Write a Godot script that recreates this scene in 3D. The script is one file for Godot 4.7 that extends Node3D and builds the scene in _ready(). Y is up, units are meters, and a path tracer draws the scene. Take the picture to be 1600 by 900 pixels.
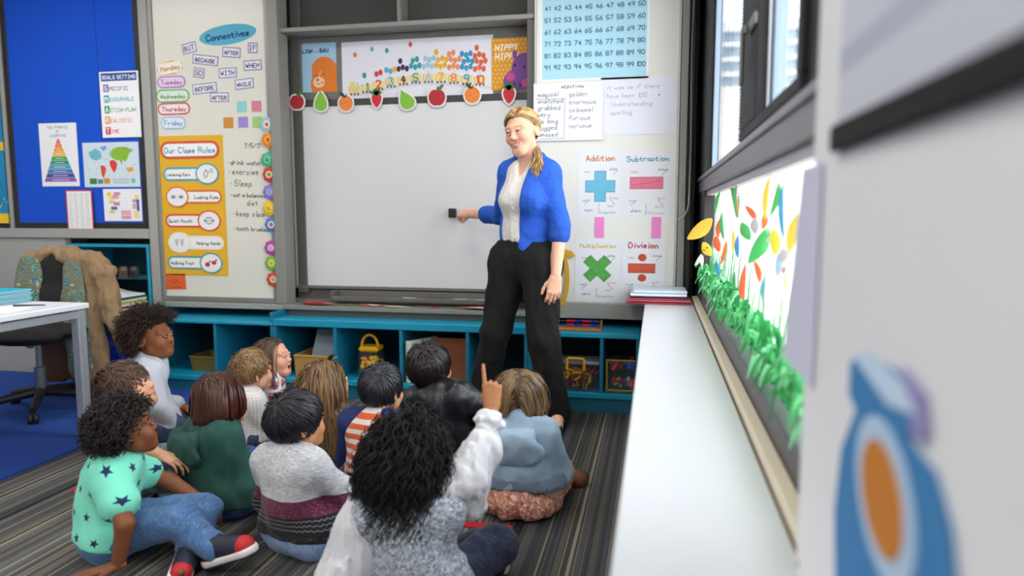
extends Node3D
# A classroom: a teacher at a whiteboard, children sitting on the carpet, windows and a worktop on the right.
# x runs right along the board wall, y up, z towards the camera; metres. The board wall stands at z = -4.2, the floor at y = 0.

var rng := RandomNumberGenerator.new()
var used := {}
var mats := {}
var head_cache := {}
var hand_cache := {}

# ---------------------------------------------------------------- mesh builder
class MB:
	var v := PackedVector3Array()
	var n := PackedVector3Array()
	var t := PackedVector2Array()
	var c := PackedColorArray()
	var x := PackedInt32Array()
	var col := Color(1, 1, 1)

	func pt(p: Vector3, nn: Vector3, uv := Vector2.ZERO) -> int:
		v.append(p)
		n.append(nn)
		t.append(uv)
		c.append(col)
		return v.size() - 1

	func tri(a: int, b: int, d: int) -> void: # counter-clockwise seen from outside
		x.append(a)
		x.append(d)
		x.append(b)

	func poly(ps: Array, uvs := []) -> void:
		var nn: Vector3 = (ps[1] - ps[0]).cross(ps[2] - ps[0]).normalized()
		var b := v.size()
		for i in ps.size():
			pt(ps[i], nn, uvs[i] if uvs.size() else Vector2(ps[i].x + ps[i].z, -ps[i].y))
		for i in range(1, ps.size() - 1):
			tri(b, b + i, b + i + 1)

	func out(ps: Array, from: Vector3) -> void: # flat polygon turned away from that point
		var nn: Vector3 = (ps[1] - ps[0]).cross(ps[2] - ps[0])
		var mid := Vector3.ZERO
		for p in ps:
			mid += p
		mid /= ps.size()
		if nn.dot(mid - from) < 0.0:
			ps.reverse()
		poly(ps)

	func rbox(ctr: Vector3, size: Vector3, bev := 0.004, bs := Basis.IDENTITY) -> void:
		var hs := size * 0.5
		bev = minf(bev, minf(hs.x, minf(hs.y, hs.z)) * 0.9)
		var q := []
		for ax in 3:
			q.append({})
			for sx in [-1, 1]:
				for sy in [-1, 1]:
					for sz in [-1, 1]:
						var p := hs - Vector3(bev, bev, bev)
						p[ax] = hs[ax]
						q[ax][[sx, sy, sz]] = ctr + bs * Vector3(p.x * sx, p.y * sy, p.z * sz)
		for s in [-1, 1]:
			out([q[0][[s, -1, -1]], q[0][[s, 1, -1]], q[0][[s, 1, 1]], q[0][[s, -1, 1]]], ctr)
			out([q[1][[-1, s, -1]], q[1][[1, s, -1]], q[1][[1, s, 1]], q[1][[-1, s, 1]]], ctr)
			out([q[2][[-1, -1, s]], q[2][[1, -1, s]], q[2][[1, 1, s]], q[2][[-1, 1, s]]], ctr)
		if bev <= 0.0005:
			return
		for s in [-1, 1]:
			for r in [-1, 1]:
				out([q[0][[s, r, -1]], q[0][[s, r, 1]], q[1][[s, r, 1]], q[1][[s, r, -1]]], ctr)
				out([q[0][[s, -1, r]], q[0][[s, 1, r]], q[2][[s, 1, r]], q[2][[s, -1, r]]], ctr)
				out([q[1][[-1, s, r]], q[1][[1, s, r]], q[2][[1, s, r]], q[2][[-1, s, r]]], ctr)
				for u in [-1, 1]:
					out([q[0][[s, r, u]], q[1][[s, r, u]], q[2][[s, r, u]]], ctr)

	func bx(x0: float, x1: float, y0: float, y1: float, z0: float, z1: float, bev := 0.003) -> void:
		rbox(Vector3(x0 + x1, y0 + y1, z0 + z1) * 0.5, Vector3(x1 - x0, y1 - y0, z1 - z0).abs(), bev)

	func tube(ps: PackedVector3Array, r0: float, r1: float, sides := 8, caps := true, rs := []) -> void:
		var up := Vector3.UP
		var first := v.size()
		var m := ps.size()
		var tg := (ps[1] - ps[0]).normalized()
		if absf(tg.dot(up)) > 0.9:
			up = Vector3.RIGHT
		for i in m:
			tg = (ps[mini(i + 1, m - 1)] - ps[maxi(i - 1, 0)]).normalized()
			var sd := tg.cross(up).normalized()
			up = sd.cross(tg).normalized()
			var r: float = rs[i] if rs.size() else lerpf(r0, r1, float(i) / (m - 1))
			for k in sides:
				var a := TAU * k / sides
				var dr := sd * cos(a) + up * sin(a)
				pt(ps[i] + dr * r, dr, Vector2(float(k) / sides, float(i) / (m - 1)))
		for i in m - 1:
			for k in sides:
				var a := first + i * sides + k
				var b := first + i * sides + (k + 1) % sides
				tri(a, b + sides, b)
				tri(a, a + sides, b + sides)
		if caps:
			for e in [0, m - 1]:
				var dd := (ps[1] - ps[0]).normalized() * -1.0 if e == 0 else (ps[m - 1] - ps[m - 2]).normalized()
				var o := pt(ps[e], dd)
				for k in sides:
					var a := pt(v[first + e * sides + k], dd)
					var b := pt(v[first + e * sides + (k + 1) % sides], dd)
					if e == 0:
						tri(o, a, b)
					else:
						tri(o, b, a)

	func lathe(pf: PackedVector2Array, sides: int, xf := Transform3D.IDENTITY) -> void: # (radius, height), from the bottom up on the outside
		for i in pf.size() - 1:
			var a := pf[i]
			var b := pf[i + 1]
			var nn := Vector2(b.y - a.y, a.x - b.x).normalized()
			var f := v.size()
			for k in sides + 1:
				var g := TAU * k / sides
				var dr := Vector3(cos(g), 0, sin(g))
				var nv := (xf.basis * (dr * nn.x + Vector3.UP * nn.y)).normalized()
				pt(xf * (dr * a.x + Vector3.UP * a.y), nv, Vector2(float(k) / sides, 1.0 - a.y))
				pt(xf * (dr * b.x + Vector3.UP * b.y), nv, Vector2(float(k) / sides, 1.0 - b.y))
			for k in sides:
				var q := f + k * 2
				tri(q, q + 1, q + 3)
				tri(q, q + 3, q + 2)

	func ell(ctr: Vector3, r: Vector3, bs := Basis.IDENTITY, nu := 20, nv := 12) -> void:
		var f := v.size()
		for j in nv + 1:
			var ph := PI * j / nv
			for i in nu + 1:
				var th := TAU * i / nu
				var d := Vector3(sin(ph) * cos(th), cos(ph), sin(ph) * sin(th))
				pt(ctr + bs * (d * r), (bs * (d / r)).normalized(), Vector2(float(i) / nu, float(j) / nv))
		for j in nv:
			for i in nu:
				var a := f + j * (nu + 1) + i
				tri(a, a + 1, a + nu + 2)
				tri(a, a + nu + 2, a + nu + 1)

	func prism(pl: PackedVector2Array, z0: float, z1: float, xf := Transform3D.IDENTITY, uvo := Vector2.ZERO, uvs := Vector2.ONE) -> void:
		# an outline in x and y given depth from z0 to z1; texture coordinates are uvo + (x, -y) * uvs
		if Geometry2D.is_polygon_clockwise(pl):
			pl = pl.duplicate()
			pl.reverse()
		var ix := Geometry2D.triangulate_polygon(pl)
		var m := pl.size()
		for s in 2:
			var z := z1 if s == 0 else z0
			var nn := (xf.basis * Vector3(0, 0, 1 - 2 * s)).normalized()
			var b := v.size()
			for p in pl:
				pt(xf * Vector3(p.x, p.y, z), nn, uvo + Vector2(p.x, -p.y) * uvs)
			for i in range(0, ix.size(), 3):
				var e := [ix[i], ix[i + 1], ix[i + 2]]
				var cr := (pl[e[1]] - pl[e[0]]).cross(pl[e[2]] - pl[e[0]])
				if (cr > 0.0) == (s == 0):
					tri(b + e[0], b + e[1], b + e[2])
				else:
					tri(b + e[0], b + e[2], b + e[1])
		for i in m:
			var p := pl[i]
			var q := pl[(i + 1) % m]
			var uva := uvo + Vector2(p.x, -p.y) * uvs
			var uvb := uvo + Vector2(q.x, -q.y) * uvs
			poly([xf * Vector3(p.x, p.y, z0), xf * Vector3(q.x, q.y, z0), xf * Vector3(q.x, q.y, z1), xf * Vector3(p.x, p.y, z1)], [uva, uvb, uvb, uva])

	func join(o: MB, xf: Transform3D, mirror := false, tint := Color(1, 1, 1)) -> void:
		var b := v.size()
		var mi := Basis.from_scale(Vector3(-1, 1, 1)) if mirror else Basis.IDENTITY
		var bs := xf.basis * mi
		var nb := bs.inverse().transposed()
		for i in o.v.size():
			v.append(bs * o.v[i] + xf.origin)
			n.append((nb * o.n[i]).normalized())
			t.append(o.t[i])
			c.append(o.c[i] * tint)
		for i in range(0, o.x.size(), 3):
			if mirror:
				x.append(b + o.x[i])
				x.append(b + o.x[i + 2])
				x.append(b + o.x[i + 1])
			else:
				x.append(b + o.x[i])
				x.append(b + o.x[i + 1])
				x.append(b + o.x[i + 2])

	func mesh() -> ArrayMesh:
		var a := []
		a.resize(Mesh.ARRAY_MAX)
		a[Mesh.ARRAY_VERTEX] = v
		a[Mesh.ARRAY_NORMAL] = n
		a[Mesh.ARRAY_TEX_UV] = t
		a[Mesh.ARRAY_COLOR] = c
		a[Mesh.ARRAY_INDEX] = x
		var m := ArrayMesh.new()
		m.add_surface_from_arrays(Mesh.PRIMITIVE_TRIANGLES, a)
		return m

# ---------------------------------------------------------------- distance field meshed as surface nets
class Field:
	var o: Vector3
	var h: float
	var nx: int
	var ny: int
	var nz: int
	var d := PackedFloat32Array()

	func _init(lo: Vector3, hi: Vector3, cell: float) -> void:
		h = cell
		o = lo
		nx = int(ceil((hi.x - lo.x) / h)) + 2
		ny = int(ceil((hi.y - lo.y) / h)) + 2
		nz = int(ceil((hi.z - lo.z) / h)) + 2
		d.resize(nx * ny * nz)
		d.fill(1.0)

	func cap(a: Vector3, b: Vector3, ra: float, rb: float, k := 0.02, ax := Vector3.ZERO, s := 1.0, sub := false) -> void:
		var m := maxf(ra, rb) * maxf(1.0, 1.0 / s) + k + 2.5 * h
		var mm := Vector3(m, m, m)
		var lo := (a.min(b) - mm - o) / h
		var hi := (a.max(b) + mm - o) / h
		var x0 := clampi(int(floor(lo.x)), 0, nx)
		var x1 := clampi(int(ceil(hi.x)) + 1, 0, nx)
		var y0 := clampi(int(floor(lo.y)), 0, ny)
		var y1 := clampi(int(ceil(hi.y)) + 1, 0, ny)
		var z0 := clampi(int(floor(lo.z)), 0, nz)
		var z1 := clampi(int(ceil(hi.z)) + 1, 0, nz)
		var ba := b - a
		if s != 1.0:
			ba += ax * (ba.dot(ax) * (s - 1.0))
		var inv := 1.0 / maxf(ba.length_squared(), 1e-9)
		var dr := rb - ra
		for z in range(z0, z1):
			for y in range(y0, y1):
				var i := (z * ny + y) * nx + x0
				var q := o + Vector3(x0, y, z) * h - a
				var st := Vector3(h, 0, 0)
				if s != 1.0:
					q += ax * (q.dot(ax) * (s - 1.0))
					st += ax * (st.dot(ax) * (s - 1.0))
				for x in range(x0, x1):
					var u := clampf(q.dot(ba) * inv, 0.0, 1.0)
					var e := (q - ba * u).length() - ra - dr * u
					var w := d[i]
					if sub:
						var g := maxf(k - absf(w + e), 0.0) / k
						d[i] = maxf(w, -e) + g * g * k * 0.25
					elif e < w + k:
						var g := maxf(k - absf(w - e), 0.0) / k
						d[i] = minf(w, e) - g * g * k * 0.25
					q += st
					i += 1

	func ell(ctr: Vector3, r: Vector3, bs := Basis.IDENTITY, k := 0.02, sub := false) -> void:
		var m := maxf(r.x, maxf(r.y, r.z)) + k + 2.5 * h
		var mm := Vector3(m, m, m)
		var lo := (ctr - mm - o) / h
		var hi := (ctr + mm - o) / h
		var x0 := clampi(int(floor(lo.x)), 0, nx)
		var x1 := clampi(int(ceil(hi.x)) + 1, 0, nx)
		var y0 := clampi(int(floor(lo.y)), 0, ny)
		var y1 := clampi(int(ceil(hi.y)) + 1, 0, ny)
		var z0 := clampi(int(floor(lo.z)), 0, nz)
		var z1 := clampi(int(ceil(hi.z)) + 1, 0, nz)
		var ib := bs.transposed()
		var r2 := r * r
		for z in range(z0, z1):
			for y in range(y0, y1):
				var i := (z * ny + y) * nx + x0
				for x in range(x0, x1):
					var q := ib * (o + Vector3(x, y, z) * h - ctr)
					var k0 := (q / r).length()
					var k1 := (q / r2).length()
					var e := k0 * (k0 - 1.0) / maxf(k1, 1e-6) if k0 > 1e-4 else -minf(r.x, minf(r.y, r.z))
					var w := d[i]
					if sub:
						var g := maxf(k - absf(w + e), 0.0) / k
						d[i] = maxf(w, -e) + g * g * k * 0.25
					elif e < w + k:
						var g := maxf(k - absf(w - e), 0.0) / k
						d[i] = minf(w, e) - g * g * k * 0.25
					i += 1

	func cut(nn: Vector3, off: float) -> void: # keeps the side where p . nn < off
		var i := 0
		for z in nz:
			for y in ny:
				var e := (o + Vector3(0, y, z) * h).dot(nn) - off
				var st := h * nn.x
				for x in nx:
					if e > d[i]:
						d[i] = e
					e += st
					i += 1

	func wrinkle(ns: FastNoiseLite, amp: float, f: Vector3) -> void:
		var i := 0
		for z in nz:
			for y in ny:
				for x in nx:
					if absf(d[i]) < 0.035:
						var p := (o + Vector3(x, y, z) * h) * f
						d[i] += amp * ns.get_noise_3d(p.x, p.y, p.z)
					i += 1

	func to(mb: MB, uvm := 0, uvk := Vector2.ONE, uvc := Vector3.ZERO) -> void: # uvm 1: round the vertical axis through uvc, in metres over uvk
		var cell := PackedInt32Array()
		cell.resize(d.size())
		cell.fill(-1)
		var sy := nx
		var sz := nx * ny
		for z in range(1, nz - 1):
			for y in range(1, ny - 1):
				var i := (z * ny + y) * nx + 1
				for x in range(1, nx - 1):
					var a := d[i] < 0.0
					if a != (d[i + 1] < 0.0):
						quad(mb, cell, i - sy - sz, i - sz, i, i - sy, a, uvm, uvk, uvc)
					if a != (d[i + sy] < 0.0):
						quad(mb, cell, i - sz - 1, i - 1, i, i - sz, a, uvm, uvk, uvc)
					if a != (d[i + sz] < 0.0):
						quad(mb, cell, i - 1 - sy, i - sy, i, i - 1, a, uvm, uvk, uvc)
					i += 1

	func quad(mb: MB, cell: PackedInt32Array, a: int, b: int, c: int, e: int, fwd: bool, uvm: int, uvk: Vector2, uvc: Vector3) -> void:
		var p := vert(mb, cell, a, uvm, uvk, uvc)
		var q := vert(mb, cell, b, uvm, uvk, uvc)
		var r := vert(mb, cell, c, uvm, uvk, uvc)
		var s := vert(mb, cell, e, uvm, uvk, uvc)
		if fwd:
			mb.tri(p, q, r)
			mb.tri(p, r, s)
		else:
			mb.tri(p, r, q)
			mb.tri(p, s, r)

	func vert(mb: MB, cell: PackedInt32Array, i: int, uvm: int, uvk: Vector2, uvc: Vector3) -> int:
		if cell[i] >= 0:
			return cell[i]
		var sy := nx
		var sz := nx * ny
		var e := [d[i], d[i + 1], d[i + sy], d[i + sy + 1], d[i + sz], d[i + sz + 1], d[i + sz + sy], d[i + sz + sy + 1]]
		var sum := Vector3.ZERO
		var cnt := 0
		for k in 8:
			for ax in 3:
				var bit := 1 << ax
				if k & bit == 0:
					var p: float = e[k]
					var q: float = e[k | bit]
					if (p < 0.0) != (q < 0.0):
						var f := p / (p - q)
						var w := Vector3(k & 1, (k >> 1) & 1, (k >> 2) & 1)
						w[ax] = f
						sum += w
						cnt += 1
		sum /= maxi(cnt, 1)
		var g := Vector3(e[1] + e[3] + e[5] + e[7] - e[0] - e[2] - e[4] - e[6], e[2] + e[3] + e[6] + e[7] - e[0] - e[1] - e[4] - e[5], e[4] + e[5] + e[6] + e[7] - e[0] - e[1] - e[2] - e[3])
		var z := i / sz
		var y := (i - z * sz) / sy
		var at := o + (Vector3(i - z * sz - y * sy, y, z) + sum) * h
		var uv := Vector2.ZERO
		if uvm == 1:
			uv = Vector2(atan2(at.x - uvc.x, at.z - uvc.z) * 0.115 / uvk.x, -at.y / uvk.y)
		elif uvm == 2:
			uv = Vector2((at.x - at.z) / uvk.x, -at.y / uvk.y)
		cell[i] = mb.pt(at, g.normalized(), uv)
		return cell[i]

# ---------------------------------------------------------------- pictures
const GL := {
	"A": "02 28 42|14 34", "B": "02 08 28 37 36 25 05|25 44 43 32 02", "C": "47 38 18 07 03 12 32 43", "D": "02 08 28 46 44 22 02", "E": "48 08 02 42|05 35", "F": "48 08 02|05 35",
	"G": "47 38 18 07 03 12 32 43 45 25", "H": "08 02|48 42|05 45", "I": "18 38|28 22|12 32", "J": "48 43 32 12 03", "K": "08 02|48 05 42", "L": "08 02 42", "M": "02 08 25 48 42", "N": "02 08 42 48",
	"O": "18 07 03 12 32 43 47 38 18", "P": "02 08 38 47 46 35 05", "Q": "18 07 03 12 32 43 47 38 18|24 42", "R": "02 08 38 47 46 35 05|25 42", "S": "47 38 18 07 06 15 35 44 43 32 12 03", "T": "08 48|28 22",
	"U": "08 03 12 32 43 48", "V": "08 22 48", "W": "08 12 26 32 48", "X": "08 42|48 02", "Y": "08 25 48|25 22", "Z": "08 48 02 42",
	"a": "34 25 15 04 03 12 22 34|35 33 42", "b": "08 02|04 15 25 34 33 22 12 03", "c": "34 25 15 04 03 12 22 33", "d": "34 25 15 04 03 12 22 33|38 32", "e": "04 34 25 15 04 03 12 32", "f": "37 28 17 12|05 25",
	"g": "34 25 15 04 03 12 22 33|35 31 20 10 01", "h": "08 02|04 15 25 34 32", "i": "15 12|17 17", "j": "25 21 10 01|27 27", "k": "08 02|35 04 32", "l": "18 13 22", "m": "05 02|04 15 24 22|24 35 44 42", "n": "05 02|04 15 25 34 32",
	"o": "15 04 03 12 22 33 34 25 15", "p": "05 00|04 15 25 34 33 22 12 03", "q": "34 25 15 04 03 12 22 33|35 30", "r": "05 02|04 15 35", "s": "34 25 15 04 33 22 12 03", "t": "17 13 22 32|05 35", "u": "05 03 12 22 33|35 32",
	"v": "05 22 45", "w": "05 12 24 32 45", "x": "05 32|35 02", "y": "05 22|45 10", "z": "05 35 02 32",
	"0": "18 07 03 12 32 43 47 38 18", "1": "17 28 22", "2": "07 18 38 47 46 02 42", "3": "08 48 25 35 44 43 32 12 03", "4": "32 38 04 44", "5": "48 08 05 35 44 43 32 12 03", "6": "38 15 04 03 12 32 43 44 35 15 04", "7": "08 48 12",
	"8": "15 06 07 18 38 47 46 35 15 04 03 12 32 43 44 35", "9": "46 35 15 06 07 18 38 47 46 32", "*": "24 25", "/": "02 48", "-": "05 35", "+": "05 45|27 23", "=": "06 46|04 44", "!": "28 24|22 22", "?": "07 18 38 47 46 24|22 22",
}

class Art:
	var im: Image
	var w: int
	var h: int
	var r := RandomNumberGenerator.new()

	func _init(ww: int, hh: int, bg: Color, sd := 1) -> void:
		w = ww
		h = hh
		im = Image.create(w, h, false, Image.FORMAT_RGB8)
		im.fill(bg)
		r.seed = sd

	func rect(x0: float, y0: float, x1: float, y1: float, c: Color) -> void:
		im.fill_rect(Rect2i(int(round(x0)), int(round(y0)), int(round(x1)) - int(round(x0)), int(round(y1)) - int(round(y0))).intersection(Rect2i(0, 0, w, h)), c)

	func ell(cx: float, cy: float, rx: float, ry: float, c: Color) -> void:
		for y in range(maxi(0, int(cy - ry)), mini(h, int(cy + ry) + 2)):
			var f := 1.0 - pow((y - cy) / ry, 2)
			if f > 0.0:
				var q := rx * sqrt(f)
				rect(cx - q, y, cx + q, y + 1, c)

	func poly(ps: Array, c: Color) -> void:
		var y0 := 1e9
		var y1 := -1e9
		for p in ps:
			y0 = minf(y0, p.y)
			y1 = maxf(y1, p.y)
		for y in range(maxi(0, int(y0)), mini(h, int(y1) + 1)):
			var xs := []
			var yy := y + 0.5
			for i in ps.size():
				var a: Vector2 = ps[i]
				var b: Vector2 = ps[(i + 1) % ps.size()]
				if (a.y <= yy) != (b.y <= yy):
					xs.append(a.x + (b.x - a.x) * (yy - a.y) / (b.y - a.y))
			xs.sort()
			for k in range(0, xs.size() - 1, 2):
				rect(xs[k], y, xs[k + 1], y + 1, c)

	func star(cx: float, cy: float, rr: float, rot: float, c: Color) -> void:
		var ps := []
		for i in 10:
			var q := rr if i % 2 == 0 else rr * 0.45
			ps.append(Vector2(cx, cy) + Vector2.from_angle(rot + i * PI / 5) * q)
		poly(ps, c)

	func pill(x0: float, y0: float, x1: float, y1: float, c: Color) -> void:
		var q := (y1 - y0) * 0.5
		rect(x0 + q, y0, x1 - q, y1, c)
		ell(x0 + q, y0 + q, q, q, c)
		ell(x1 - q, y0 + q, q, q, c)

	func seg(a: Vector2, b: Vector2, wd: float, c: Color) -> void:
		var q := wd * 0.5
		var ba := b - a
		var inv := 1.0 / maxf(ba.length_squared(), 1e-6)
		for y in range(maxi(0, int(minf(a.y, b.y) - q - 1)), mini(h, int(maxf(a.y, b.y) + q + 2))):
			for x in range(maxi(0, int(minf(a.x, b.x) - q - 1)), mini(w, int(maxf(a.x, b.x) + q + 2))):
				var p := Vector2(x + 0.5, y + 0.5) - a
				var cv := q + 0.5 - (p - ba * clampf(p.dot(ba) * inv, 0.0, 1.0)).length()
				if cv >= 1.0:
					im.set_pixel(x, y, c)
				elif cv > 0.0:
					im.set_pixel(x, y, im.get_pixel(x, y).lerp(c, cv))

	func line(ps: Array, wd: float, c: Color) -> void:
		for i in ps.size() - 1:
			seg(ps[i], ps[i + 1], wd, c)

	func hatch(x0: float, y0: float, x1: float, y1: float, c: Color, step: float, wd: float) -> void: # crayon strokes
		var x := x0
		while x < x1:
			seg(Vector2(x, y0 + r.randf() * 4), Vector2(x + (r.randf() - 0.3) * step * 2, y1 - r.randf() * 4), wd, c)
			x += step * r.randf_range(0.6, 1.4)

	func adv(s: String) -> float:
		var q := 0.0
		for ch in s:
			q += 3.4 if ch == " " else (2.7 if ch in "ilj*!1" else (5.6 if ch in "mwMW" or (ch >= "A" and ch <= "Z") or (ch >= "0" and ch <= "9") else 4.6))
		return q

	func text(x: float, y: float, cap: float, s: String, c: Color, wd: float, align := 0, jit := 0.25, slant := 0.0, tilt := 0.0, most := 0.0) -> void:
		# y is the baseline, cap the height of a capital
		var u := cap / 6.0
		if most > 0.0 and adv(s) * u > most:
			u = most / adv(s)
		if align == 1:
			x -= adv(s) * u * 0.5 - 0.5 * u
		elif align == 2:
			x -= adv(s) * u
		var x0 := x
		for ch in s:
			if GL.has(ch):
				var dy := r.randf_range(-jit, jit) * u
				for st in GL[ch].split("|"):
					var raw := []
					for p in st.split(" "):
						var q := Vector2(int(p[0]), int(p[1]) - 2) + Vector2(r.randf_range(-jit, jit), r.randf_range(-jit, jit)) * 0.6
						raw.append(Vector2(x + (q.x + q.y * slant) * u, y - q.y * u + dy + (x - x0) * tilt))
					if raw.size() > 3:
						var sm := [raw[0]]
						for i in range(0, raw.size() - 1):
							sm.append(raw[i].lerp(raw[i + 1], 0.25))
							sm.append(raw[i].lerp(raw[i + 1], 0.75))
						sm.append(raw[-1])
						raw = sm
					line(raw, wd, c)
			x += adv(ch) * u

	func grain(amt: float) -> void:
		for y in h:
			for x in w:
				var p := im.get_pixel(x, y)
				var q := r.randf_range(-amt, amt)
				im.set_pixel(x, y, Color(p.r + q, p.g + q, p.b + q))

	func tex() -> ImageTexture:
		return ImageTexture.create_from_image(im)

func H(s: String) -> Color:
	return Color.html(s)

func L(s: String) -> Color:
	return Color.html(s).srgb_to_linear()

# ---------------------------------------------------------------- materials
func sm(hex: String, rough := 0.6, metal := 0.0) -> StandardMaterial3D:
	var key := "%s %.2f %.2f" % [hex, rough, metal]
	if not mats.has(key):
		var m := StandardMaterial3D.new()
		m.albedo_color = H(hex)
		m.roughness = rough
		m.metallic = metal
		mats[key] = m
	return mats[key]

func vm(rough := 0.6) -> StandardMaterial3D:
	var key := "vertex %.2f" % rough
	if not mats.has(key):
		var m := StandardMaterial3D.new()
		m.vertex_color_use_as_albedo = true
		m.roughness = rough
		mats[key] = m
	return mats[key]

func tm(tex: Texture2D, rough := 0.7) -> StandardMaterial3D:
	var m := StandardMaterial3D.new()
	m.albedo_texture = tex
	m.roughness = rough
	return m

func noise(freq: float, sd := 1, oct := 3) -> FastNoiseLite:
	var f := FastNoiseLite.new()
	f.noise_type = FastNoiseLite.TYPE_SIMPLEX_SMOOTH
	f.frequency = freq
	f.fractal_octaves = oct
	f.seed = sd
	return f

var bump_cache := {}
func bumpy(m: StandardMaterial3D, kind: String, depth: float, size: float) -> StandardMaterial3D: # fine relief: weave, leather, plaster
	if not bump_cache.has(kind):
		var t := NoiseTexture2D.new()
		t.width = 256
		t.height = 256
		t.seamless = true
		var f := noise(0.06, 3, 4)
		if kind == "weave":
			f.frequency = 0.25
			f.fractal_octaves = 2
		elif kind == "leather":
			f.noise_type = FastNoiseLite.TYPE_CELLULAR
			f.frequency = 0.09
			f.fractal_octaves = 1
		elif kind == "fold":
			f.frequency = 0.018
			f.fractal_octaves = 3
		t.noise = f
		bump_cache[kind] = t
	m.heightmap_enabled = true
	m.heightmap_texture = bump_cache[kind]
	m.heightmap_scale = depth
	m.uv1_triplanar = m.albedo_texture == null
	if m.uv1_triplanar:
		m.uv1_scale = Vector3.ONE / size
	return m

func cloth(hex: String, kind := "weave", depth := 0.06, size := 0.12, rough := 0.9) -> StandardMaterial3D:
	var m := StandardMaterial3D.new()
	m.albedo_color = H(hex)
	m.roughness = rough
	m.rim_enabled = rough > 0.6 and H(hex).v > 0.15
	m.rim = 0.2
	m.rim_tint = 0.6
	return bumpy(m, kind, depth, size)

# ---------------------------------------------------------------- nodes
func numbered(s: String) -> String:
	if not used.has(s):
		used[s] = 0
		return s
	used[s] += 1
	return "%s_%03d" % [s, used[s]]

func tag(o: Node3D, label: String, category: String, group := "", kind := "") -> void:
	if label:
		o.set_meta("label", label)
	if category:
		o.set_meta("category", category)
	if group:
		o.set_meta("group", group)
	if kind:
		o.set_meta("kind", kind)

func thing(called: String, label: String, category: String, at := Vector3.ZERO, turn := 0.0, group := "") -> Node3D:
	var o := Node3D.new()
	o.name = numbered(called)
	add_child(o, true)
	o.position = at
	o.rotation.y = turn
	tag(o, label, category, group)
	return o

func part(called: String, mb, m: Material, parent: Node, at := Vector3.ZERO) -> MeshInstance3D:
	var o := MeshInstance3D.new()
	o.mesh = mb.mesh() if mb is MB else mb
	o.material_override = m
	o.name = called if parent != self else numbered(called)
	parent.add_child(o, true)
	o.position = at
	return o

func solo(called: String, mb, m: Material, label: String, category: String, at := Vector3.ZERO, turn := 0.0, group := "") -> MeshInstance3D:
	var o := part(called, mb, m, self, at)
	o.rotation.y = turn
	tag(o, label, category, group)
	return o

func struct(called: String, label: String) -> Node3D:
	var o := Node3D.new()
	o.name = called
	used[called] = 0
	add_child(o, true)
	tag(o, label, "", "", "structure")
	return o

func blk(x0: float, x1: float, y0: float, y1: float, z0: float, z1: float, bev := 0.003) -> MB:
	var b := MB.new()
	b.bx(x0, x1, y0, y1, z0, z1, bev)
	return b

func outline(kind: String, w: float, h: float, n := 24) -> PackedVector2Array:
	var ps := PackedVector2Array()
	if kind == "rect":
		ps = PackedVector2Array([Vector2(-w, -h) * 0.5, Vector2(w, -h) * 0.5, Vector2(w, h) * 0.5, Vector2(-w, h) * 0.5])
	elif kind == "oval":
		for i in n:
			ps.append(Vector2(cos(TAU * i / n) * w, sin(TAU * i / n) * h) * 0.5)
	elif kind == "pill":
		for i in n:
			var a := TAU * (i + 0.5) / n
			ps.append(Vector2(cos(a) * h * 0.5 + signf(cos(a)) * (w - h) * 0.5, sin(a) * h * 0.5))
	elif kind == "cloud":
		for i in 48:
			var a := TAU * i / 48
			var k := 0.88 + 0.12 * absf(sin(a * 3.5))
			ps.append(Vector2(cos(a) * w, sin(a) * h) * 0.5 * k)
	elif kind == "leaf":
		for i in n:
			var a := TAU * i / n
			var u := cos(a)
			ps.append(Vector2(sin(a) * w * 0.5 * (1.0 - 0.25 * u * u), u * h * 0.5))
	return ps

func _ready() -> void:
	rng.seed = 11
	camera_and_light()
	room()
	windows()
	outside()
	board_wall()
	shelves()
	worktop()
	desk_corner()
	wall_papers()
	window_garden()
	floor_bits()
	people()

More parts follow.
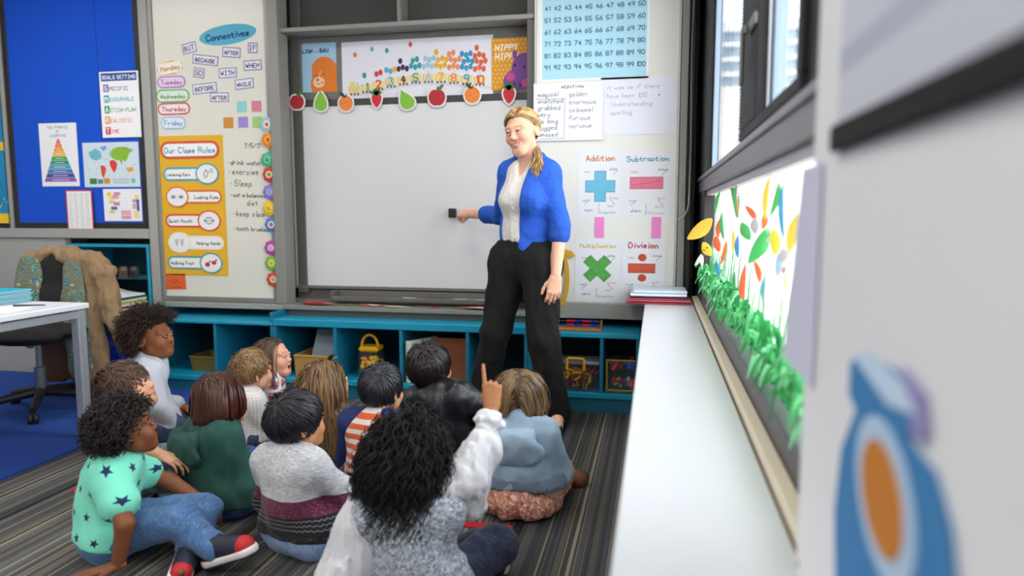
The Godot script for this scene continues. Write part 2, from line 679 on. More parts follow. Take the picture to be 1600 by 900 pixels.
# ---------------------------------------------------------------- camera, light
func camera_and_light() -> void:
	var cam := Camera3D.new()
	cam.name = "camera"
	cam.position = Vector3(0, 1.15, 0)
	cam.rotation = Vector3(deg_to_rad(-6.023), deg_to_rad(11.6), 0)
	cam.fov = rad_to_deg(2.0 * atan(450.0 / 1090.0))
	cam.near = 0.02
	var at := CameraAttributesPhysical.new()
	at.frustum_focal_length = 29.067
	at.frustum_focus_distance = 3.1
	at.exposure_aperture = 1.8
	cam.attributes = at
	add_child(cam)
	cam.fov = rad_to_deg(2.0 * atan(450.0 / 1090.0))
	cam.current = true

	var env := Environment.new()
	var sky := Sky.new()
	var ps := ProceduralSkyMaterial.new()
	ps.sky_top_color = H("e0e6ed")
	ps.sky_horizon_color = H("f3f4f3")
	ps.ground_bottom_color = H("b9bcc0")
	ps.ground_horizon_color = H("dfe3e8")
	ps.sky_energy_multiplier = SKY
	ps.ground_energy_multiplier = SKY
	sky.sky_material = ps
	env.background_mode = Environment.BG_SKY
	env.sky = sky
	env.tonemap_mode = Environment.TONE_MAPPER_LINEAR
	env.tonemap_exposure = EXPO
	env.sdfgi_enabled = true
	env.ssao_enabled = true
	env.ssil_enabled = true
	var we := WorldEnvironment.new()
	we.name = "environment"
	we.environment = env
	add_child(we)

	# six ceiling panels, above the frame
	var face := StandardMaterial3D.new()
	face.albedo_color = H("f4f4f0")
	face.emission_enabled = true
	face.emission = H("fff6e8")
	face.emission_energy_multiplier = 1.2
	var k := 0
	for z in [-2.9, -1.0, 1.0]:
		for x in [-3.7, -1.1]:
			var o := thing("ceiling_light", "white flat ceiling light panel, " + ["back left by the noticeboard", "back right above the whiteboard", "middle left above the desk", "middle right above the children", "front left behind the camera", "front right behind the camera"][k], "ceiling light", Vector3(x, 2.93, z))
			k += 1
			part("frame", blk(-0.62, 0.62, -0.03, 0.069, -0.32, 0.32), sm("d8d8d6", 0.5), o)
			part("diffuser", blk(-0.59, 0.59, -0.036, -0.028, -0.29, 0.29, 0.002), face, o)
			var a := AreaLight3D.new()
			a.name = "lamp"
			a.area_size = Vector2(1.16, 0.56)
			a.light_energy = LAMP * [1.3, 0.85, 1.25, 0.95, 2.0, 2.4][k - 1]
			a.light_color = H("fffaf3")
			a.shadow_enabled = true
			a.rotation.x = -PI / 2
			a.position = Vector3(0, -0.05, 0)
			a.set("area_range", 14.0)
			o.add_child(a)

const SKY := 2.4
const EXPO := 1.22
const LAMP := 1.38

# ---------------------------------------------------------------- room shell
func carpet_tex(gain: float) -> ImageTexture:
	var w := 1024
	var h := 512
	var im := Image.create(w, h, false, Image.FORMAT_RGB8)
	var cs := [H("2a2a2b"), H("323234"), H("3c3c40"), H("202122"), H("34332f"), H("43403a"), H("29292c"), H("37393e"), H("2e2d29")]
	var x := 0
	var r := RandomNumberGenerator.new()
	r.seed = 5
	for i in cs.size():
		cs[i] = (cs[i].srgb_to_linear() * gain).linear_to_srgb()
	while x < w:
		var q := r.randi_range(3, 15)
		var c: Color = cs[r.randi() % cs.size()]
		if r.randf() < 0.24:
			q = r.randi_range(2, 5)
			c = ([H("8a8270"), H("7a7568"), H("66635b")][r.randi() % 3].srgb_to_linear() * (0.35 + 0.4 * gain)).linear_to_srgb()
		for i in range(x, mini(w, x + q)):
			for y in h:
				var k := r.randf_range(-0.045, 0.045) + (0.03 if (y / 3 + i / 3) % 2 == 0 else -0.02)
				im.set_pixel(i, y, Color(c.r + k, c.g + k, c.b + k))
		x += q
	return ImageTexture.create_from_image(im)

func room() -> void:
	var fl := struct("floor", "classroom floor with grey striped carpet and a blue carpet strip on the left")
	part("subfloor", blk(-6.2, 0.9, -0.2, -0.012, -5.0, 3.2, 0), sm("4a4a4a", 0.9), fl)
	var ct := [tm(carpet_tex(2.1), 0.98), tm(carpet_tex(1.35), 0.98)]
	# broadloom strips laid side by side along z, each with its own edges
	var edges := [-2.78, -2.415, -1.44, -0.475, 0.26]
	for i in 4:
		var b := MB.new()
		var x0: float = edges[i] + 0.015
		var x1: float = edges[i + 1] - 0.015
		b.bx(x0, x1, -0.012, 0.0, -4.6, 3.1, 0.003)
		for j in b.v.size():
			b.t[j] = Vector2((b.v[j].x + i * 0.37) / 1.35, b.v[j].z / 0.7)
		part("carpet_strip", b, ct[0 if i < 2 else 1], fl)
	for i in [1, 2, 3]:
		part("seam_strip", blk(edges[i] - 0.013, edges[i] + 0.013, -0.012, -0.0015, -4.6, 3.1, 0.002), sm("1b1917", 0.95), fl)
	var blue := cloth("0c3f93", "weave", 0.1, 0.15, 0.95)
	part("blue_carpet", blk(-6.2, -2.785, -0.012, 0.0, -5.0, 3.1, 0.002), blue, fl)
	var plaster := bumpy(StandardMaterial3D.new(), "plaster", 0.05, 0.6)
	plaster.albedo_color = H("dcdcd8")
	plaster.roughness = 0.85
	var wb := struct("wall_back", "plain wall behind the board units")
	part("plaster", blk(-6.2, 0.25, 0, 3.0, -5.05, -4.86, 0), plaster, wb)
	var wl := struct("wall_left", "plain white wall left of the desk, outside the frame")
	part("plaster", blk(-6.2, -6.0, 0, 3.0, -4.86, 3.0, 0), plaster, wl)
	var wf := struct("wall_front", "plain white wall behind the camera")
	part("plaster", blk(-6.2, 0.9, 0, 3.0, 3.0, 3.2, 0), plaster, wf)
	var ce := struct("ceiling", "white ceiling above the frame")
	part("plaster", blk(-6.2, 0.9, 3.0, 3.2, -5.05, 3.2, 0), plaster, ce)
	# window wall: below, above, and the piers between the openings
	var wr := struct("wall_right", "window wall with a white reveal")
	part("spandrel", blk(0.25, 0.40, 0, 0.66, -5.05, 3.0, 0), plaster, wr)
	part("lintel", blk(0.25, 0.40, 2.6, 3.0, -5.05, 3.0, 0), plaster, wr)
	part("pier", blk(0.25, 0.305, 0.66, 2.6, -0.95, -0.2, 0), plaster, wr)
	part("pier", blk(0.25, 0.305, 0.66, 2.6, 2.4, 3.0, 0), plaster, wr)
	part("pier", blk(0.25, 0.305, 0.66, 2.6, -5.05, -4.55, 0), plaster, wr)
	var pl := struct("wall_pillar", "smooth white pillar face close to the camera at the right")
	var pm := bumpy(StandardMaterial3D.new(), "plaster", 0.02, 0.9)
	pm.albedo_color = H("dcdde0")
	pm.roughness = 0.6
	part("plaster", blk(0.2, 0.27, 0.655, 2.999, -0.985, 0.6, 0.004), pm, pl)
	part("plaster", blk(0.2, 0.27, 0.0, 0.655, -0.4, 0.6, 0.004), pm, pl)

# ---------------------------------------------------------------- windows
func windows() -> void:
	var dark := sm("2b2a2c", 0.55, 0.1)
	var mid := sm("77757a", 0.4, 0.3)
	var sash := sm("151517", 0.6, 0.0)
	var glass := StandardMaterial3D.new()
	glass.transparency = BaseMaterial3D.TRANSPARENCY_ALPHA
	glass.albedo_color = Color(0.95, 0.98, 1.0, 0.04)
	glass.roughness = 0.03
	var alu := sm("8ea0b4", 0.4, 0.3)  # outer aluminium, the blue of the sky light put into its colour
	for run in 2:
		var za := -4.55 if run == 0 else -0.2
		var zb := -0.95 if run == 0 else 2.4
		# upper row: a fixed pane at the far side, an opening sash nearer; slim frames, seen at a grazing angle
		var wu := struct("window_%d" % (1 + 2 * run), ["dark framed upper windows with a handled opening sash", "upper windows behind the camera"][run])
		part("rail", blk(0.246, 0.305, 1.275, 1.34, za, zb), mid, wu)
		part("rail_lip", blk(0.238, 0.27, 1.34, 1.362, za, zb), sm("8a888e", 0.4, 0.3), wu)
		part("head", blk(0.25, 0.305, 2.53, 2.6, za, zb), dark, wu)
		if run == 0:
			part("jamb", blk(0.25, 0.272, 1.36, 2.53, -4.55, -3.75), dark, wu)
			part("jamb_outer", blk(0.272, 0.305, 1.36, 2.53, -4.55, -3.72), alu, wu)
			part("mullion_outer", blk(0.272, 0.305, 1.36, 2.53, -2.30, -1.84), alu, wu)
			part("mullion", blk(0.25, 0.305, 1.36, 2.53, -1.3, -0.95), dark, wu)
			var s := part("sash", frame_yz(0.236, 0.272, 1.362, 2.53, -2.20, -1.3, 0.03, 0.055, 0.33, 0.04), sash, wu)
			part("sash_edge", frame_yz(0.262, 0.272, 1.39, 2.475, -1.87, -1.34, 0.008, 0.008, 0.01, 0.008), sm("c9ced6", 0.3, 0.6), s)
			var hd := MB.new()
			hd.rbox(Vector3(0.232, 1.635, -1.93), Vector3(0.012, 0.032, 0.13), 0.004)
			hd.rbox(Vector3(0.222, 1.632, -1.985), Vector3(0.014, 0.026, 0.026), 0.005)
			hd.rbox(Vector3(0.214, 1.565, -1.988), Vector3(0.010, 0.15, 0.020), 0.004)
			part("handle", hd, sm("7c7b78", 0.35, 0.8), wu)
			part("pane", blk(0.285, 0.291, 1.36, 2.53, -3.72, -2.30, 0), glass, wu)
			part("pane", blk(0.285, 0.291, 1.38, 2.5, -1.84, -1.3, 0), glass, wu)
		else:
			for z in [-0.15, 1.1, 2.35]:
				part("mullion", blk(0.25, 0.305, 1.36, 2.53, z - 0.05, z + 0.05), dark, wu)
			part("pane", blk(0.285, 0.291, 1.36, 2.53, -0.1, 2.3, 0), glass, wu)
		var wd := struct("window_%d" % (2 + 2 * run), ["dark framed lower window behind the paper flowers", "lower windows behind the camera"][run])
		part("bottom_frame", blk(0.25, 0.305, 0.66, 0.735, za, zb), sm("4c4a4e", 0.45, 0.2), wd)
		part("jamb", blk(0.25, 0.305, 0.735, 1.275, za, za + (0.68 if run == 0 else 0.1)), dark, wd)
		part("jamb", blk(0.25, 0.305, 0.735, 1.275, zb - 0.1, zb), dark, wd)
		part("pane", blk(0.299, 0.303, 0.735, 1.275, za, zb, 0), glass, wd)
		part("glazing_bead", blk(0.262, 0.298, 1.25, 1.275, za, zb), sm("b9b6bb", 0.4, 0.2), wd)
	# bead chain of the roller blind in front of the far pane
	var ch := MB.new()
	for i in 110:
		ch.ell(Vector3(0.268, 2.5 - i * 0.0118, -2.50), Vector3(0.0042, 0.0042, 0.0042), Basis.IDENTITY, 6, 4)
	ch.tube(PackedVector3Array([Vector3(0.268, 2.52, -2.50), Vector3(0.268, 1.2, -2.50)]), 0.001, 0.001, 4)
	solo("blind_chain", ch, sm("a8abb0", 0.35, 0.5), "thin beaded chain of a roller blind hanging before the far window pane", "blind chain")

func frame_yz(x0: float, x1: float, y0: float, y1: float, z0: float, z1: float, bottom: float, top: float, far: float, near: float) -> MB:
	var b := MB.new()
	b.bx(x0, x1, y0, y0 + bottom, z0, z1)
	b.bx(x0, x1, y1 - top, y1, z0, z1)
	b.bx(x0, x1, y0 + bottom, y1 - top, z0, z0 + far)
	b.bx(x0, x1, y0 + bottom, y1 - top, z1 - near, z1)
	return b

func outside() -> void:
	var g := struct("ground", "pale paved yard outside the windows")
	part("paving", blk(0.40, 40, -3.2, -3.0, -40, 30, 0), sm("c9c7c0", 0.9), g)
	var o := thing("office_building", "pale building with rows of blinds, seen bleached through the upper windows", "building", Vector3(0.5, -3.0, -34.0))
	part("wall", blk(0, 16, 0, 11.6, -6, 4, 0), sm("f1ece0", 0.8), o)
	for i in 4:
		var y := 9.3 + i * 0.58
		part("window_band", blk(0.2, 15.8, y, y + 0.30, 3.95, 4.05, 0.01), sm("8fa6bd", 0.3), o)
		part("sun_louvre", blk(0.0, 16, y + 0.33, y + 0.40, 4.0, 4.35, 0.01), sm("e9edf2", 0.6), o)
	part("parapet", blk(-0.1, 16.1, 11.6, 11.8, -6, 4.1, 0.02), sm("eef0f3", 0.8), o)

# ---------------------------------------------------------------- board wall
func frame_xy(x0: float, x1: float, y0: float, y1: float, z0: float, z1: float, w: float, wb := -1.0, wt := -1.0) -> MB:
	var b := MB.new()
	b.bx(x0, x0 + w, y0, y1, z0, z1)
	b.bx(x1 - w, x1, y0, y1, z0, z1)
	b.bx(x0 + w, x1 - w, y0, y0 + (wb if wb >= 0 else w), z0, z1)
	b.bx(x0 + w, x1 - w, y1 - (wt if wt >= 0 else w), y1, z0, z1)
	return b

func board_wall() -> void:
	var grey := sm("8c8b86", 0.5, 0.15)
	var greyd := sm("5a5956", 0.5, 0.2)
	var mel := sm("a3a39c", 0.55)
	var felt := cloth("0550cc", "weave", 0.08, 0.1, 0.95)
	felt.rim_enabled = false
	var black := sm("20201f", 0.6)
	# carcass: fascia round the openings
	var tr := struct("trim_1", "grey melamine fascia of the board units")
	part("post", blk(-3.395, -3.325, 0, 2.95, -4.26, -4.19), mel, tr)
	part("sill", blk(-6.0, -3.395, 0.985, 1.052, -4.26, -4.18), mel, tr)
	part("base_panel", blk(-6.0, -4.09, 0, 0.985, -4.26, -4.2), sm("a5a59d", 0.55), tr)
	part("post", blk(-2.445, -2.375, 0.56, 2.95, -4.30, -4.17), grey, tr)
	part("post", blk(-2.375, -2.305, 0.62, 2.95, -4.36, -4.334), greyd, tr)
	part("post", blk(-0.775, -0.725, 0.56, 2.95, -4.36, -4.215), greyd, tr)
	part("bottom_rail", blk(-3.325, -2.375, 0.522, 0.558, -4.24, -4.165), sm("9a9a92", 0.5), tr)
	part("bottom_rail", blk(-0.73, 0.16, 0.522, 0.604, -4.26, -4.19), sm("94948c", 0.5), tr)
	part("end_post", blk(0.125, 0.165, 0.5, 2.95, -4.3, -4.185), sm("8f908d", 0.5), tr)
	part("end_post", blk(0.168, 0.2, 0.3, 2.95, -4.4, -4.23), sm("3b3c3e", 0.5), tr)
	part("soffit", blk(-6.0, 0.2, 2.95, 3.0, -4.86, -4.18), mel, tr)
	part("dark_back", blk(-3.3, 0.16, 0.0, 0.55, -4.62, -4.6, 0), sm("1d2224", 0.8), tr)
	part("unit_side", blk(0.2, 0.215, 0.0, 2.95, -4.86, -4.28, 0), sm("2e2f31", 0.6), tr)
	# cable up the right end of the boards, with a loop
	var cb := MB.new()
	var cp := PackedVector3Array()
	for i in 12:
		cp.append(Vector3(0.184 + 0.004 * sin(i * 0.8), 2.9 - i * 0.142, -4.215))
	for i in 9:
		var a := PI * 0.5 * i / 8.0
		cp.append(Vector3(0.184 - 0.07 * (1 - cos(a)), 1.22 - 0.1 * sin(a), -4.182))
	cb.tube(cp, 0.004, 0.004, 6)
	solo("cable", cb, sm("b9bbb8", 0.5), "thin grey cable hanging down beside the right board and looping left", "cable")
	# left noticeboard: blue felt in a black frame
	var nb := thing("noticeboard", "tall blue felt noticeboard in a black frame on the left", "noticeboard", Vector3(-3.97, 0, -4.2))
	part("felt", blk(-0.485, 0.53, 1.09, 2.93, -0.02, 0.0, 0.001), felt, nb)
	part("felt", blk(-0.003, 0.001, 1.09, 2.93, 0.0, 0.001, 0.0), sm("083684", 0.95), nb).position.x = 0.24
	part("frame", frame_xy(-0.522, 0.572, 1.052, 2.95, -0.02, 0.007, 0.04), black, nb)
	var n2 := thing("noticeboard", "second noticeboard at the left edge, mostly outside the picture", "noticeboard", Vector3(-5.2, 0, -4.2))
	part("felt", blk(-0.56, 0.66, 1.09, 2.93, -0.02, 0.0, 0.001), felt, n2)
	part("frame", frame_xy(-0.6, 0.68, 1.052, 2.95, -0.02, 0.007, 0.018), black, n2)
	part("post", blk(-4.519, -4.493, 1.052, 2.95, -4.24, -4.18), sm("9a9a92", 0.5), tr)
	# left sliding whiteboard panel with handwriting
	var p1 := thing("sliding_whiteboard", "left white sliding panel with handwritten notes and a yellow rules poster", "whiteboard", Vector3(-2.882, 0, -4.2))
	part("frame", frame_xy(-0.438, 0.436, 0.56, 2.95, -0.03, 0.012, 0.03, 0.035), sm("8f8f8b", 0.4, 0.4), p1)
	var a := Art.new(760, 2048, H("dedcd0"), 4)
	var ink := H("4a4a48")
	var sx := 760 / 0.816
	var rows := [["7/5/17", -2.655, 1.585, 0.026], ["* drink water", -2.79, 1.478, 0.036], ["* exercise", -2.785, 1.415, 0.034], ["* Sleep", -2.775, 1.338, 0.036], ["* eat a balanced", -2.775, 1.268, 0.030], ["diet", -2.65, 1.21, 0.03], ["* keep clean", -2.765, 1.14, 0.032], ["* teeth brushed", -2.76, 1.045, 0.030]]
	for q in rows:
		a.text((q[1] + 2.882 + 0.408) * sx, (2.92 - q[2]) * 2048 / 2.33, q[3] * sx, q[0], ink, 4.2, 0, 0.35, 0.1, 0.03, 0.265 * sx)
	var sf := MB.new()
	sf.prism(outline("rect", 0.816, 2.33), -0.02, 0.0, Transform3D(Basis.IDENTITY, Vector3(0, 1.755, 0)), Vector2(0.5, 0.5), Vector2(1 / 0.816, 1 / 2.33))
	var wm := tm(a.tex(), 0.3)
	part("surface", sf, wm, p1)
	# right panel
	var p2 := thing("sliding_whiteboard", "right white sliding panel behind the number chart and the maths posters", "whiteboard", Vector3(-0.302, 0, -4.2))
	part("frame", frame_xy(-0.424, 0.424, 0.604, 2.95, -0.03, 0.01, 0.014, 0.02), sm("b5b6b2", 0.4, 0.4), p2)
	part("surface", blk(-0.412, 0.412, 0.62, 2.94, -0.02, 0.0, 0.001), sm("dfdfd8", 0.3), p2)
	# centre whiteboard, set back
	var wb := thing("whiteboard", "large blank whiteboard in the middle, which the teacher stands at", "whiteboard", Vector3(-1.575, 0, -4.34))
	part("surface", blk(-0.81, 0.81, 0.672, 1.856, -0.02, 0.0, 0.001), sm("d4d5d6", 0.22), wb)
	part("top_strip", blk(-0.81, 0.81, 1.856, 1.898, -0.03, 0.006), sm("3a3936", 0.5), wb)
	part("bottom_strip", blk(-0.81, 0.81, 0.652, 0.672, -0.03, 0.008), sm("77766f", 0.4, 0.3), wb)
	part("side_strip", blk(-0.826, -0.81, 0.652, 1.898, -0.03, 0.01), sm("6b6a66", 0.4, 0.3), wb)
	part("side_strip", blk(0.81, 0.826, 0.652, 1.898, -0.03, 0.01), sm("6b6a66", 0.4, 0.3), wb)
	var up := struct("trim_2", "grey panel above the whiteboard and the open overhead compartments")
	part("upper_panel", blk(-2.4, -0.74, 1.898, 2.30, -4.40, -4.352), sm("6f6e69", 0.55), up)
	part("recess_back", blk(-2.4, -0.74, 0.55, 1.9, -4.40, -4.37), sm("5f5a57", 0.6), up)
	var oc := thing("overhead_cabinet", "open grey overhead cabinet above the whiteboard, cut by the top edge", "cabinet", Vector3(-1.55, 0, -4.2))
	part("shelf", blk(-0.84, 0.82, 2.302, 2.33, -0.16, 0.0), sm("8b8a86", 0.5), oc)
	part("divider", blk(-0.036, -0.012, 2.33, 2.93, -0.15, -0.005), sm("7d7c78", 0.5), oc)
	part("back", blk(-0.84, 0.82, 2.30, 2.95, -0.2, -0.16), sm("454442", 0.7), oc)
	# ledge under the whiteboard, the marker tray and what lies there
	var lg := struct("trim_3", "grey ledge under the whiteboard")
	part("ledge", blk(-2.375, -0.73, 0.535, 0.562, -4.36, -4.115), sm("8d8c84", 0.35, 0.2), lg)
	part("apron", blk(-2.375, -0.73, 0.47, 0.535, -4.36, -4.16), sm("6b625c", 0.3, 0.3), lg)
	part("recess_floor", blk(-2.375, -0.775, 0.562, 0.585, -4.40, -4.30), sm("6b6763", 0.5), lg)
	var ty := thing("marker_tray", "long grey metal pen tray below the whiteboard", "tray", Vector3(-1.46, 0.585, -4.285))
	var tb := MB.new()
	tb.bx(-0.62, 0.62, 0.0, 0.008, -0.045, 0.06)
	tb.bx(-0.62, 0.62, 0.008, 0.06, -0.045, -0.038)
	tb.bx(-0.62, 0.62, 0.008, 0.03, 0.05, 0.06)
	part("tray", tb, sm("777670", 0.35, 0.4), ty)
	for s in [-1, 1]:
		part("end_cap", blk(0.62 * s - 0.012, 0.62 * s + 0.012, 0.0, 0.062, -0.046, 0.062, 0.005), sm("55544f", 0.5), ty)
	var mk := [["c4464a", -1.53], ["22211f", -1.38], ["2f8a4a", -1.19], ["2a62c0", -1.05]]
	var nm := ["red whiteboard marker in the tray", "black whiteboard marker in the tray", "green whiteboard marker in the tray", "blue whiteboard marker in the tray"]
	for i in 4:
		var m := thing("marker", nm[i] + ", cap to the right", "marker", Vector3(mk[i][1], 0.604, -4.26), 0.1 * (i - 1.5), "whiteboard markers in the tray")
		var b := MB.new()
		b.lathe(PackedVector2Array([Vector2(0, -0.07), Vector2(0.009, -0.069), Vector2(0.0105, -0.06), Vector2(0.0105, 0.02)]), 12, Transform3D(Basis(Vector3.FORWARD, PI / 2), Vector3.ZERO))
		part("barrel", b, sm("d5d5d0" if i != 1 else "3a3a3a", 0.4), m)
		b = MB.new()
		b.lathe(PackedVector2Array([Vector2(0.0105, 0.02), Vector2(0.0115, 0.022), Vector2(0.011, 0.065), Vector2(0.006, 0.07), Vector2(0, 0.07)]), 12, Transform3D(Basis(Vector3.FORWARD, PI / 2), Vector3.ZERO))
		part("cap", b, sm(mk[i][0], 0.4), m)
	# paper cut-outs left lying on the ledge
	var cuts := [["red and white paper cut-outs piled at the left end of the ledge", -2.14, "b8322f", 7, 0.10], ["green paper cut-out leaf on the ledge", -1.93, "6f8f3a", 1, 0.06], ["red speckled paper cut-out beside the green leaf", -1.80, "c0554a", 3, 0.05], ["pale yellow folded paper on the ledge", -1.60, "d8d8a8", 1, 0.1], ["small red paper heart on the ledge", -1.36, "c23a3f", 1, 0.035], ["long red and white paper strips at the right end of the ledge", -1.02, "b5413c", 4, 0.16]]
	for q in cuts:
		var o := thing("paper_cutout", q[0], "paper cutout", Vector3(q[1], 0.5635, -4.17), 0.0, "")
		for i in q[3]:
			var b := MB.new()
			var pl := outline("leaf", 0.035 + 0.015 * rng.randf(), q[4] * rng.randf_range(1.2, 1.9))
			b.prism(pl, 0, 0.0012, Transform3D(Basis(Vector3.UP, rng.randf_range(1.2, 1.9)) * Basis(Vector3.RIGHT, -PI / 2 + rng.randf_range(0.0, 0.12)), Vector3(rng.randf_range(-0.07, 0.07) * (1 if q[3] > 1 else 0), 0.004 + i * 0.0022, rng.randf_range(-0.02, 0.02))))
			part("leaf", b, sm(q[2] if i % 3 != 2 else "e6dcd2", 0.8), o)

# ---------------------------------------------------------------- blue shelving and what stands in it
func shelf_unit(called_at: float, label: String, xs: Array, y0: float, y1: float, top: float, z1: float, depth: float, raised := 0.0) -> Node3D:
	# xs: left edge, dividers, right edge (world x); y0 shelf board top, y1 underside of the top, top: its upper face
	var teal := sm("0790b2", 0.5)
	var inner := sm("077392", 0.55)  # teal of the sides and dividers, darkened for the shade inside the cubbies
	var back := sm("042a38", 0.7)  # near-black teal: the shade deep in the cubbies put into the colour
	var o := thing("cubby_shelf", label, "shelf", Vector3(called_at, 0, z1), 0.0, "")
	var n := xs.size()
	var l: float = xs[0] - called_at
	var r: float = xs[n - 1] - called_at
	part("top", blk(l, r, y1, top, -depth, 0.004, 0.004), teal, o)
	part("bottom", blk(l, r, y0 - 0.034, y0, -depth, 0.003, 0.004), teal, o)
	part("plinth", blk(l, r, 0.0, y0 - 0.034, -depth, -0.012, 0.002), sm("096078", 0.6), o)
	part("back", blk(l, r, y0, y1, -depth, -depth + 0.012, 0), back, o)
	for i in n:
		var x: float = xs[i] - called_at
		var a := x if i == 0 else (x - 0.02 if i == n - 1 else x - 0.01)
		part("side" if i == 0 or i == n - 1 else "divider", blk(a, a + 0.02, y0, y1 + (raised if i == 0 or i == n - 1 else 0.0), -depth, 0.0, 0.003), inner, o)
	return o

func bin_tub(called: String, label: String, cat: String, at: Vector3, sz: Vector3, hex: String, rough: float, flare := 0.02) -> Node3D:
	var o := thing(called, label, cat, at)
	var b := MB.new()
	var w := 0.006
	for s in 2: # outside and inside walls of an open box, wider at the top
		var k := w * s
		var lo := [Vector3(-sz.x * 0.5 + k, s * w, -sz.z * 0.5 + k), Vector3(sz.x * 0.5 - k, s * w, -sz.z * 0.5 + k), Vector3(sz.x * 0.5 - k, s * w, sz.z * 0.5 - k), Vector3(-sz.x * 0.5 + k, s * w, sz.z * 0.5 - k)]
		for i in 4:
			var p: Vector3 = lo[i]
			var q: Vector3 = lo[(i + 1) % 4]
			var pu := p * Vector3(1 + flare, 1, 1 + flare) + Vector3(0, sz.y - s * w, 0)
			var qu := q * Vector3(1 + flare, 1, 1 + flare) + Vector3(0, sz.y - s * w, 0)
			if s == 0:
				b.out([p, q, qu, pu], Vector3(0, sz.y * 0.5, 0))
			else:
				b.poly([p, q, qu, pu] if (q - p).cross(pu - p).dot(p + q) < 0 else [pu, qu, q, p])
		b.poly([lo[0], lo[1], lo[2], lo[3]] if s == 0 else [lo[3], lo[2], lo[1], lo[0]])
	part("tub", b, bumpy(sm(hex, rough).duplicate(), "weave", 0.15, 0.08) if cat == "basket" else sm(hex, rough), o)
	var rim := MB.new()
	var sx := sz.x * 0.5 * (1 + flare)
	var sq := sz.z * 0.5 * (1 + flare)
	rim.bx(-sx - 0.004, sx + 0.004, sz.y - 0.012, sz.y + 0.002, sq - 0.006, sq + 0.004, 0.003)
	rim.bx(-sx - 0.004, sx + 0.004, sz.y - 0.012, sz.y + 0.002, -sq - 0.004, -sq + 0.006, 0.003)
	rim.bx(-sx - 0.004, -sx + 0.006, sz.y - 0.012, sz.y + 0.002, -sq, sq, 0.003)
	rim.bx(sx - 0.006, sx + 0.004, sz.y - 0.012, sz.y + 0.002, -sq, sq, 0.003)
	part("rim", rim, sm(hex, rough), o)
	return o

func blocks_heap(o: Node3D, called: String, lo: Vector3, hi: Vector3, cols: Array, n: int, s: float, rings := false) -> void:
	for i in n:
		var b := MB.new()
		var bs := Basis.from_euler(Vector3(rng.randf() * TAU, rng.randf() * TAU, rng.randf() * TAU))
		if rings:
			var q := s * 0.5
			for k in 4:
				var d := Vector3(q, 0, 0).rotated(Vector3.UP, k * PI / 2)
				b.rbox(bs * d, Vector3(s * 0.28, s * 0.28, s * 1.28), 0.002, bs * Basis(Vector3.UP, k * PI / 2))
		else:
			b.rbox(Vector3.ZERO, Vector3(s, s * 0.6, s * rng.randf_range(1.0, 2.0)), 0.003, bs)
		var at := Vector3(rng.randf_range(lo.x, hi.x), lo.y + (hi.y - lo.y) * sqrt(rng.randf()), rng.randf_range(lo.z, hi.z))
		part(called, b, sm(cols[i % cols.size()], 0.35), o, at)

func clear_plastic() -> StandardMaterial3D:
	var m := StandardMaterial3D.new()
	m.transparency = BaseMaterial3D.TRANSPARENCY_ALPHA
	m.albedo_color = Color(0.85, 0.88, 0.9, 0.03)
	m.roughness = 0.1
	return m

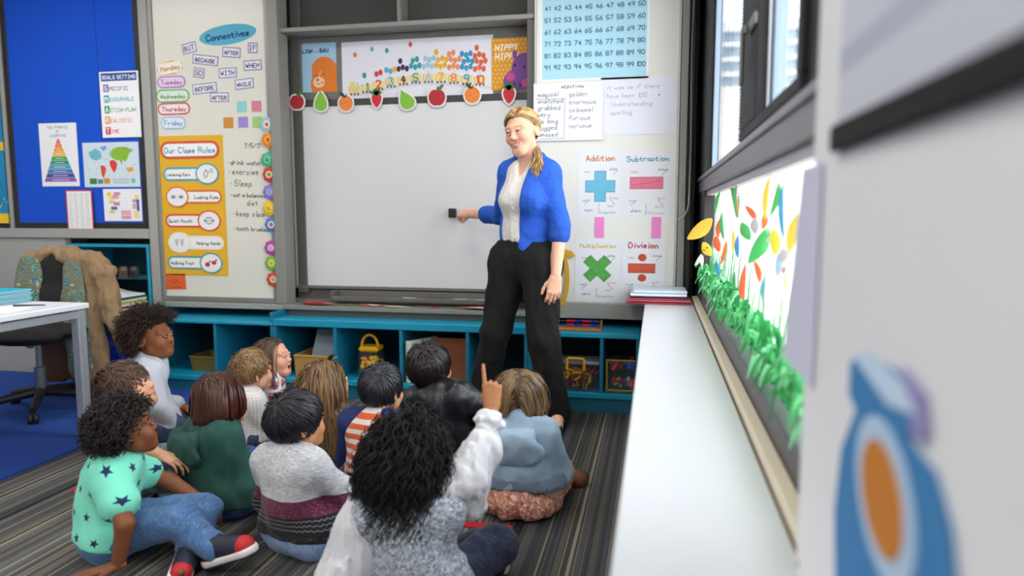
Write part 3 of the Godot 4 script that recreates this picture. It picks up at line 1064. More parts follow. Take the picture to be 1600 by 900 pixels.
func shelves() -> void:
	var z := -3.98
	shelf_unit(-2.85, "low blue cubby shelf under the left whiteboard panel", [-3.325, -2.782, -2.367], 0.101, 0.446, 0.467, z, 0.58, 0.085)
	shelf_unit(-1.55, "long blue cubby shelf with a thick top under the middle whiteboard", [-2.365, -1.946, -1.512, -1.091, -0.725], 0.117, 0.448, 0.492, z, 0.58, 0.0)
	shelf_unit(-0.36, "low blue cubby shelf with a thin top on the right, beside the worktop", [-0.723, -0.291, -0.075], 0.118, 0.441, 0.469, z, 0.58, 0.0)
	# tall opening with a blue shelf at the left
	var ts := thing("book_shelf", "tall blue shelf in the wall opening behind the jacket", "shelf", Vector3(-3.74, 0, -4.2))
	var teal := sm("1797b4", 0.5)
	part("frame", frame_xy(-0.335, 0.335, 0.0, 0.945, -0.4, 0.012, 0.022), teal, ts)
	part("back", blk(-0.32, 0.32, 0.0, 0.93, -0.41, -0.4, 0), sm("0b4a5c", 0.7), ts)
	for y in [0.72, 0.47, 0.115]:
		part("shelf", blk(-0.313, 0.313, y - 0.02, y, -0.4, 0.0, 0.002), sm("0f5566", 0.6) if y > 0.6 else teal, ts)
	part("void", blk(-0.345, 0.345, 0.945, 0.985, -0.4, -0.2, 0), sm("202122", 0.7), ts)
	var ob := thing("storage_tub", "small orange box on the upper shelf behind the jacket", "box", Vector3(-3.74, 0.721, -4.05))
	part("box", blk(-0.05, 0.05, 0, 0.085, -0.05, 0.05, 0.008), sm("f08a10", 0.5), ob)
	part("lid", blk(-0.053, 0.053, 0.085, 0.1, -0.053, 0.053, 0.006), sm("f4981c", 0.5), ob)
	for i in 3:
		var b := MB.new()
		b.lathe(PackedVector2Array([Vector2(0, 0), Vector2(0.03, 0), Vector2(0.034, 0.05), Vector2(0.024, 0.075), Vector2(0, 0.08)]), 14)
		solo("jar", b, sm(["3a2c28", "55483f", "2c2a2e"][i], 0.3), ["dark jar left of the others on the upper blue shelf", "brownish jar between the two dark jars on the upper shelf", "dark jar at the right end of the upper blue shelf"][i], "jar", Vector3(-3.6 + i * 0.065, 0.721, -4.08 - 0.02 * i), 0, "jars on the upper shelf")
	# magazines sagging on the middle shelf
	var mc := ["f0efe8", "1d6b52", "222a2a", "efece4", "8f2a24", "e8e6da", "c9c43a", "f2f2ee", "14604f", "ffffff"]
	var ml := ["white magazine at the bottom of the sagging pile", "green magazine low in the sagging pile", "black magazine in the sagging pile", "cream magazine in the middle of the sagging pile", "dark red magazine in the sagging pile", "ivory magazine above the red one", "yellow-green magazine in the sagging pile", "white magazine under the green cover", "teal green magazine near the top of the pile", "white magazine on top of the sagging pile"]
	for i in 10:
		var b := MB.new()
		var ps := PackedVector2Array()
		for j in 9:
			var u := j / 8.0
			ps.append(Vector2(u * 0.40, 0.10 * (1.0 - u) * (1.0 - u) + 0.012))
		for j in 9:
			var u := 1.0 - j / 8.0
			ps.append(Vector2(u * 0.40, 0.10 * (1.0 - u) * (1.0 - u)))
		b.prism(ps, -0.13, 0.13)
		var o := solo("magazine", b, sm(mc[i], 0.4), ml[i], "magazine", Vector3(-3.845 + 0.004 * (i % 3), 0.4705 + i * 0.0145, -4.07 + 0.012 * (i % 2)), 0.04 * (i % 3 - 1), "magazines sagging on the middle shelf")
		if i == 8 or i == 9:
			var d := MB.new()
			d.prism(outline("oval", 0.09, 0.06), 0, 0.001, Transform3D(Basis(Vector3.RIGHT, -PI / 2), Vector3(0.3, 0.0135, 0.06)))
			part("cover_print", d, sm("e6d63a" if i == 9 else "e9eee8", 0.4), o)
	var bb := bin_tub("storage_bin", "royal blue plastic bin on the bottom shelf beside the hanging jacket", "bin", Vector3(-3.52, 0.116, -4.0), Vector3(0.3, 0.2, 0.3), "0b2fb0", 0.35, 0.06)
	part("label_plate", blk(-0.05, 0.05, 0.13, 0.16, 0.157, 0.162, 0.002), sm("dfe3ee", 0.5), bb)
	# cubby contents, left to right
	bin_tub("basket", "small wicker basket in the first blue cubby, behind the child with the afro", "basket", Vector3(-2.92, 0.102, -4.2), Vector3(0.24, 0.10, 0.2), "7a6a2c", 0.8, 0.12)
	var wb := bin_tub("basket", "light wicker basket in the cubby behind the long blonde hair", "basket", Vector3(-2.13, 0.118, -4.13), Vector3(0.22, 0.14, 0.22), "b78d4a", 0.8, 0.05)
	var sh := MB.new()
	sh.rbox(Vector3(0.05, 0.18, -0.02), Vector3(0.2, 0.21, 0.01), 0.002, Basis(Vector3.RIGHT, -0.5))
	sh.rbox(Vector3(0.06, 0.17, -0.05), Vector3(0.2, 0.22, 0.01), 0.002, Basis(Vector3.RIGHT, -0.6))
	solo("folder", sh, sm("8d9aa6", 0.5), "grey cardboard folders leaning in the light wicker basket", "folder", Vector3(-2.12, 0.13, -4.13))
	# tub of bricks with a yellow lid and handle
	var tub := thing("toy_tub", "clear tub of coloured building bricks with a yellow lid and loop handle", "toy tub", Vector3(-1.755, 0.118, -4.1))
	var b := MB.new()
	b.rbox(Vector3(0, 0.085, 0), Vector3(0.135, 0.17, 0.12), 0.012)
	part("tub", b, clear_plastic(), tub)
	blocks_heap(tub, "brick", Vector3(-0.045, 0.018, -0.04), Vector3(0.045, 0.125, 0.042), ["d8a912", "b32b22", "2b3f9a", "e2c02a", "7f1f1c", "2f7a3a"], 84, 0.025)
	b = MB.new()
	b.rbox(Vector3(0, 0.188, 0), Vector3(0.13, 0.035, 0.12), 0.012)
	part("lid", b, sm("e0a512", 0.4), tub)
	b = MB.new()
	var hp := PackedVector3Array()
	for i in 15:
		var a := PI * i / 14.0
		hp.append(Vector3(cos(a) * 0.055, 0.2 + sin(a) * 0.075, 0.02))
	b.tube(hp, 0.009, 0.009, 8)
	part("handle", b, sm("d9a010", 0.4), tub)
	# books in the cubby behind the black-haired boy
	var bx := [["white ring binder leaning at the left of the cubby behind the leather jacket", "c9cfc4", -1.415, 0.26, 0.25, 0.03], ["brown wooden board standing in the cubby behind the leather jacket", "8a4a26", -1.225, 0.27, 0.22, 0.016]]
	for q in bx:
		var p := MB.new()
		if q[5] > 0.02:
			p.rbox(Vector3(0, q[3] * 0.5, 0), Vector3(q[5], q[3], q[4]), 0.004, Basis(Vector3.UP, -0.5))
		else:
			p.rbox(Vector3(0, q[3] * 0.5, 0), Vector3(q[4], q[3], q[5]), 0.004)
		solo("binder" if q[5] > 0.02 else "wooden_board", p, sm(q[1], 0.6), q[0], "binder" if q[5] > 0.02 else "board", Vector3(q[2], 0.118, -4.1))
	var gb := MB.new()
	gb.rbox(Vector3(0, 0.05, 0), Vector3(0.2, 0.1, 0.26), 0.005)
	solo("box", gb, sm("9aa0a0", 0.6), "grey box lying in front of the brown wooden board", "box", Vector3(-1.215, 0.118, -4.24))
	# carry boxes of shapes on the right
	var c1 := thing("toy_tub", "clear carry box of yellow and red plastic links with a yellow handle", "toy tub", Vector3(-0.42, 0.119, -4.08))
	part("box", blk(-0.115, 0.115, 0, 0.16, -0.09, 0.09, 0.008), clear_plastic(), c1)
	part("lid", blk(-0.12, 0.12, 0.16, 0.178, -0.095, 0.095, 0.006), sm("7d8388", 0.4), c1)
	blocks_heap(c1, "link", Vector3(-0.09, 0.02, -0.06), Vector3(0.09, 0.12, 0.078), ["d9a514", "7a2a30", "c98a12", "6e2530", "dcae2a", "8c3a2a"], 90, 0.034, true)
	b = MB.new()
	b.tube(PackedVector3Array([Vector3(-0.07, 0.13, 0.1), Vector3(-0.07, 0.19, 0.1), Vector3(-0.062, 0.198, 0.1), Vector3(0.022, 0.198, 0.1), Vector3(0.03, 0.19, 0.1), Vector3(0.03, 0.13, 0.1)]), 0.008, 0.008, 8)
	part("handle", b, sm("e0a916", 0.4), c1)
	var c2 := thing("toy_tub", "clear toy box of small pegs in the last cubby, cut off by the worktop", "toy tub", Vector3(-0.17, 0.119, -4.08))
	part("box", blk(-0.09, 0.09, 0, 0.19, -0.09, 0.09, 0.008), clear_plastic(), c2)
	part("rim", frame_xy(-0.095, 0.095, 0.012, 0.2, 0.088, 0.094, 0.012), sm("8f7a1c", 0.4), c2)
	blocks_heap(c2, "peg", Vector3(-0.06, 0.02, -0.06), Vector3(0.06, 0.07, 0.08), ["a8263c", "243a9a", "d9d4cc", "c22c3a", "caa21c"], 30, 0.02)
	blocks_heap(c2, "peg", Vector3(-0.06, 0.13, -0.05), Vector3(0.07, 0.17, 0.07), ["b0243e", "1d57c0", "a82a4a"], 12, 0.028)
	# abacus on the right shelf
	var ab := thing("abacus", "low wooden abacus with red and blue beads lying on the right shelf top", "abacus", Vector3(-0.43, 0.4695, -4.06))
	part("base", blk(-0.135, 0.135, 0, 0.016, -0.035, 0.035, 0.004), sm("b5702a", 0.6), ab)
	for s in [-1, 1]:
		b = MB.new()
		b.rbox(Vector3(0.13 * s, 0.035, 0), Vector3(0.012, 0.06, 0.06), 0.005)
		part("end_board", b, sm("9a5a22", 0.6), ab)
	for r in 2:
		b = MB.new()
		b.tube(PackedVector3Array([Vector3(-0.13, 0.034 + 0.02 * r, 0.012 - 0.02 * r), Vector3(0.13, 0.034 + 0.02 * r, 0.012 - 0.02 * r)]), 0.0015, 0.0015, 5)
		part("rod", b, sm("8a8a88", 0.3, 0.8), ab)
		for i in 20:
			b = MB.new()
			b.lathe(PackedVector2Array([Vector2(0.002, -0.0045), Vector2(0.0085, -0.002), Vector2(0.0085, 0.002), Vector2(0.002, 0.0045)]), 8, Transform3D(Basis(Vector3.FORWARD, PI / 2), Vector3.ZERO))
			part("bead", b, sm("c8203a" if (i / 5) % 2 == 0 else "1b2c9a", 0.35), ab, Vector3(-0.07 + i * 0.0092, 0.034 + 0.02 * r, 0.012 - 0.02 * r))

# ---------------------------------------------------------------- worktop along the windows
func worktop() -> void:
	var wt := thing("worktop", "long white worktop under the windows, running towards the camera", "worktop", Vector3.ZERO)
	part("top", blk(-0.052, 0.214, 0.63, 0.655, -4.18, -0.35, 0.004), sm("c8cbcf", 0.3), wt)
	part("front_panel", blk(-0.04, -0.02, 0.0, 0.63, -4.18, -0.36, 0.002), sm("c9ccd0", 0.5), wt)
	var up := struct("trim_4", "cream upstand strip behind the worktop")
	part("upstand", blk(0.216, 0.25, 0.62, 0.676, -4.18, -0.985, 0.004), sm("d3c9b4", 0.6), up)
	part("joint", blk(0.2135, 0.2165, 0.64, 0.6575, -4.18, -0.985, 0), sm("5a4a34", 0.9), up)
	var kn := MB.new()
	kn.lathe(PackedVector2Array([Vector2(0, 0), Vector2(0.006, 0), Vector2(0.006, 0.012), Vector2(0.011, 0.016), Vector2(0.011, 0.024), Vector2(0, 0.026)]), 16, Transform3D(Basis(Vector3.UP, -0.4) * Basis(Vector3.FORWARD, -PI / 2), Vector3.ZERO))
	solo("knob", kn, sm("8d8f92", 0.3, 0.9), "small round metal knob low on the edge of the white pillar", "knob", Vector3(0.1995, 0.675, -0.972), PI)
	# folders and papers at the far end
	var fc := [["red folder at the very bottom of the pile on the worktop", "b03a4a", 0.0], ["pink folder lying on the red folder", "d8737f", 0.012], ["crimson folder under the navy one", "b8445a", 0.021], ["dark navy folder in the middle of the worktop pile", "242444", 0.030], ["white paper pad lying on the navy folder", "eceff3", 0.042], ["pale blue folder slanted on top of the worktop pile", "cfe0ec", 0.058]]
	for i in fc.size():
		var b := MB.new()
		b.rbox(Vector3(0, 0.005, 0), Vector3(0.355 - 0.012 * i, 0.008 if i < 4 else 0.014, 0.26), 0.003)
		if i == 1 or i == 2:
			b.rbox(Vector3(0, 0.005, 0.004), Vector3(0.34, 0.003, 0.262), 0.001)
		solo("folder", b, sm(fc[i][1], 0.45), fc[i][0], "folder", Vector3(0.022 + 0.006 * (i % 2), 0.6555 + fc[i][2] * 1.05, -4.03 - 0.004 * i), 0.02 * (i % 3 - 1), "folders piled on the worktop")

# ---------------------------------------------------------------- desk, chair and jacket at the left
func desk_corner() -> void:
	var alu := sm("a9adb3", 0.4, 0.35)
	var dk := thing("desk", "white desk with grey metal legs at the left edge", "desk", Vector3(-3.55, 0, -2.35))
	part("top", blk(-0.72, 0.715, 0.672, 0.70, -0.69, 0.69, 0.004), sm("e2e5ea", 0.4), dk)
	part("side_rail", blk(0.66, 0.70, 0.625, 0.665, -0.63, 0.63, 0.004), alu, dk)
	part("side_rail", blk(-0.70, -0.66, 0.625, 0.665, -0.63, 0.63, 0.004), alu, dk)
	part("end_rail", blk(-0.66, 0.66, 0.625, 0.665, -0.67, -0.63, 0.004), alu, dk)
	part("end_rail", blk(-0.66, 0.66, 0.625, 0.665, 0.63, 0.67, 0.004), alu, dk)
	for sx in [-1, 1]:
		for sz in [-1, 1]:
			var b := MB.new()
			b.rbox(Vector3(0.68 * sx, 0.335, 0.65 * sz), Vector3(0.05, 0.67, 0.05), 0.006)
			b.rbox(Vector3(0.68 * sx + 0.0255, 0.335, 0.65 * sz), Vector3(0.004, 0.64, 0.016), 0.001)
			part("leg", b, alu, dk)
	# teal exercise books stacked on the desk, each a thing
	for i in 8:
		var o := thing("exercise_book", "teal exercise book, " + ["at the bottom", "second from the bottom", "third from the bottom", "fourth from the bottom", "fourth from the top", "third from the top", "second from the top", "on top"][i] + " of the stack on the desk", "book", Vector3(-3.335 + 0.004 * (i % 3), 0.7005 + i * 0.0083, -2.92 - 0.003 * (i % 2)), 0.03 * (i % 3 - 1), "teal exercise books stacked on the desk")
		part("cover", blk(-0.16, 0.16, 0.0, 0.0017, -0.11, 0.11, 0.0006), sm("14a5bd", 0.5), o)
		part("pages", blk(-0.157, 0.157, 0.0017, 0.006, -0.108, 0.107, 0.0006), sm("d6e6ea", 0.8), o)
		part("cover", blk(-0.16, 0.16, 0.006, 0.0077, -0.11, 0.11, 0.0006), sm("19b0c6", 0.5), o)
	var pa := Art.new(256, 360, H("eef0f2"), 8)
	for i in 9:
		pa.line([Vector2(20, 40 + i * 34), Vector2(230 - 60 * (i % 3), 36 + i * 34)], 2.5, H("8f93b8"))
	for i in 4:
		var b := MB.new()
		b.prism(outline("rect", 0.21, 0.297), 0, 0.0012, Transform3D(Basis(Vector3.RIGHT, -PI / 2), Vector3.ZERO), Vector2(0.5, 0.5), Vector2(1 / 0.21, 1 / 0.297))
		solo("paper", b, tm(pa.tex(), 0.7), ["white worksheet beside the desk's right edge", "white worksheet nearer the camera on the desk", "white worksheet half under the others", "white worksheet at the far side of the desk"][i], "paper", Vector3([-3.02, -3.10, -3.28, -3.22][i], 0.7006 + 0.0014 * i, [-2.72, -2.42, -2.5, -2.62][i]), [0.3, 1.2, -0.3, 0.7][i], "worksheets on the desk")
	var pn := MB.new()
	pn.tube(PackedVector3Array([Vector3(-0.07, 0.005, 0), Vector3(0.06, 0.005, 0), Vector3(0.075, 0.005, 0)]), 0.0045, 0.002, 8)
	solo("pen", pn, sm("1d1c2a", 0.4), "black pen lying on the desk near its far right corner", "pen", Vector3(-2.985, 0.7045, -2.83), 0.35)
	# office chair
	var ch := thing("office_chair", "black office chair on castors behind the desk, a jacket over its back", "chair", Vector3(-3.52, 0, -3.38), 0.15)
	var blackf := cloth("161514", "weave", 0.05, 0.05, 0.85)
	var bk := sm("1a1a1c", 0.5)
	var f := Field.new(Vector3(-0.3, 0.38, -0.3), Vector3(0.3, 0.55, 0.3), 0.014)
	f.cap(Vector3(-0.12, 0.46, -0.1), Vector3(0.12, 0.46, -0.1), 0.1, 0.1, 0.04, Vector3.UP, 2.4)
	f.cap(Vector3(-0.12, 0.46, 0.12), Vector3(0.12, 0.46, 0.12), 0.1, 0.1, 0.06, Vector3.UP, 2.4)
	f.cap(Vector3(0, 0.46, -0.1), Vector3(0, 0.46, 0.12), 0.14, 0.14, 0.06, Vector3.UP, 3.2)
	var m := MB.new()
	f.to(m)
	part("seat", m, blackf, ch)
	f = Field.new(Vector3(-0.28, 0.48, -0.36), Vector3(0.28, 0.98, -0.1), 0.014)
	f.cap(Vector3(-0.1, 0.62, -0.2), Vector3(0.1, 0.62, -0.2), 0.1, 0.1, 0.05, Vector3.BACK, 2.6)
	f.cap(Vector3(-0.11, 0.80, -0.23), Vector3(0.11, 0.80, -0.23), 0.11, 0.11, 0.08, Vector3.BACK, 2.8)
	m = MB.new()
	f.to(m)
	part("backrest", m, blackf, ch)
	part("back_support", blk(-0.03, 0.03, 0.40, 0.7, -0.29, -0.255, 0.006), bk, ch)
	m = MB.new()
	m.lathe(PackedVector2Array([Vector2(0.03, 0.1), Vector2(0.03, 0.26), Vector2(0.018, 0.265), Vector2(0.018, 0.4), Vector2(0.08, 0.405), Vector2(0.08, 0.42)]), 16)
	part("gas_post", m, sm("8f9296", 0.3, 0.8), ch)
	for i in 5:
		var d := Vector3(0, 0, 1).rotated(Vector3.UP, TAU * i / 5 + 0.5)
		m = MB.new()
		m.tube(PackedVector3Array([d * 0.03 + Vector3(0, 0.115, 0), d * 0.17 + Vector3(0, 0.1, 0), d * 0.3 + Vector3(0, 0.075, 0)]), 0.028, 0.018, 8)
		var leg := part("leg", m, bk, ch)
		m = MB.new()
		for s in [-1, 1]:
			m.lathe(PackedVector2Array([Vector2(0, -0.01), Vector2(0.024, -0.01), Vector2(0.027, 0), Vector2(0.024, 0.01), Vector2(0, 0.01)]), 14, Transform3D(Basis(d, PI / 2).rotated(Vector3.UP, 0) , d * 0.3 + d.cross(Vector3.UP) * 0.014 * s + Vector3(0, 0.027, 0)))
		m.tube(PackedVector3Array([d * 0.3 + Vector3(0, 0.08, 0), d * 0.3 + Vector3(0, 0.03, 0)]), 0.008, 0.008, 6)
		part("caster", m, bk, leg)
	jacket()

func jacket() -> void:
	# an open embroidered jacket hung over the chair back, its front towards the camera, a sleeve hanging at the right
	var j := thing("jacket", "tan jacket with teal embroidery, hung open over the office chair", "jacket", Vector3(-3.56, 0, -3.62), 0.1)
	var a := Art.new(512, 512, H("8f7556"), 21)
	for i in 60:
		a.hatch(a.r.randf() * 480, a.r.randf() * 480, a.r.randf() * 512, 500, H("84694b"), 22, 1.5)
		if i > 6:
			break
	var tan := tm(a.tex(), 0.85)
	bumpy(tan, "fold", 0.5, 0.3)
	var e := Art.new(512, 512, H("6d7560"), 22)
	for i in 90:
		var p := Vector2(e.r.randf() * 512, e.r.randf() * 512)
		var cc: Color = [H("1d7f86"), H("2c9a94"), H("15605e"), H("7f8a70"), H("1f6fa0"), H("b9a884")][i % 6]
		e.ell(p.x, p.y, e.r.randf_range(8, 26), e.r.randf_range(8, 26), cc)
		e.ell(p.x, p.y, 5, 5, H("c9b896"))
	for i in 1500:
		e.ell(e.r.randf() * 512, e.r.randf() * 512, 2.2, 2.2, [H("d8cdb4"), H("123c44"), H("38b0aa"), H("4a4030")][i % 4])
	var emb := tm(e.tex(), 0.8)
	bumpy(emb, "leather", 0.3, 0.1)
	var ns := noise(9.0, 6, 2)
	# shoulders and collar
	var f := Field.new(Vector3(-0.36, 0.5, -0.16), Vector3(0.5, 1.0, 0.28), 0.013)
	f.cap(Vector3(-0.2, 0.87, 0.0), Vector3(0.2, 0.88, 0.0), 0.055, 0.05, 0.03)
	f.cap(Vector3(-0.08, 0.90, 0.0), Vector3(0.08, 0.90, 0.0), 0.05, 0.05, 0.04)
	f.cap(Vector3(-0.17, 0.84, -0.03), Vector3(-0.13, 0.5, -0.06), 0.06, 0.05, 0.05)
	f.cap(Vector3(0.17, 0.84, -0.03), Vector3(0.15, 0.5, -0.06), 0.06, 0.05, 0.05)
	f.cap(Vector3(0.0, 0.84, -0.07), Vector3(0.0, 0.5, -0.08), 0.12, 0.12, 0.05, Vector3.BACK, 4.0)
	f.ell(Vector3(-0.035, 0.70, 0.09), Vector3(0.085, 0.235, 0.13), Basis.IDENTITY, 0.02, true)
	f.wrinkle(ns, 0.018, Vector3(1.5, 0.6, 1.5))
	var m := MB.new()
	f.to(m, 2, Vector2(0.5, 0.5))
	part("body", m, tan, j)
	# embroidered fronts either side of the opening
	for s in [-1, 1]:
		f = Field.new(Vector3(-0.3, 0.12, -0.12), Vector3(0.36, 0.95, 0.26), 0.012)
		if s < 0:
			f.cap(Vector3(-0.165, 0.815, 0.055), Vector3(-0.18, 0.62, 0.08), 0.088, 0.09, 0.03, Vector3.BACK, 5.0)
			f.cap(Vector3(-0.18, 0.62, 0.08), Vector3(-0.19, 0.40, 0.07), 0.09, 0.07, 0.03, Vector3.BACK, 5.0)
		else:
			f.cap(Vector3(0.115, 0.815, 0.055), Vector3(0.125, 0.62, 0.08), 0.07, 0.08, 0.03, Vector3.BACK, 5.0)
			f.cap(Vector3(0.125, 0.62, 0.08), Vector3(0.15, 0.22, 0.07), 0.08, 0.09, 0.03, Vector3.BACK, 5.0)
		f.wrinkle(ns, 0.016, Vector3(1.4, 0.6, 1.4))
		m = MB.new()
		f.to(m, 2, Vector2(0.35, 0.35))
		part("embroidered_front", m, emb, j)
		f = Field.new(Vector3(-0.34, 0.1, -0.12), Vector3(0.4, 0.95, 0.26), 0.013)
		if s < 0:
			f.cap(Vector3(-0.22, 0.84, 0.03), Vector3(-0.25, 0.42, 0.05), 0.05, 0.05, 0.03, Vector3.BACK, 2.0)
		else:
			f.cap(Vector3(0.21, 0.86, 0.03), Vector3(0.24, 0.16, 0.05), 0.055, 0.075, 0.03, Vector3.BACK, 2.0)
			f.cap(Vector3(0.24, 0.16, 0.05), Vector3(0.22, 0.15, 0.05), 0.075, 0.075, 0.03, Vector3.BACK, 2.0)
		f.wrinkle(ns, 0.022, Vector3(1.7, 0.5, 1.7))
		m = MB.new()
		f.to(m, 2, Vector2(0.5, 0.5))
		part("front_panel", m, tan, j)
	# the sleeve at the right
	f = Field.new(Vector3(0.12, 0.2, -0.15), Vector3(0.6, 0.98, 0.2), 0.012)
	f.cap(Vector3(0.215, 0.875, 0.0), Vector3(0.285, 0.80, 0.02), 0.055, 0.062, 0.03)
	f.cap(Vector3(0.285, 0.80, 0.02), Vector3(0.36, 0.55, 0.05), 0.062, 0.055, 0.03)
	f.cap(Vector3(0.36, 0.55, 0.05), Vector3(0.44, 0.33, 0.06), 0.055, 0.04, 0.03)
	f.wrinkle(ns, 0.022, Vector3(1.8, 0.9, 1.8))
	f.cut(Vector3(0.34, -0.94, 0.02).normalized(), Vector3(0.44, 0.33, 0.06).dot(Vector3(0.34, -0.94, 0.02).normalized()))
	m = MB.new()
	f.to(m, 2, Vector2(0.5, 0.5))
	var sl := part("sleeve", m, tan, j)
	f = Field.new(Vector3(0.3, 0.25, -0.05), Vector3(0.56, 0.5, 0.18), 0.01)
	f.cap(Vector3(0.415, 0.395, 0.058), Vector3(0.438, 0.335, 0.06), 0.05, 0.045, 0.01)
	f.cut(Vector3(0.34, -0.94, 0.02).normalized(), Vector3(0.44, 0.328, 0.06).dot(Vector3(0.34, -0.94, 0.02).normalized()))
	f.cut(Vector3(-0.34, 0.94, 0.0).normalized(), Vector3(0.415, 0.40, 0.058).dot(Vector3(-0.34, 0.94, 0.0).normalized()))
	m = MB.new()
	f.to(m, 2, Vector2(0.3, 0.3))
	part("cuff", m, emb, sl)
	# brown lining showing below the seat
	f = Field.new(Vector3(-0.25, 0.1, -0.2), Vector3(0.3, 0.6, 0.2), 0.014)
	f.cap(Vector3(-0.12, 0.5, -0.02), Vector3(-0.10, 0.18, -0.02), 0.1, 0.1, 0.04, Vector3.BACK, 3.2)
	f.cap(Vector3(0.08, 0.5, -0.02), Vector3(0.10, 0.16, -0.02), 0.12, 0.11, 0.04, Vector3.BACK, 3.2)
	f.wrinkle(ns, 0.01, Vector3(1.2, 0.3, 1.2))
	m = MB.new()
	f.to(m)
	part("lining", m, cloth("5a3a28", "fold", 0.4, 0.3, 0.7), j)

# ---------------------------------------------------------------- papers on the boards
func sheet(called: String, label: String, cat: String, c: Vector3, w: float, h: float, a: Art, rot := 0.0, group := "", rough := 0.75, th := 0.0012) -> MeshInstance3D:
	var b := MB.new()
	b.prism(outline("rect", w, h), 0.0, th, Transform3D(Basis(Vector3.BACK, deg_to_rad(rot)), Vector3.ZERO), Vector2(0.5, 0.5), Vector2(1.0 / w, 1.0 / h))
	if rot != 0.0: # texture coordinates follow the turned sheet
		for i in b.v.size():
			var p := Vector2(b.v[i].x, b.v[i].y).rotated(-deg_to_rad(rot))
			b.t[i] = Vector2(0.5 + p.x / w, 0.5 - p.y / h)
	return solo(called, b, tm(a.tex(), rough), label, cat, c, 0.0, group)

func relief(called: String, o: Node3D, a: Vector2, pl: PackedVector2Array, at: Vector2, w: float, h: float, m: Material, z0: float, z1: float) -> void:
	# a piece of card stuck on a sheet: it carries its own piece of the print
	var b := MB.new()
	b.prism(pl, z0, z1, Transform3D(Basis.IDENTITY, Vector3(at.x, at.y, 0)), Vector2(0.5 + at.x / w, 0.5 - at.y / h), Vector2(1.0 / w, 1.0 / h))
	part(called, b, m, o)

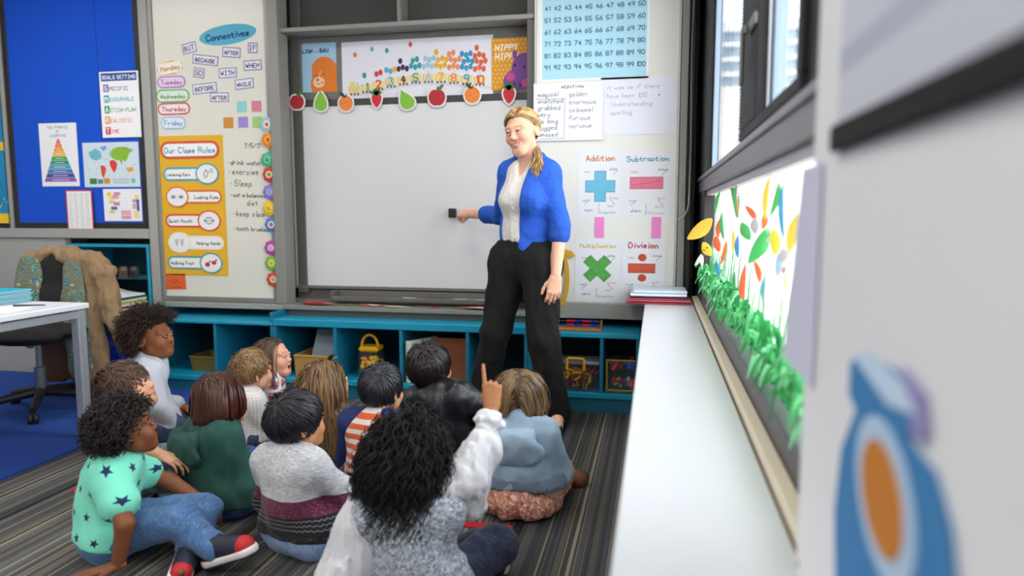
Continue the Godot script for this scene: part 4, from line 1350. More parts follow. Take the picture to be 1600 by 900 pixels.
func wall_papers() -> void:
	var z := -4.199
	var dark := H("3c3f4a")
	# goals poster
	var a := Art.new(450, 650, H("f0f0f2"), 31)
	a.rect(18, 14, 430, 92, H("1c4a94"))
	a.text(224, 72, 40, "GOALS SETTING", H("eef2f8"), 7, 1, 0.15, 0.0, 0.0, 390)
	var gl := [["S", "PECIFIC", "6a3f9c"], ["M", "EASURABLE", "3fa6c0"], ["A", "CTION PLAN", "1f9a58"], ["R", "EALISTIC", "e08a1c"], ["T", "IME", "d02c48"]]
	for i in 5:
		var y := 185 + i * 105
		a.rect(40, y - 60, 100, y + 14, H(gl[i][2]))
		a.text(70, y, 44, gl[i][0], H("f6f6f6"), 9, 1, 0.1)
		a.text(108, y, 34, gl[i][1], H(gl[i][2]), 6, 0, 0.2, 0.0, 0.0, 325)
	sheet("poster", "white goals setting poster with five coloured initials, on the blue board", "poster", Vector3(-3.565, 1.889, z + 0.008), 0.303, 0.437, a)
	# pyramid
	a = Art.new(420, 600, H("eeeef0"), 32)
	a.text(210, 52, 24, "THE PYRAMID", H("7f94ad"), 4, 1)
	a.text(210, 88, 18, "OF", H("7f94ad"), 4, 1)
	a.text(210, 130, 24, "LEARNING", H("5b8fb0"), 4, 1)
	var pc := ["d8564a", "e8742c", "f0992e", "eeb43c", "49a45a", "2f8f6e", "3f9dc0", "4a6fb8", "3a4a96", "8a5ab0"]
	for i in 10:
		var t0 := 150.0 + i * 41
		var w0 := 8.0 + i * 17.5
		a.poly([Vector2(210 - w0, t0), Vector2(210 + w0, t0), Vector2(210 + w0 + 17.5, t0 + 38), Vector2(210 - w0 - 17.5, t0 + 38)], H(pc[i]))
		a.line([Vector2(216 - w0 * 0.6, t0 + 20), Vector2(204 + w0 * 0.6, t0 + 20)], 5, H("f0f0ee"))
	sheet("poster", "white poster of a rainbow learning pyramid, lowest left on the blue board", "poster", Vector3(-4.085, 1.563, z), 0.307, 0.434, a)
	# world map
	a = Art.new(620, 424, H("cfdfe6"), 33)
	for k in [["6fb6c6", [[60, 90], [150, 60], [200, 90], [215, 140], [160, 170], [120, 160], [80, 140]]], ["7a9fd0", [[190, 40], [260, 30], [270, 60], [225, 85]]], ["d8462e", [[185, 215], [240, 225], [250, 265], [215, 340], [200, 300], [190, 250]]], ["d83a2a", [[290, 175], [345, 165], [380, 200], [365, 250], [335, 290], [315, 250], [295, 220]]], ["86b82c", [[300, 90], [380, 50], [480, 45], [560, 80], [520, 110], [500, 150], [470, 190], [430, 160], [380, 170], [330, 150], [300, 125]]], ["7fb02a", [[400, 150], [440, 160], [425, 215]]], ["e8a03a", [[475, 250], [540, 240], [560, 275], [500, 285]]], ["9ac4a0", [[290, 100], [330, 80], [325, 130], [300, 140]]]]:
		var ps := []
		for q in k[1]:
			ps.append(Vector2(q[0], q[1]) + Vector2(a.r.randf_range(-5, 5), a.r.randf_range(-5, 5)))
		a.poly(ps, H(k[0]))
	for i in 60:
		a.ell(40 + a.r.randf() * 540, 40 + a.r.randf() * 260, 4, 4, [H("3f8f5a"), H("5a8ab0"), H("a8c8d8"), H("c85a3a")][i % 4])
	a.rect(60, 340, 140, 395, H("3f7a3a"))
	a.rect(150, 350, 210, 392, H("4a8a8a"))
	a.rect(220, 340, 285, 392, H("d8902c"))
	for i in 3:
		a.line([Vector2(320, 350 + i * 18), Vector2(500, 348 + i * 18)], 4, H("5a7888"))
	a.ell(545, 365, 26, 26, H("7fc0c0"))
	sheet("poster", "pale blue world map poster with coloured continents", "poster", Vector3(-3.67, 1.489, z), 0.442, 0.303, a)
	# red-bordered list
	a = Art.new(300, 420, H("c83a3c"), 34)
	a.rect(14, 12, 286, 404, H("efefec"))
	for i in 22:
		for q in 4:
			a.line([Vector2(28 + q * 64, 34 + i * 17), Vector2(28 + q * 64 + a.r.randf_range(30, 52), 34 + i * 17)], 3, H("9a9aa0"))
	sheet("list", "white typed list with a red border, overlapping the board's lower frame", "paper", Vector3(-3.931, 1.169, z + 0.016), 0.214, 0.298, a)
	# coloured timetable
	a = Art.new(420, 308, H("efeff2"), 35)
	for q in [[40, 30, 90, 70, "f0cf2e"], [70, 76, 110, 100, "f0cf2e"], [115, 30, 190, 60, "d88a9a"], [100, 60, 170, 96, "e0a0b0"], [60, 108, 120, 138, "f0c92a"], [110, 124, 180, 160, "c98aa0"], [80, 170, 150, 200, "2a62b0"], [60, 205, 120, 235, "f0cf2e"], [190, 205, 300, 250, "e0a8b8"], [190, 255, 300, 290, "d898a8"], [320, 100, 385, 130, "c88ab0"], [350, 60, 390, 95, "f0cf2e"], [365, 100, 395, 210, "3a4a9a"], [320, 140, 360, 190, "d8a0b0"], [330, 210, 390, 280, "e8d8a8"]]:
		a.rect(q[0], q[1], q[2], q[3], H(q[4]))
	for i in 9:
		a.line([Vector2(20, 20 + i * 34), Vector2(400, 20 + i * 34)], 1.5, H("d0d0d6"))
	sheet("timetable", "white timetable with yellow, pink and blue blocks, under the world map", "paper", Vector3(-3.596, 1.214, z + 0.002), 0.299, 0.219, a)
	# teal poster on the second board
	a = Art.new(240, 1000, H("1488b8"), 36)
	a.rect(0, 420, 240, 480, H("f0c81e"))
	a.rect(0, 0, 240, 60, H("1aa2c8"))
	a.rect(0, 930, 240, 1000, H("f0c81e"))
	for i in 30:
		var p := Vector2(a.r.randf() * 240, 540 + a.r.randf() * 360)
		a.line([p, p + Vector2(a.r.randf_range(-40, 40), a.r.randf_range(20, 70))], 7, [H("7fd0e0"), H("0f6aa0"), H("3fb0c8"), H("d8c84a")][i % 4])
	sheet("poster", "teal and yellow poster cut off by the left edge of the picture", "poster", Vector3(-4.662, 1.582, z + 0.002), 0.24, 0.99, a)
	# left panel: heading, weekdays, word cards from one printed sheet
	var at := Art.new(1024, 1024, H("e9e7ea"), 37)
	var cards := []
	cards.append(["heading_card", "blue oval heading card reading Connectives", "Connectives", -2.743, 2.308, 0.414, 0.125, 5.0, "oval", "58b0cc", "173f74", "58b0cc"])
	var days := [["Monday", -3.176, 2.116, 0.201, 0.09, 7.0, "d9a13a", "b55a2a"], ["Tuesday", -3.171, 2.025, 0.212, 0.078, 0.0, "b07ac0", "a04a8a"], ["Wednesday", -3.167, 1.934, 0.251, 0.086, 0.0, "62a862", "5a8a5a"], ["Thursday", -3.163, 1.850, 0.242, 0.078, 0.0, "c8434f", "b03040"], ["Friday", -3.172, 1.758, 0.189, 0.084, 0.0, "9fc0dc", "5a80b0"]]
	for q in days:
		cards.append(["day_card", q[0] + " weekday card with a " + ["gold", "violet", "green", "red", "pale blue"][days.find(q)] + " outline", q[0], q[1], q[2], q[3], q[4], q[5], "pill" if q[0] != "Monday" else "cloud", q[6], q[7], ["f1ead8", "e2d0ea", "d8e6d4", "efe0e2", "dfe6f2"][days.find(q)]])
	var wd := [["BUT", -3.026, 2.237, 0.103, 0.066, 10.0], ["IF", -2.566, 2.216, 0.068, 0.064, -4.0], ["AFTER", -2.719, 2.195, 0.129, 0.064, -6.0], ["BECAUSE", -2.912, 2.155, 0.187, 0.062, -8.0], ["WHEN", -2.571, 2.108, 0.128, 0.064, 1.0], ["SO", -2.963, 2.075, 0.079, 0.062, -10.0], ["WITH", -2.752, 2.067, 0.130, 0.064, 1.0], ["BEFORE", -2.926, 1.975, 0.179, 0.064, 4.0], ["WHILE", -2.636, 1.993, 0.133, 0.064, 4.0], ["AFTER", -2.821, 1.914, 0.136, 0.060, -1.0]]
	for i in wd.size():
		var q = wd[i]
		var nm: String = "white word card reading " + q[0]
		if q[0] == "AFTER":
			nm += ", " + ("between BUT and IF" if i == 2 else "lowest of the cards, under BEFORE")
		cards.append(["word_card", nm, q[0], q[1], q[2], q[3], q[4], q[5], "rect", "7a76a8", "2c2c38", "e4e2f0"])
	var y := 6.0
	var x := 6.0
	var rowh := 0.0
	var am := tm(at.tex(), 0.75)
	var pend := []
	for q in cards:
		var k := 900.0
		var pw: float = q[5] * k
		var ph: float = q[6] * k
		if x + pw > 1015:
			x = 6
			y += rowh + 8
			rowh = 0
		rowh = maxf(rowh, ph)
		at.rect(x - 3, y - 3, x + pw + 3, y + ph + 3, H(q[9]))
		if q[8] == "rect":
			at.rect(x + 5, y + 5, x + pw - 5, y + ph - 5, H(q[11]))
		elif q[8] != "oval":
			at.pill(x + 8, y + 8, x + pw - 8, y + ph - 8, H(q[11]))
		at.text(x + pw * 0.5, y + ph * 0.5 + (14 if q[8] != "oval" else 20), 28 if q[8] != "oval" else 46, q[2], H(q[10]), 4.5 if q[8] != "oval" else 8, 1, 0.2, 0.0, 0.0, pw * (0.80 if q[8] == "rect" else 0.76))
		pend.append([q, x, y, pw, ph])
		x += pw + 8
	am.albedo_texture = at.tex()
	for e in pend:
		var q: Array = e[0]
		var b := MB.new()
		b.prism(outline(q[8], q[5], q[6], 32), 0.0, 0.0014, Transform3D.IDENTITY, Vector2(e[1] + e[3] * 0.5, e[2] + e[4] * 0.5) / 1024.0, Vector2(e[3] / q[5], e[4] / q[6]) / 1024.0)
		var o := solo(q[0], b, am, q[1], "card", Vector3(q[3], q[4], -4.2 + 0.0006 * (pend.find(e) % 3)), 0.0, {"word_card": "word cards under the heading", "day_card": "weekday cards"}.get(q[0], ""))
		o.rotation.z = deg_to_rad(q[7])
	var notes := [["turquoise", "8fcfd0", -2.661, 1.848], ["rose pink", "d47f98", -2.555, 1.848], ["orange brown", "d08a3e", -2.763, 1.748], ["lilac", "9a8cd0", -2.656, 1.749], ["light green", "9fcf7c", -2.554, 1.747]]
	for q in notes:
		solo("sticky_note", blk(-0.0355, 0.0355, -0.035, 0.035, 0, 0.0015, 0.0004), sm(q[1], 0.8), q[0] + " square sticky note beside the weekday cards", "note", Vector3(q[2], q[3], -4.2), 0.0, "square sticky notes")
	a = Art.new(300, 210, H("e0602a"), 38)
	for i in 7:
		a.line([Vector2(70 + a.r.randf() * 160, 60 + a.r.randf() * 90), Vector2(70 + a.r.randf() * 160, 60 + a.r.randf() * 90)], 4, H("8a2a14"))
	a.text(150, 190, 26, "feelings", H("8a3a1a"), 4, 1)
	sheet("card", "orange card below the yellow rules poster", "card", Vector3(-3.214, 0.692, z), 0.154, 0.106, a, 1.5)
	# class rules
	var W := 0.498
	var Hh := 0.935
	a = Art.new(640, 1200, H("e3b022"), 39)
	for i in 26:
		a.line([Vector2(0, a.r.randf() * 1200), Vector2(640, a.r.randf() * 1200)], 3, H("dcaa20"))
	var kx := 640.0 / W
	a.pill(34, 46, 606, 196, H("d2573c"))
	a.pill(58, 68, 582, 174, H("eef0f0"))
	a.text(320, 146, 62, "Our Class Rules", H("3f8fb0"), 8, 1, 0.2, 0.0, 0.0, 500)
	var rr := [["Listening Ears", false, "4a9fb0", 325], ["Looking Eyes", true, "d8763a", 520], ["Quiet Mouth", false, "d8523a", 725], ["Helping Hands", true, "e8e4d8", 915], ["Walking Feet", false, "4f9a9c", 1090]]
	for q in rr:
		var yy: float = q[3]
		var s := -1.0 if q[1] else 1.0
		var px := 270.0 + 60 - s * 90
		a.pill(px - 190, yy - 60, px + 190, yy + 60, H(q[2]))
		a.pill(px - 172, yy - 42, px + 172, yy + 42, H("eeeeea"))
		a.text(px - s * 42, yy + 16, 38, q[0], dark, 5, 1, 0.25, 0.0, 0.0, 235)
		var cx := 330.0 + s * 150
		a.ell(cx, yy, 112, 92, H(q[2]))
		a.ell(cx, yy, 98, 78, H("ececec"))
		if q[0] == "Listening Ears":
			a.line([Vector2(cx - 20, yy + 40), Vector2(cx - 30, yy), Vector2(cx - 10, yy - 34), Vector2(cx + 12, yy - 10), Vector2(cx - 4, yy + 30)], 6, dark)
			a.line([Vector2(cx + 26, yy - 30), Vector2(cx + 56, yy - 44)], 5, dark)
			a.line([Vector2(cx + 28, yy - 14), Vector2(cx + 60, yy - 18)], 5, dark)
		elif q[0] == "Looking Eyes":
			for e in [-38, 38]:
				a.ell(cx + e, yy, 28, 16, H("b8babc"))
				a.ell(cx + e, yy, 11, 11, H("6a7078"))
		elif q[0] == "Quiet Mouth":
			a.line([Vector2(cx - 48, yy), Vector2(cx - 14, yy - 30), Vector2(cx, yy - 20), Vector2(cx + 14, yy - 30), Vector2(cx + 48, yy), Vector2(cx, yy + 30), Vector2(cx - 48, yy)], 6, dark)
			a.line([Vector2(cx - 48, yy), Vector2(cx + 48, yy)], 5, dark)
		elif q[0] == "Helping Hands":
			for e in [-26, 26]:
				for f in 4:
					a.line([Vector2(cx + e, yy + 30), Vector2(cx + e - 18 + f * 12, yy - 30)], 6, H("b0b0b4"))
		else:
			a.ell(cx - 34, yy + 12, 24, 20, H("c23038"))
			a.ell(cx + 28, yy - 4, 24, 18, H("c23038"))
			a.ell(cx - 12, yy - 14, 9, 9, H("c23038"))
			a.ell(cx + 50, yy - 26, 9, 9, H("c23038"))
	var ru := sheet("rules_poster", "tall yellow class rules poster with white cloud cards", "poster", Vector3(-3.058, 1.205, z), W, Hh, a, 0.0)
	var rm: Material = ru.material_override
	relief("heading_card", ru, Vector2.ZERO, outline("pill", 572 / kx, 150 / kx), Vector2(0, Hh * 0.5 - 121 / kx), W, Hh, rm, 0.001, 0.0035)
	for q in rr:
		var s := -1.0 if q[1] else 1.0
		var yy: float = Hh * 0.5 - q[3] / kx
		relief("label_card", ru, Vector2.ZERO, outline("pill", 380 / kx, 120 / kx), Vector2((10.0 - s * 90) / kx, yy), W, Hh, rm, 0.001, 0.003)
		relief("cloud_card", ru, Vector2.ZERO, outline("cloud", 236 / kx, 190 / kx), Vector2((10.0 + s * 150) / kx, yy), W, Hh, rm, 0.001, 0.0055)
	# paper flowers up the edge of the left panel
	var fc := [["light blue", "9cc6d8", "d8622a", 1.728], ["orange", "e08f24", "d2521e", 1.63], ["mint green", "4fae84", "3a9a70", 1.503], ["red", "c83f38", "6fa048", 1.408], ["violet", "8a74c8", "7fb0c8", 1.296], ["yellow", "e2bd2c", "d8a81e", 1.188], ["blue", "4a7fc8", "d2504a", 1.083], ["magenta", "b0489c", "cfa8d0", 0.931], ["lime green", "72b43a", "d2a83a", 0.83], ["scarlet", "cc4438", "8fae5a", 0.723]]
	for i in fc.size():
		var q = fc[i]
		var o := thing("paper_flower", q[0] + " paper flower in the column beside the handwriting", "paper flower", Vector3(-2.474 + 0.006 * sin(i * 2.3), q[3], -4.186), 0.0, "paper flowers up the board edge")
		for k in 8:
			var b := MB.new()
			b.prism(outline("oval", 0.034, 0.034, 14), 0, 0.003, Transform3D(Basis(Vector3.BACK, TAU * k / 8) * Basis(Vector3.RIGHT, -0.25), Vector3(-sin(TAU * k / 8), cos(TAU * k / 8), 0) * 0.034 + Vector3(0, 0, 0.004)))
			part("petal", b, sm(q[1], 0.8), o)
		var b := MB.new()
		b.prism(outline("oval", 0.066, 0.066), 0.0, 0.005, Transform3D(Basis.IDENTITY, Vector3(0, 0, 0.002)))
		part("disc", b, sm(q[1], 0.8), o)
		b = MB.new()
		b.lathe(PackedVector2Array([Vector2(0.024, 0.007), Vector2(0.023, 0.012), Vector2(0.015, 0.012), Vector2(0.014, 0.008)]), 16, Transform3D(Basis(Vector3.RIGHT, PI / 2), Vector3.ZERO))
		part("ring", b, sm(["f0e8dc", "f0b03a", "7fd0a8", "e8d8b0", "b8a8e0", "f0d860", "e6e0e8", "e0c8e0", "f0e070", "f0c8a8"][i], 0.8), o)
		b = MB.new()
		b.ell(Vector3(0, 0, 0.008), Vector3(0.013, 0.013, 0.005), Basis.IDENTITY, 12, 8)
		part("centre", b, sm(q[2], 0.8), o)
	# pictures above the whiteboard
	a = Art.new(450, 470, H("9cc4e0"), 41)
	a.text(150, 90, 34, "LION", H("22303c"), 9, 1, 0.05, 0.0, 0.0, 110)
	a.text(240, 90, 20, "and", H("d86a3a"), 4, 1)
	a.text(326, 90, 34, "BAU", H("22303c"), 9, 1, 0.05)
	a.rect(190, 200, 450, 470, H("dd7a26"))
	for k in [[320, 260, 130, 130], [320, 400, 145, 150]]:
		a.ell(k[0], k[1], k[2], k[3], H("dd7a26"))
	a.rect(0, 130, 175, 470, H("9cc4e0"))
	a.hatch(200, 160, 440, 460, H("d06c1e"), 14, 2)
	a.ell(262, 375, 62, 52, H("efc39a"))
	a.ell(250, 352, 14, 9, H("3a2620"))
	a.ell(300, 380, 16, 11, H("e0806a"))
	a.line([Vector2(236, 385), Vector2(255, 395), Vector2(276, 385)], 4, H("4a2a20"))
	a.line([Vector2(222, 305), Vector2(246, 312)], 5, H("4a2a20"))
	a.line([Vector2(300, 306), Vector2(330, 300)], 5, H("4a2a20"))
	a.line([Vector2(255, 340), Vector2(290, 265)], 6, H("efc39a"))
	sheet("poster", "blue poster of an orange lion with its name above", "poster", Vector3(-2.213, 2.107, -4.351), 0.302, 0.313, a)
	a = Art.new(1200, 424, H("dfdee8"), 42)
	var tc := [["1", "2a9a8a"], ["2", "c83a48"], ["3", "4aa6c8"], ["4", "3a2a52"], ["5", "2a98a0"], ["6", "9cc0d8"], ["7", "e0a828"], ["8", "e08a60"], ["9", "2f90c0"], ["10", "d2603a"]]
	for i in 220:
		var px := 40 + i * 5.2
		a.line([Vector2(px, 352 - 30 * sin((px - 300) / 210.0) - (px - 600) * 0.02), Vector2(px + 2, 372 - 30 * sin((px - 300) / 210.0) - (px - 600) * 0.02)], 1.5, H("a8a4ac"))
	for i in 11:
		var px := 100.0 + i * 100
		var yy := 296 - 30 * sin((px - 300) / 210.0) - (px - 600) * 0.03
		a.rect(px - 46, yy - 6, px + 46, yy + 48, H("e6d08a") if i > 0 else H("dcc884"))
		a.rect(px - 46, yy - 6, px - 40, yy + 48, H("c8b070"))
		for e in [-28, 0, 28]:
			a.ell(px + e, yy + 54, 9, 9, H("5a5048"))
		if i == 0:
			a.rect(px - 40, yy - 40, px + 10, yy, H("e2cc84"))
			a.rect(px + 20, yy - 34, px + 34, yy, H("a8c4c8"))
		else:
			var q = tc[i - 1]
			a.text(px, yy + 44, 54, q[0], H(q[1]), 12, 1, 0.0)
			var n := i
			for k in n:
				var cx := px + (k % 3 - 1) * 33 + (10 if (k / 3) % 2 else -4) - (0 if n > 2 else -20)
				var cy := yy - 60 - (k / 3) * 47 - 10 * ((k + i) % 2)
				a.line([Vector2(cx, cy + 20), Vector2(px, yy - 8)], 1, H("c0bcc0"))
				a.ell(cx, cy, 17, 22, H([q[1], q[1], tc[(i + 3) % 10][1]][k % 3] if n < 4 else q[1]))
	for q in [[110, 96, "e0705a"], [250, 60, "6aa8d0"], [370, 76, "2a9a8a"], [560, 40, "d2485a"]]:
		a.ell(q[0], q[1], 15, 19, H(q[2]))
	sheet("number_poster", "long white poster of a number train with balloons from 1 to 10", "poster", Vector3(-1.519, 2.079, -4.3515), 1.009, 0.36, a)
	a = Art.new(480, 470, H("d9962a"), 43)
	for i in 12:
		for j in 13:
			a.ell(20 + i * 40 + (20 if j % 2 else 0), 18 + j * 38, 6, 6, H("f0d8a0"))
	a.text(40, 110, 50, "HIPPY", H("f6eee0"), 11, 0, 0.1, 0.1)
	a.text(40, 190, 50, "HIPPO", H("f6eee0"), 11, 0, 0.1, 0.1)
	a.ell(330, 300, 130, 160, H("7a4a96"))
	a.ell(270, 390, 150, 110, H("7a4a96"))
	a.ell(235, 150, 24, 40, H("7a4a96"))
	a.ell(190, 350, 46, 40, H("c8508a"))
	a.ell(350, 410, 46, 36, H("c8508a"))
	a.ell(235, 250, 12, 14, H("2a1a34"))
	a.ell(330, 270, 12, 14, H("2a1a34"))
	a.ell(230, 420, 14, 18, H("4a2a60"))
	a.ell(290, 430, 14, 18, H("4a2a60"))
	sheet("poster", "orange dotted poster of a purple hippo, half hidden by the right panel", "poster", Vector3(-0.872, 2.077, -4.3495), 0.302, 0.313, a)
	fruit_row()
	# hundred chart
	a = Art.new(800, 950, H("e8ecf0"), 44)
	a.rect(16, 16, 784, 934, H("a8d6ea"))
	for i in 10:
		for j in 10:
			var cx := 16 + 76.8 * (i + 0.5)
			var cy := 92 + 84.0 * j
			a.text(cx, cy + 15, 30, str(j * 10 + i + 1), H("24394a"), 5, 1, 0.02)
	for i in 11:
		a.line([Vector2(16 + i * 76.8, 46), Vector2(16 + i * 76.8, 892)], 1.5, H("c4e4f2"))
		a.line([Vector2(16, 46 + i * 84.6), Vector2(784, 46 + i * 84.6)], 1.5, H("c4e4f2"))
	sheet("number_chart", "light blue chart of the numbers to one hundred", "poster", Vector3(-0.376, 2.312, z), 0.633, 0.762, a)
	# handwriting sheets
	a = Art.new(640, 500, H("e4e5ee"), 45)
	a.text(360, 46, 30, "adjectives", dark, 4, 1)
	for i in 5:
		a.text(330, 120 + i * 68, 40, ["golden", "enormous", "colossal", "furious", "nervous"][i], H("6a6a74"), 4.5, 0, 0.35, 0.15, 0.0, 270)
	for i in 7:
		a.text(40, 115 + i * 58, 40, ["magical", "snatched", "grabbed", "very", "as long", "rugged", "amazed"][i], H("4a4a52"), 4.5, 0, 0.4, 0.1, 0.0, 240)
	a.line([Vector2(20, 135), Vector2(290, 140), Vector2(285, 480), Vector2(24, 485)], 3, dark)
	sheet("paper", "white paper with two columns of handwritten adjectives, behind the teacher's head", "paper", Vector3(-0.522, 1.754, -4.1885), 0.412, 0.335, a)
	a = Art.new(640, 480, H("e0e2ee"), 46)
	for i in 4:
		a.text(50, 100 + i * 70, 36, ["it was as if there", "have been 100 * ", "* Understanding", "* spelling"][i], H("9a98b8"), 4, 0, 0.4, 0.15, 0.0, 560)
	a.ell(490, 155, 7, 7, H("4a4ac0"))
	sheet("paper", "white paper with faint purple handwriting, below the number chart", "paper", Vector3(-0.113, 1.778, z), 0.437, 0.329, a)
	# four maths posters
	var mp := [["Addition", "c8763f", "5fb0d0", -0.328, 1.325, 0.268, 0.391], ["Subtraction", "4f94ac", "dc6a88", -0.052, 1.320, 0.280, 0.390], ["Multiplication", "c2a63c", "4fa447", -0.336, 0.817, 0.274, 0.376], ["Division", "b52f52", "c5482e", -0.068, 0.821, 0.259, 0.369]]
	for i in 4:
		var q = mp[i]
		a = Art.new(420, 600, H("dddfe3"), 50 + i)
		var ink := H(q[2])
		a.text(210, 86, [48, 46, 36, 54][i], q[0], H(q[1]), [10, 9, 7, 11][i], 1, 0.3, 0.0, 0.0, 370)
		for k in 7:
			a.text([60, 300, 50, 300, 70, 190, 280][k], [190, 170, 450, 430, 540, 560, 500][k], 24, ["sum", "plus", "add", "total", "more", "altogether", "and"][k] if i % 2 == 0 else ["take", "minus", "less", "left", "share", "difference", "split"][k], [H("c88a9a"), H("5a5c66"), H("9aa0a8")][k % 3], 3.5, 0, 0.4)
		for k in 4:
			var p := Vector2([120, 300, 200, 330][k], [430, 430, 470, 210][k])
			a.line([p, p + Vector2([-50, 50, 0, 40][k], [50, 50, 70, -40][k])], 3, dark)
		var rs := []
		if i == 0:
			rs = [[160, 180, 260, 450], [75, 265, 345, 365]]
		elif i == 1:
			rs = [[60, 230, 340, 330]]
		elif i == 3:
			rs = [[70, 240, 320, 325]]
		for q2 in rs:
			a.rect(q2[0] - 4, q2[1] - 4, q2[2] + 4, q2[3] + 4, ink.darkened(0.35))
		for q2 in rs:
			a.rect(q2[0], q2[1], q2[2], q2[3], ink)
			a.hatch(q2[0] + 4, q2[1] + 4, q2[2] - 4, q2[3] - 4, ink.lightened(0.18), 9, 2.5)
		if i == 2:
			for s in [-1, 1]:
				var ps := [Vector2(-130, -46), Vector2(130, -46), Vector2(130, 46), Vector2(-130, 46)]
				var big := []
				var small := []
				for p in ps:
					big.append(Vector2(205, 285) + (p * 1.05).rotated(PI / 4 * s))
					small.append(Vector2(205, 285) + p.rotated(PI / 4 * s))
				a.poly(big, ink.darkened(0.35))
				a.poly(small, ink)
			for k in 26:
				var p := Vector2(205, 285) + Vector2(a.r.randf_range(-100, 100), a.r.randf_range(-24, 24)).rotated(PI / 4 if k % 2 else -PI / 4)
				a.line([p, p + Vector2(a.r.randf_range(-14, 14), 26)], 3, ink.lightened(0.2))
		if i == 3:
			for yy in [178, 375]:
				a.ell(200, yy, 40, 36, ink.darkened(0.3))
				a.ell(200, yy, 36, 32, ink)
		if i == 1:
			a.line([Vector2(80, 300), Vector2(320, 262)], 4, ink.darkened(0.3))
		sheet("maths_poster", "white " + q[0].to_lower() + " poster with " + ["a blue crayon plus sign", "a pink crayon minus bar", "a green crayon cross", "a red crayon division sign"][i], "poster", Vector3(q[3], q[4], z), q[5], q[6], a, 0.0, "")
	for i in 2:
		solo("paper_strip", blk(-0.028, 0.028, -0.062, 0.062, 0, 0.0012, 0.0003), sm("e884c8", 0.8), ["bright pink paper strip joining the addition and multiplication posters", "bright pink paper strip joining the subtraction and division posters"][i], "paper strip", Vector3([-0.329, 0.003][i], 1.073, z + 0.0012))
	# yellow ribbon hanging behind the teacher's arm
	var b := MB.new()
	var ps := PackedVector2Array()
	var bk := PackedVector2Array()
	for i in 20:
		var u := i / 19.0
		var xx := -0.535 + 0.025 * sin(u * 3.0) - 0.02 * u
		ps.append(Vector2(xx + 0.012 + 0.006 * u, 0.90 - 0.3 * u))
		bk.append(Vector2(xx - 0.012, 0.90 - 0.3 * u))
	bk.reverse()
	ps.append_array(bk)
	b.prism(ps, 0.0, 0.01)
	b.prism(PackedVector2Array([Vector2(-0.56, 0.905), Vector2(-0.49, 0.89), Vector2(-0.475, 0.905), Vector2(-0.49, 0.93), Vector2(-0.53, 0.94)]), 0.0, 0.012)
	solo("ribbon", b, sm("c49a1e", 0.6), "yellow ribbon strap hanging on the right board behind the teacher's arm", "ribbon", Vector3(0, 0, -4.195))
	# on the pillar: the blurred poster, its hanging bar, the bird
	a = Art.new(900, 620, H("c2c6d2"), 61)
	a.text(80, 210, 130, "WHAT MAKES", H("8088a0"), 24, 0, 0.1)
	a.text(80, 420, 130, "US UNIQUE", H("8088a0"), 24, 0, 0.1)
	a.rect(0, 500, 900, 540, H("aab0c2"))
	var p := MB.new()
	p.prism(outline("rect", 0.62, 0.43), 0, 0.002, Transform3D.IDENTITY, Vector2(0.5, 0.5), Vector2(1 / 0.62, 1 / 0.43))
	var po := solo("poster", p, tm(a.tex(), 0.7), "grey lettered poster hanging out of focus on the near white pillar", "poster", Vector3(0.199, 1.462, -0.545), -PI / 2)
	part("hanging_bar", blk(-0.31, 0.315, -0.243, -0.213, 0.0, 0.010, 0.003), sm("0a0a0b", 0.95), po)
	var bd := thing("paper_bird", "blurred blue paper bird with an orange oval breast, on the near pillar", "paper cutout", Vector3(0.1985, 0.90, -0.60), -PI / 2)
	b = MB.new()
	b.prism(PackedVector2Array([Vector2(-0.164, -0.160), Vector2(-0.185, -0.071), Vector2(-0.170, 0.005), Vector2(-0.125, 0.058), Vector2(-0.151, 0.068), Vector2(-0.153, 0.101), Vector2(-0.112, 0.116), Vector2(-0.025, 0.122), Vector2(0.032, 0.113), Vector2(0.037, 0.094), Vector2(0.014, 0.074), Vector2(0.072, 0.068), Vector2(0.104, 0.040), Vector2(0.120, 0.000), Vector2(0.120, -0.160)]), 0, 0.002)
	part("body", b, sm("2f76ae", 0.8), bd)
	b = MB.new()
	b.prism(PackedVector2Array([Vector2(-0.135, 0.109), Vector2(-0.090, 0.124), Vector2(0.006, 0.116), Vector2(0.036, 0.099), Vector2(-0.028, 0.090)]), 0.002, 0.0035)
	part("highlight_strip", b, sm("b9cfe4", 0.8), bd)  # a highlight along the top edge, coloured in as a pale piece
	b = MB.new()
	b.prism(PackedVector2Array([Vector2(0.000, 0.128), Vector2(0.047, 0.118), Vector2(0.060, 0.090), Vector2(0.033, 0.078)]), 0.0005, 0.003)
	part("purple_shade", b, sm("8a84b4", 0.8), bd)  # the purple shade at the right, coloured in as its own piece
	b = MB.new()
	b.prism(outline("oval", 0.165, 0.125), 0.002, 0.0035, Transform3D(Basis(Vector3.BACK, -0.35), Vector3(-0.03, 0.008, 0)))
	part("ring", b, sm("a9c2dc", 0.8), bd)
	b = MB.new()
	b.prism(outline("oval", 0.115, 0.088), 0.0035, 0.005, Transform3D(Basis(Vector3.BACK, -0.35), Vector3(-0.03, 0.008, 0)))
	part("breast", b, sm("bc7414", 0.8), bd)
	# a white card curling out from the pillar's far edge
	var fl := MB.new()
	fl.prism(PackedVector2Array([Vector2(0.0, 0.0), Vector2(0.2, 0.0), Vector2(0.17, 0.1), Vector2(0.115, 0.28), Vector2(0.0, 0.28)]), -0.001, 0.001)
	solo("card", fl, sm("c6c6dc", 0.7), "plain lilac-white card sticking out beyond the near pillar in front of the flowers", "card", Vector3(0.197, 0.933, -0.918), PI / 2)
	var rg := MB.new()
	var rp := PackedVector3Array()
	for i in 21:
		rp.append(Vector3(0, cos(TAU * i / 20.0) * 0.014, sin(TAU * i / 20.0) * 0.022))
	rg.tube(rp, 0.0014, 0.0014, 6, false)
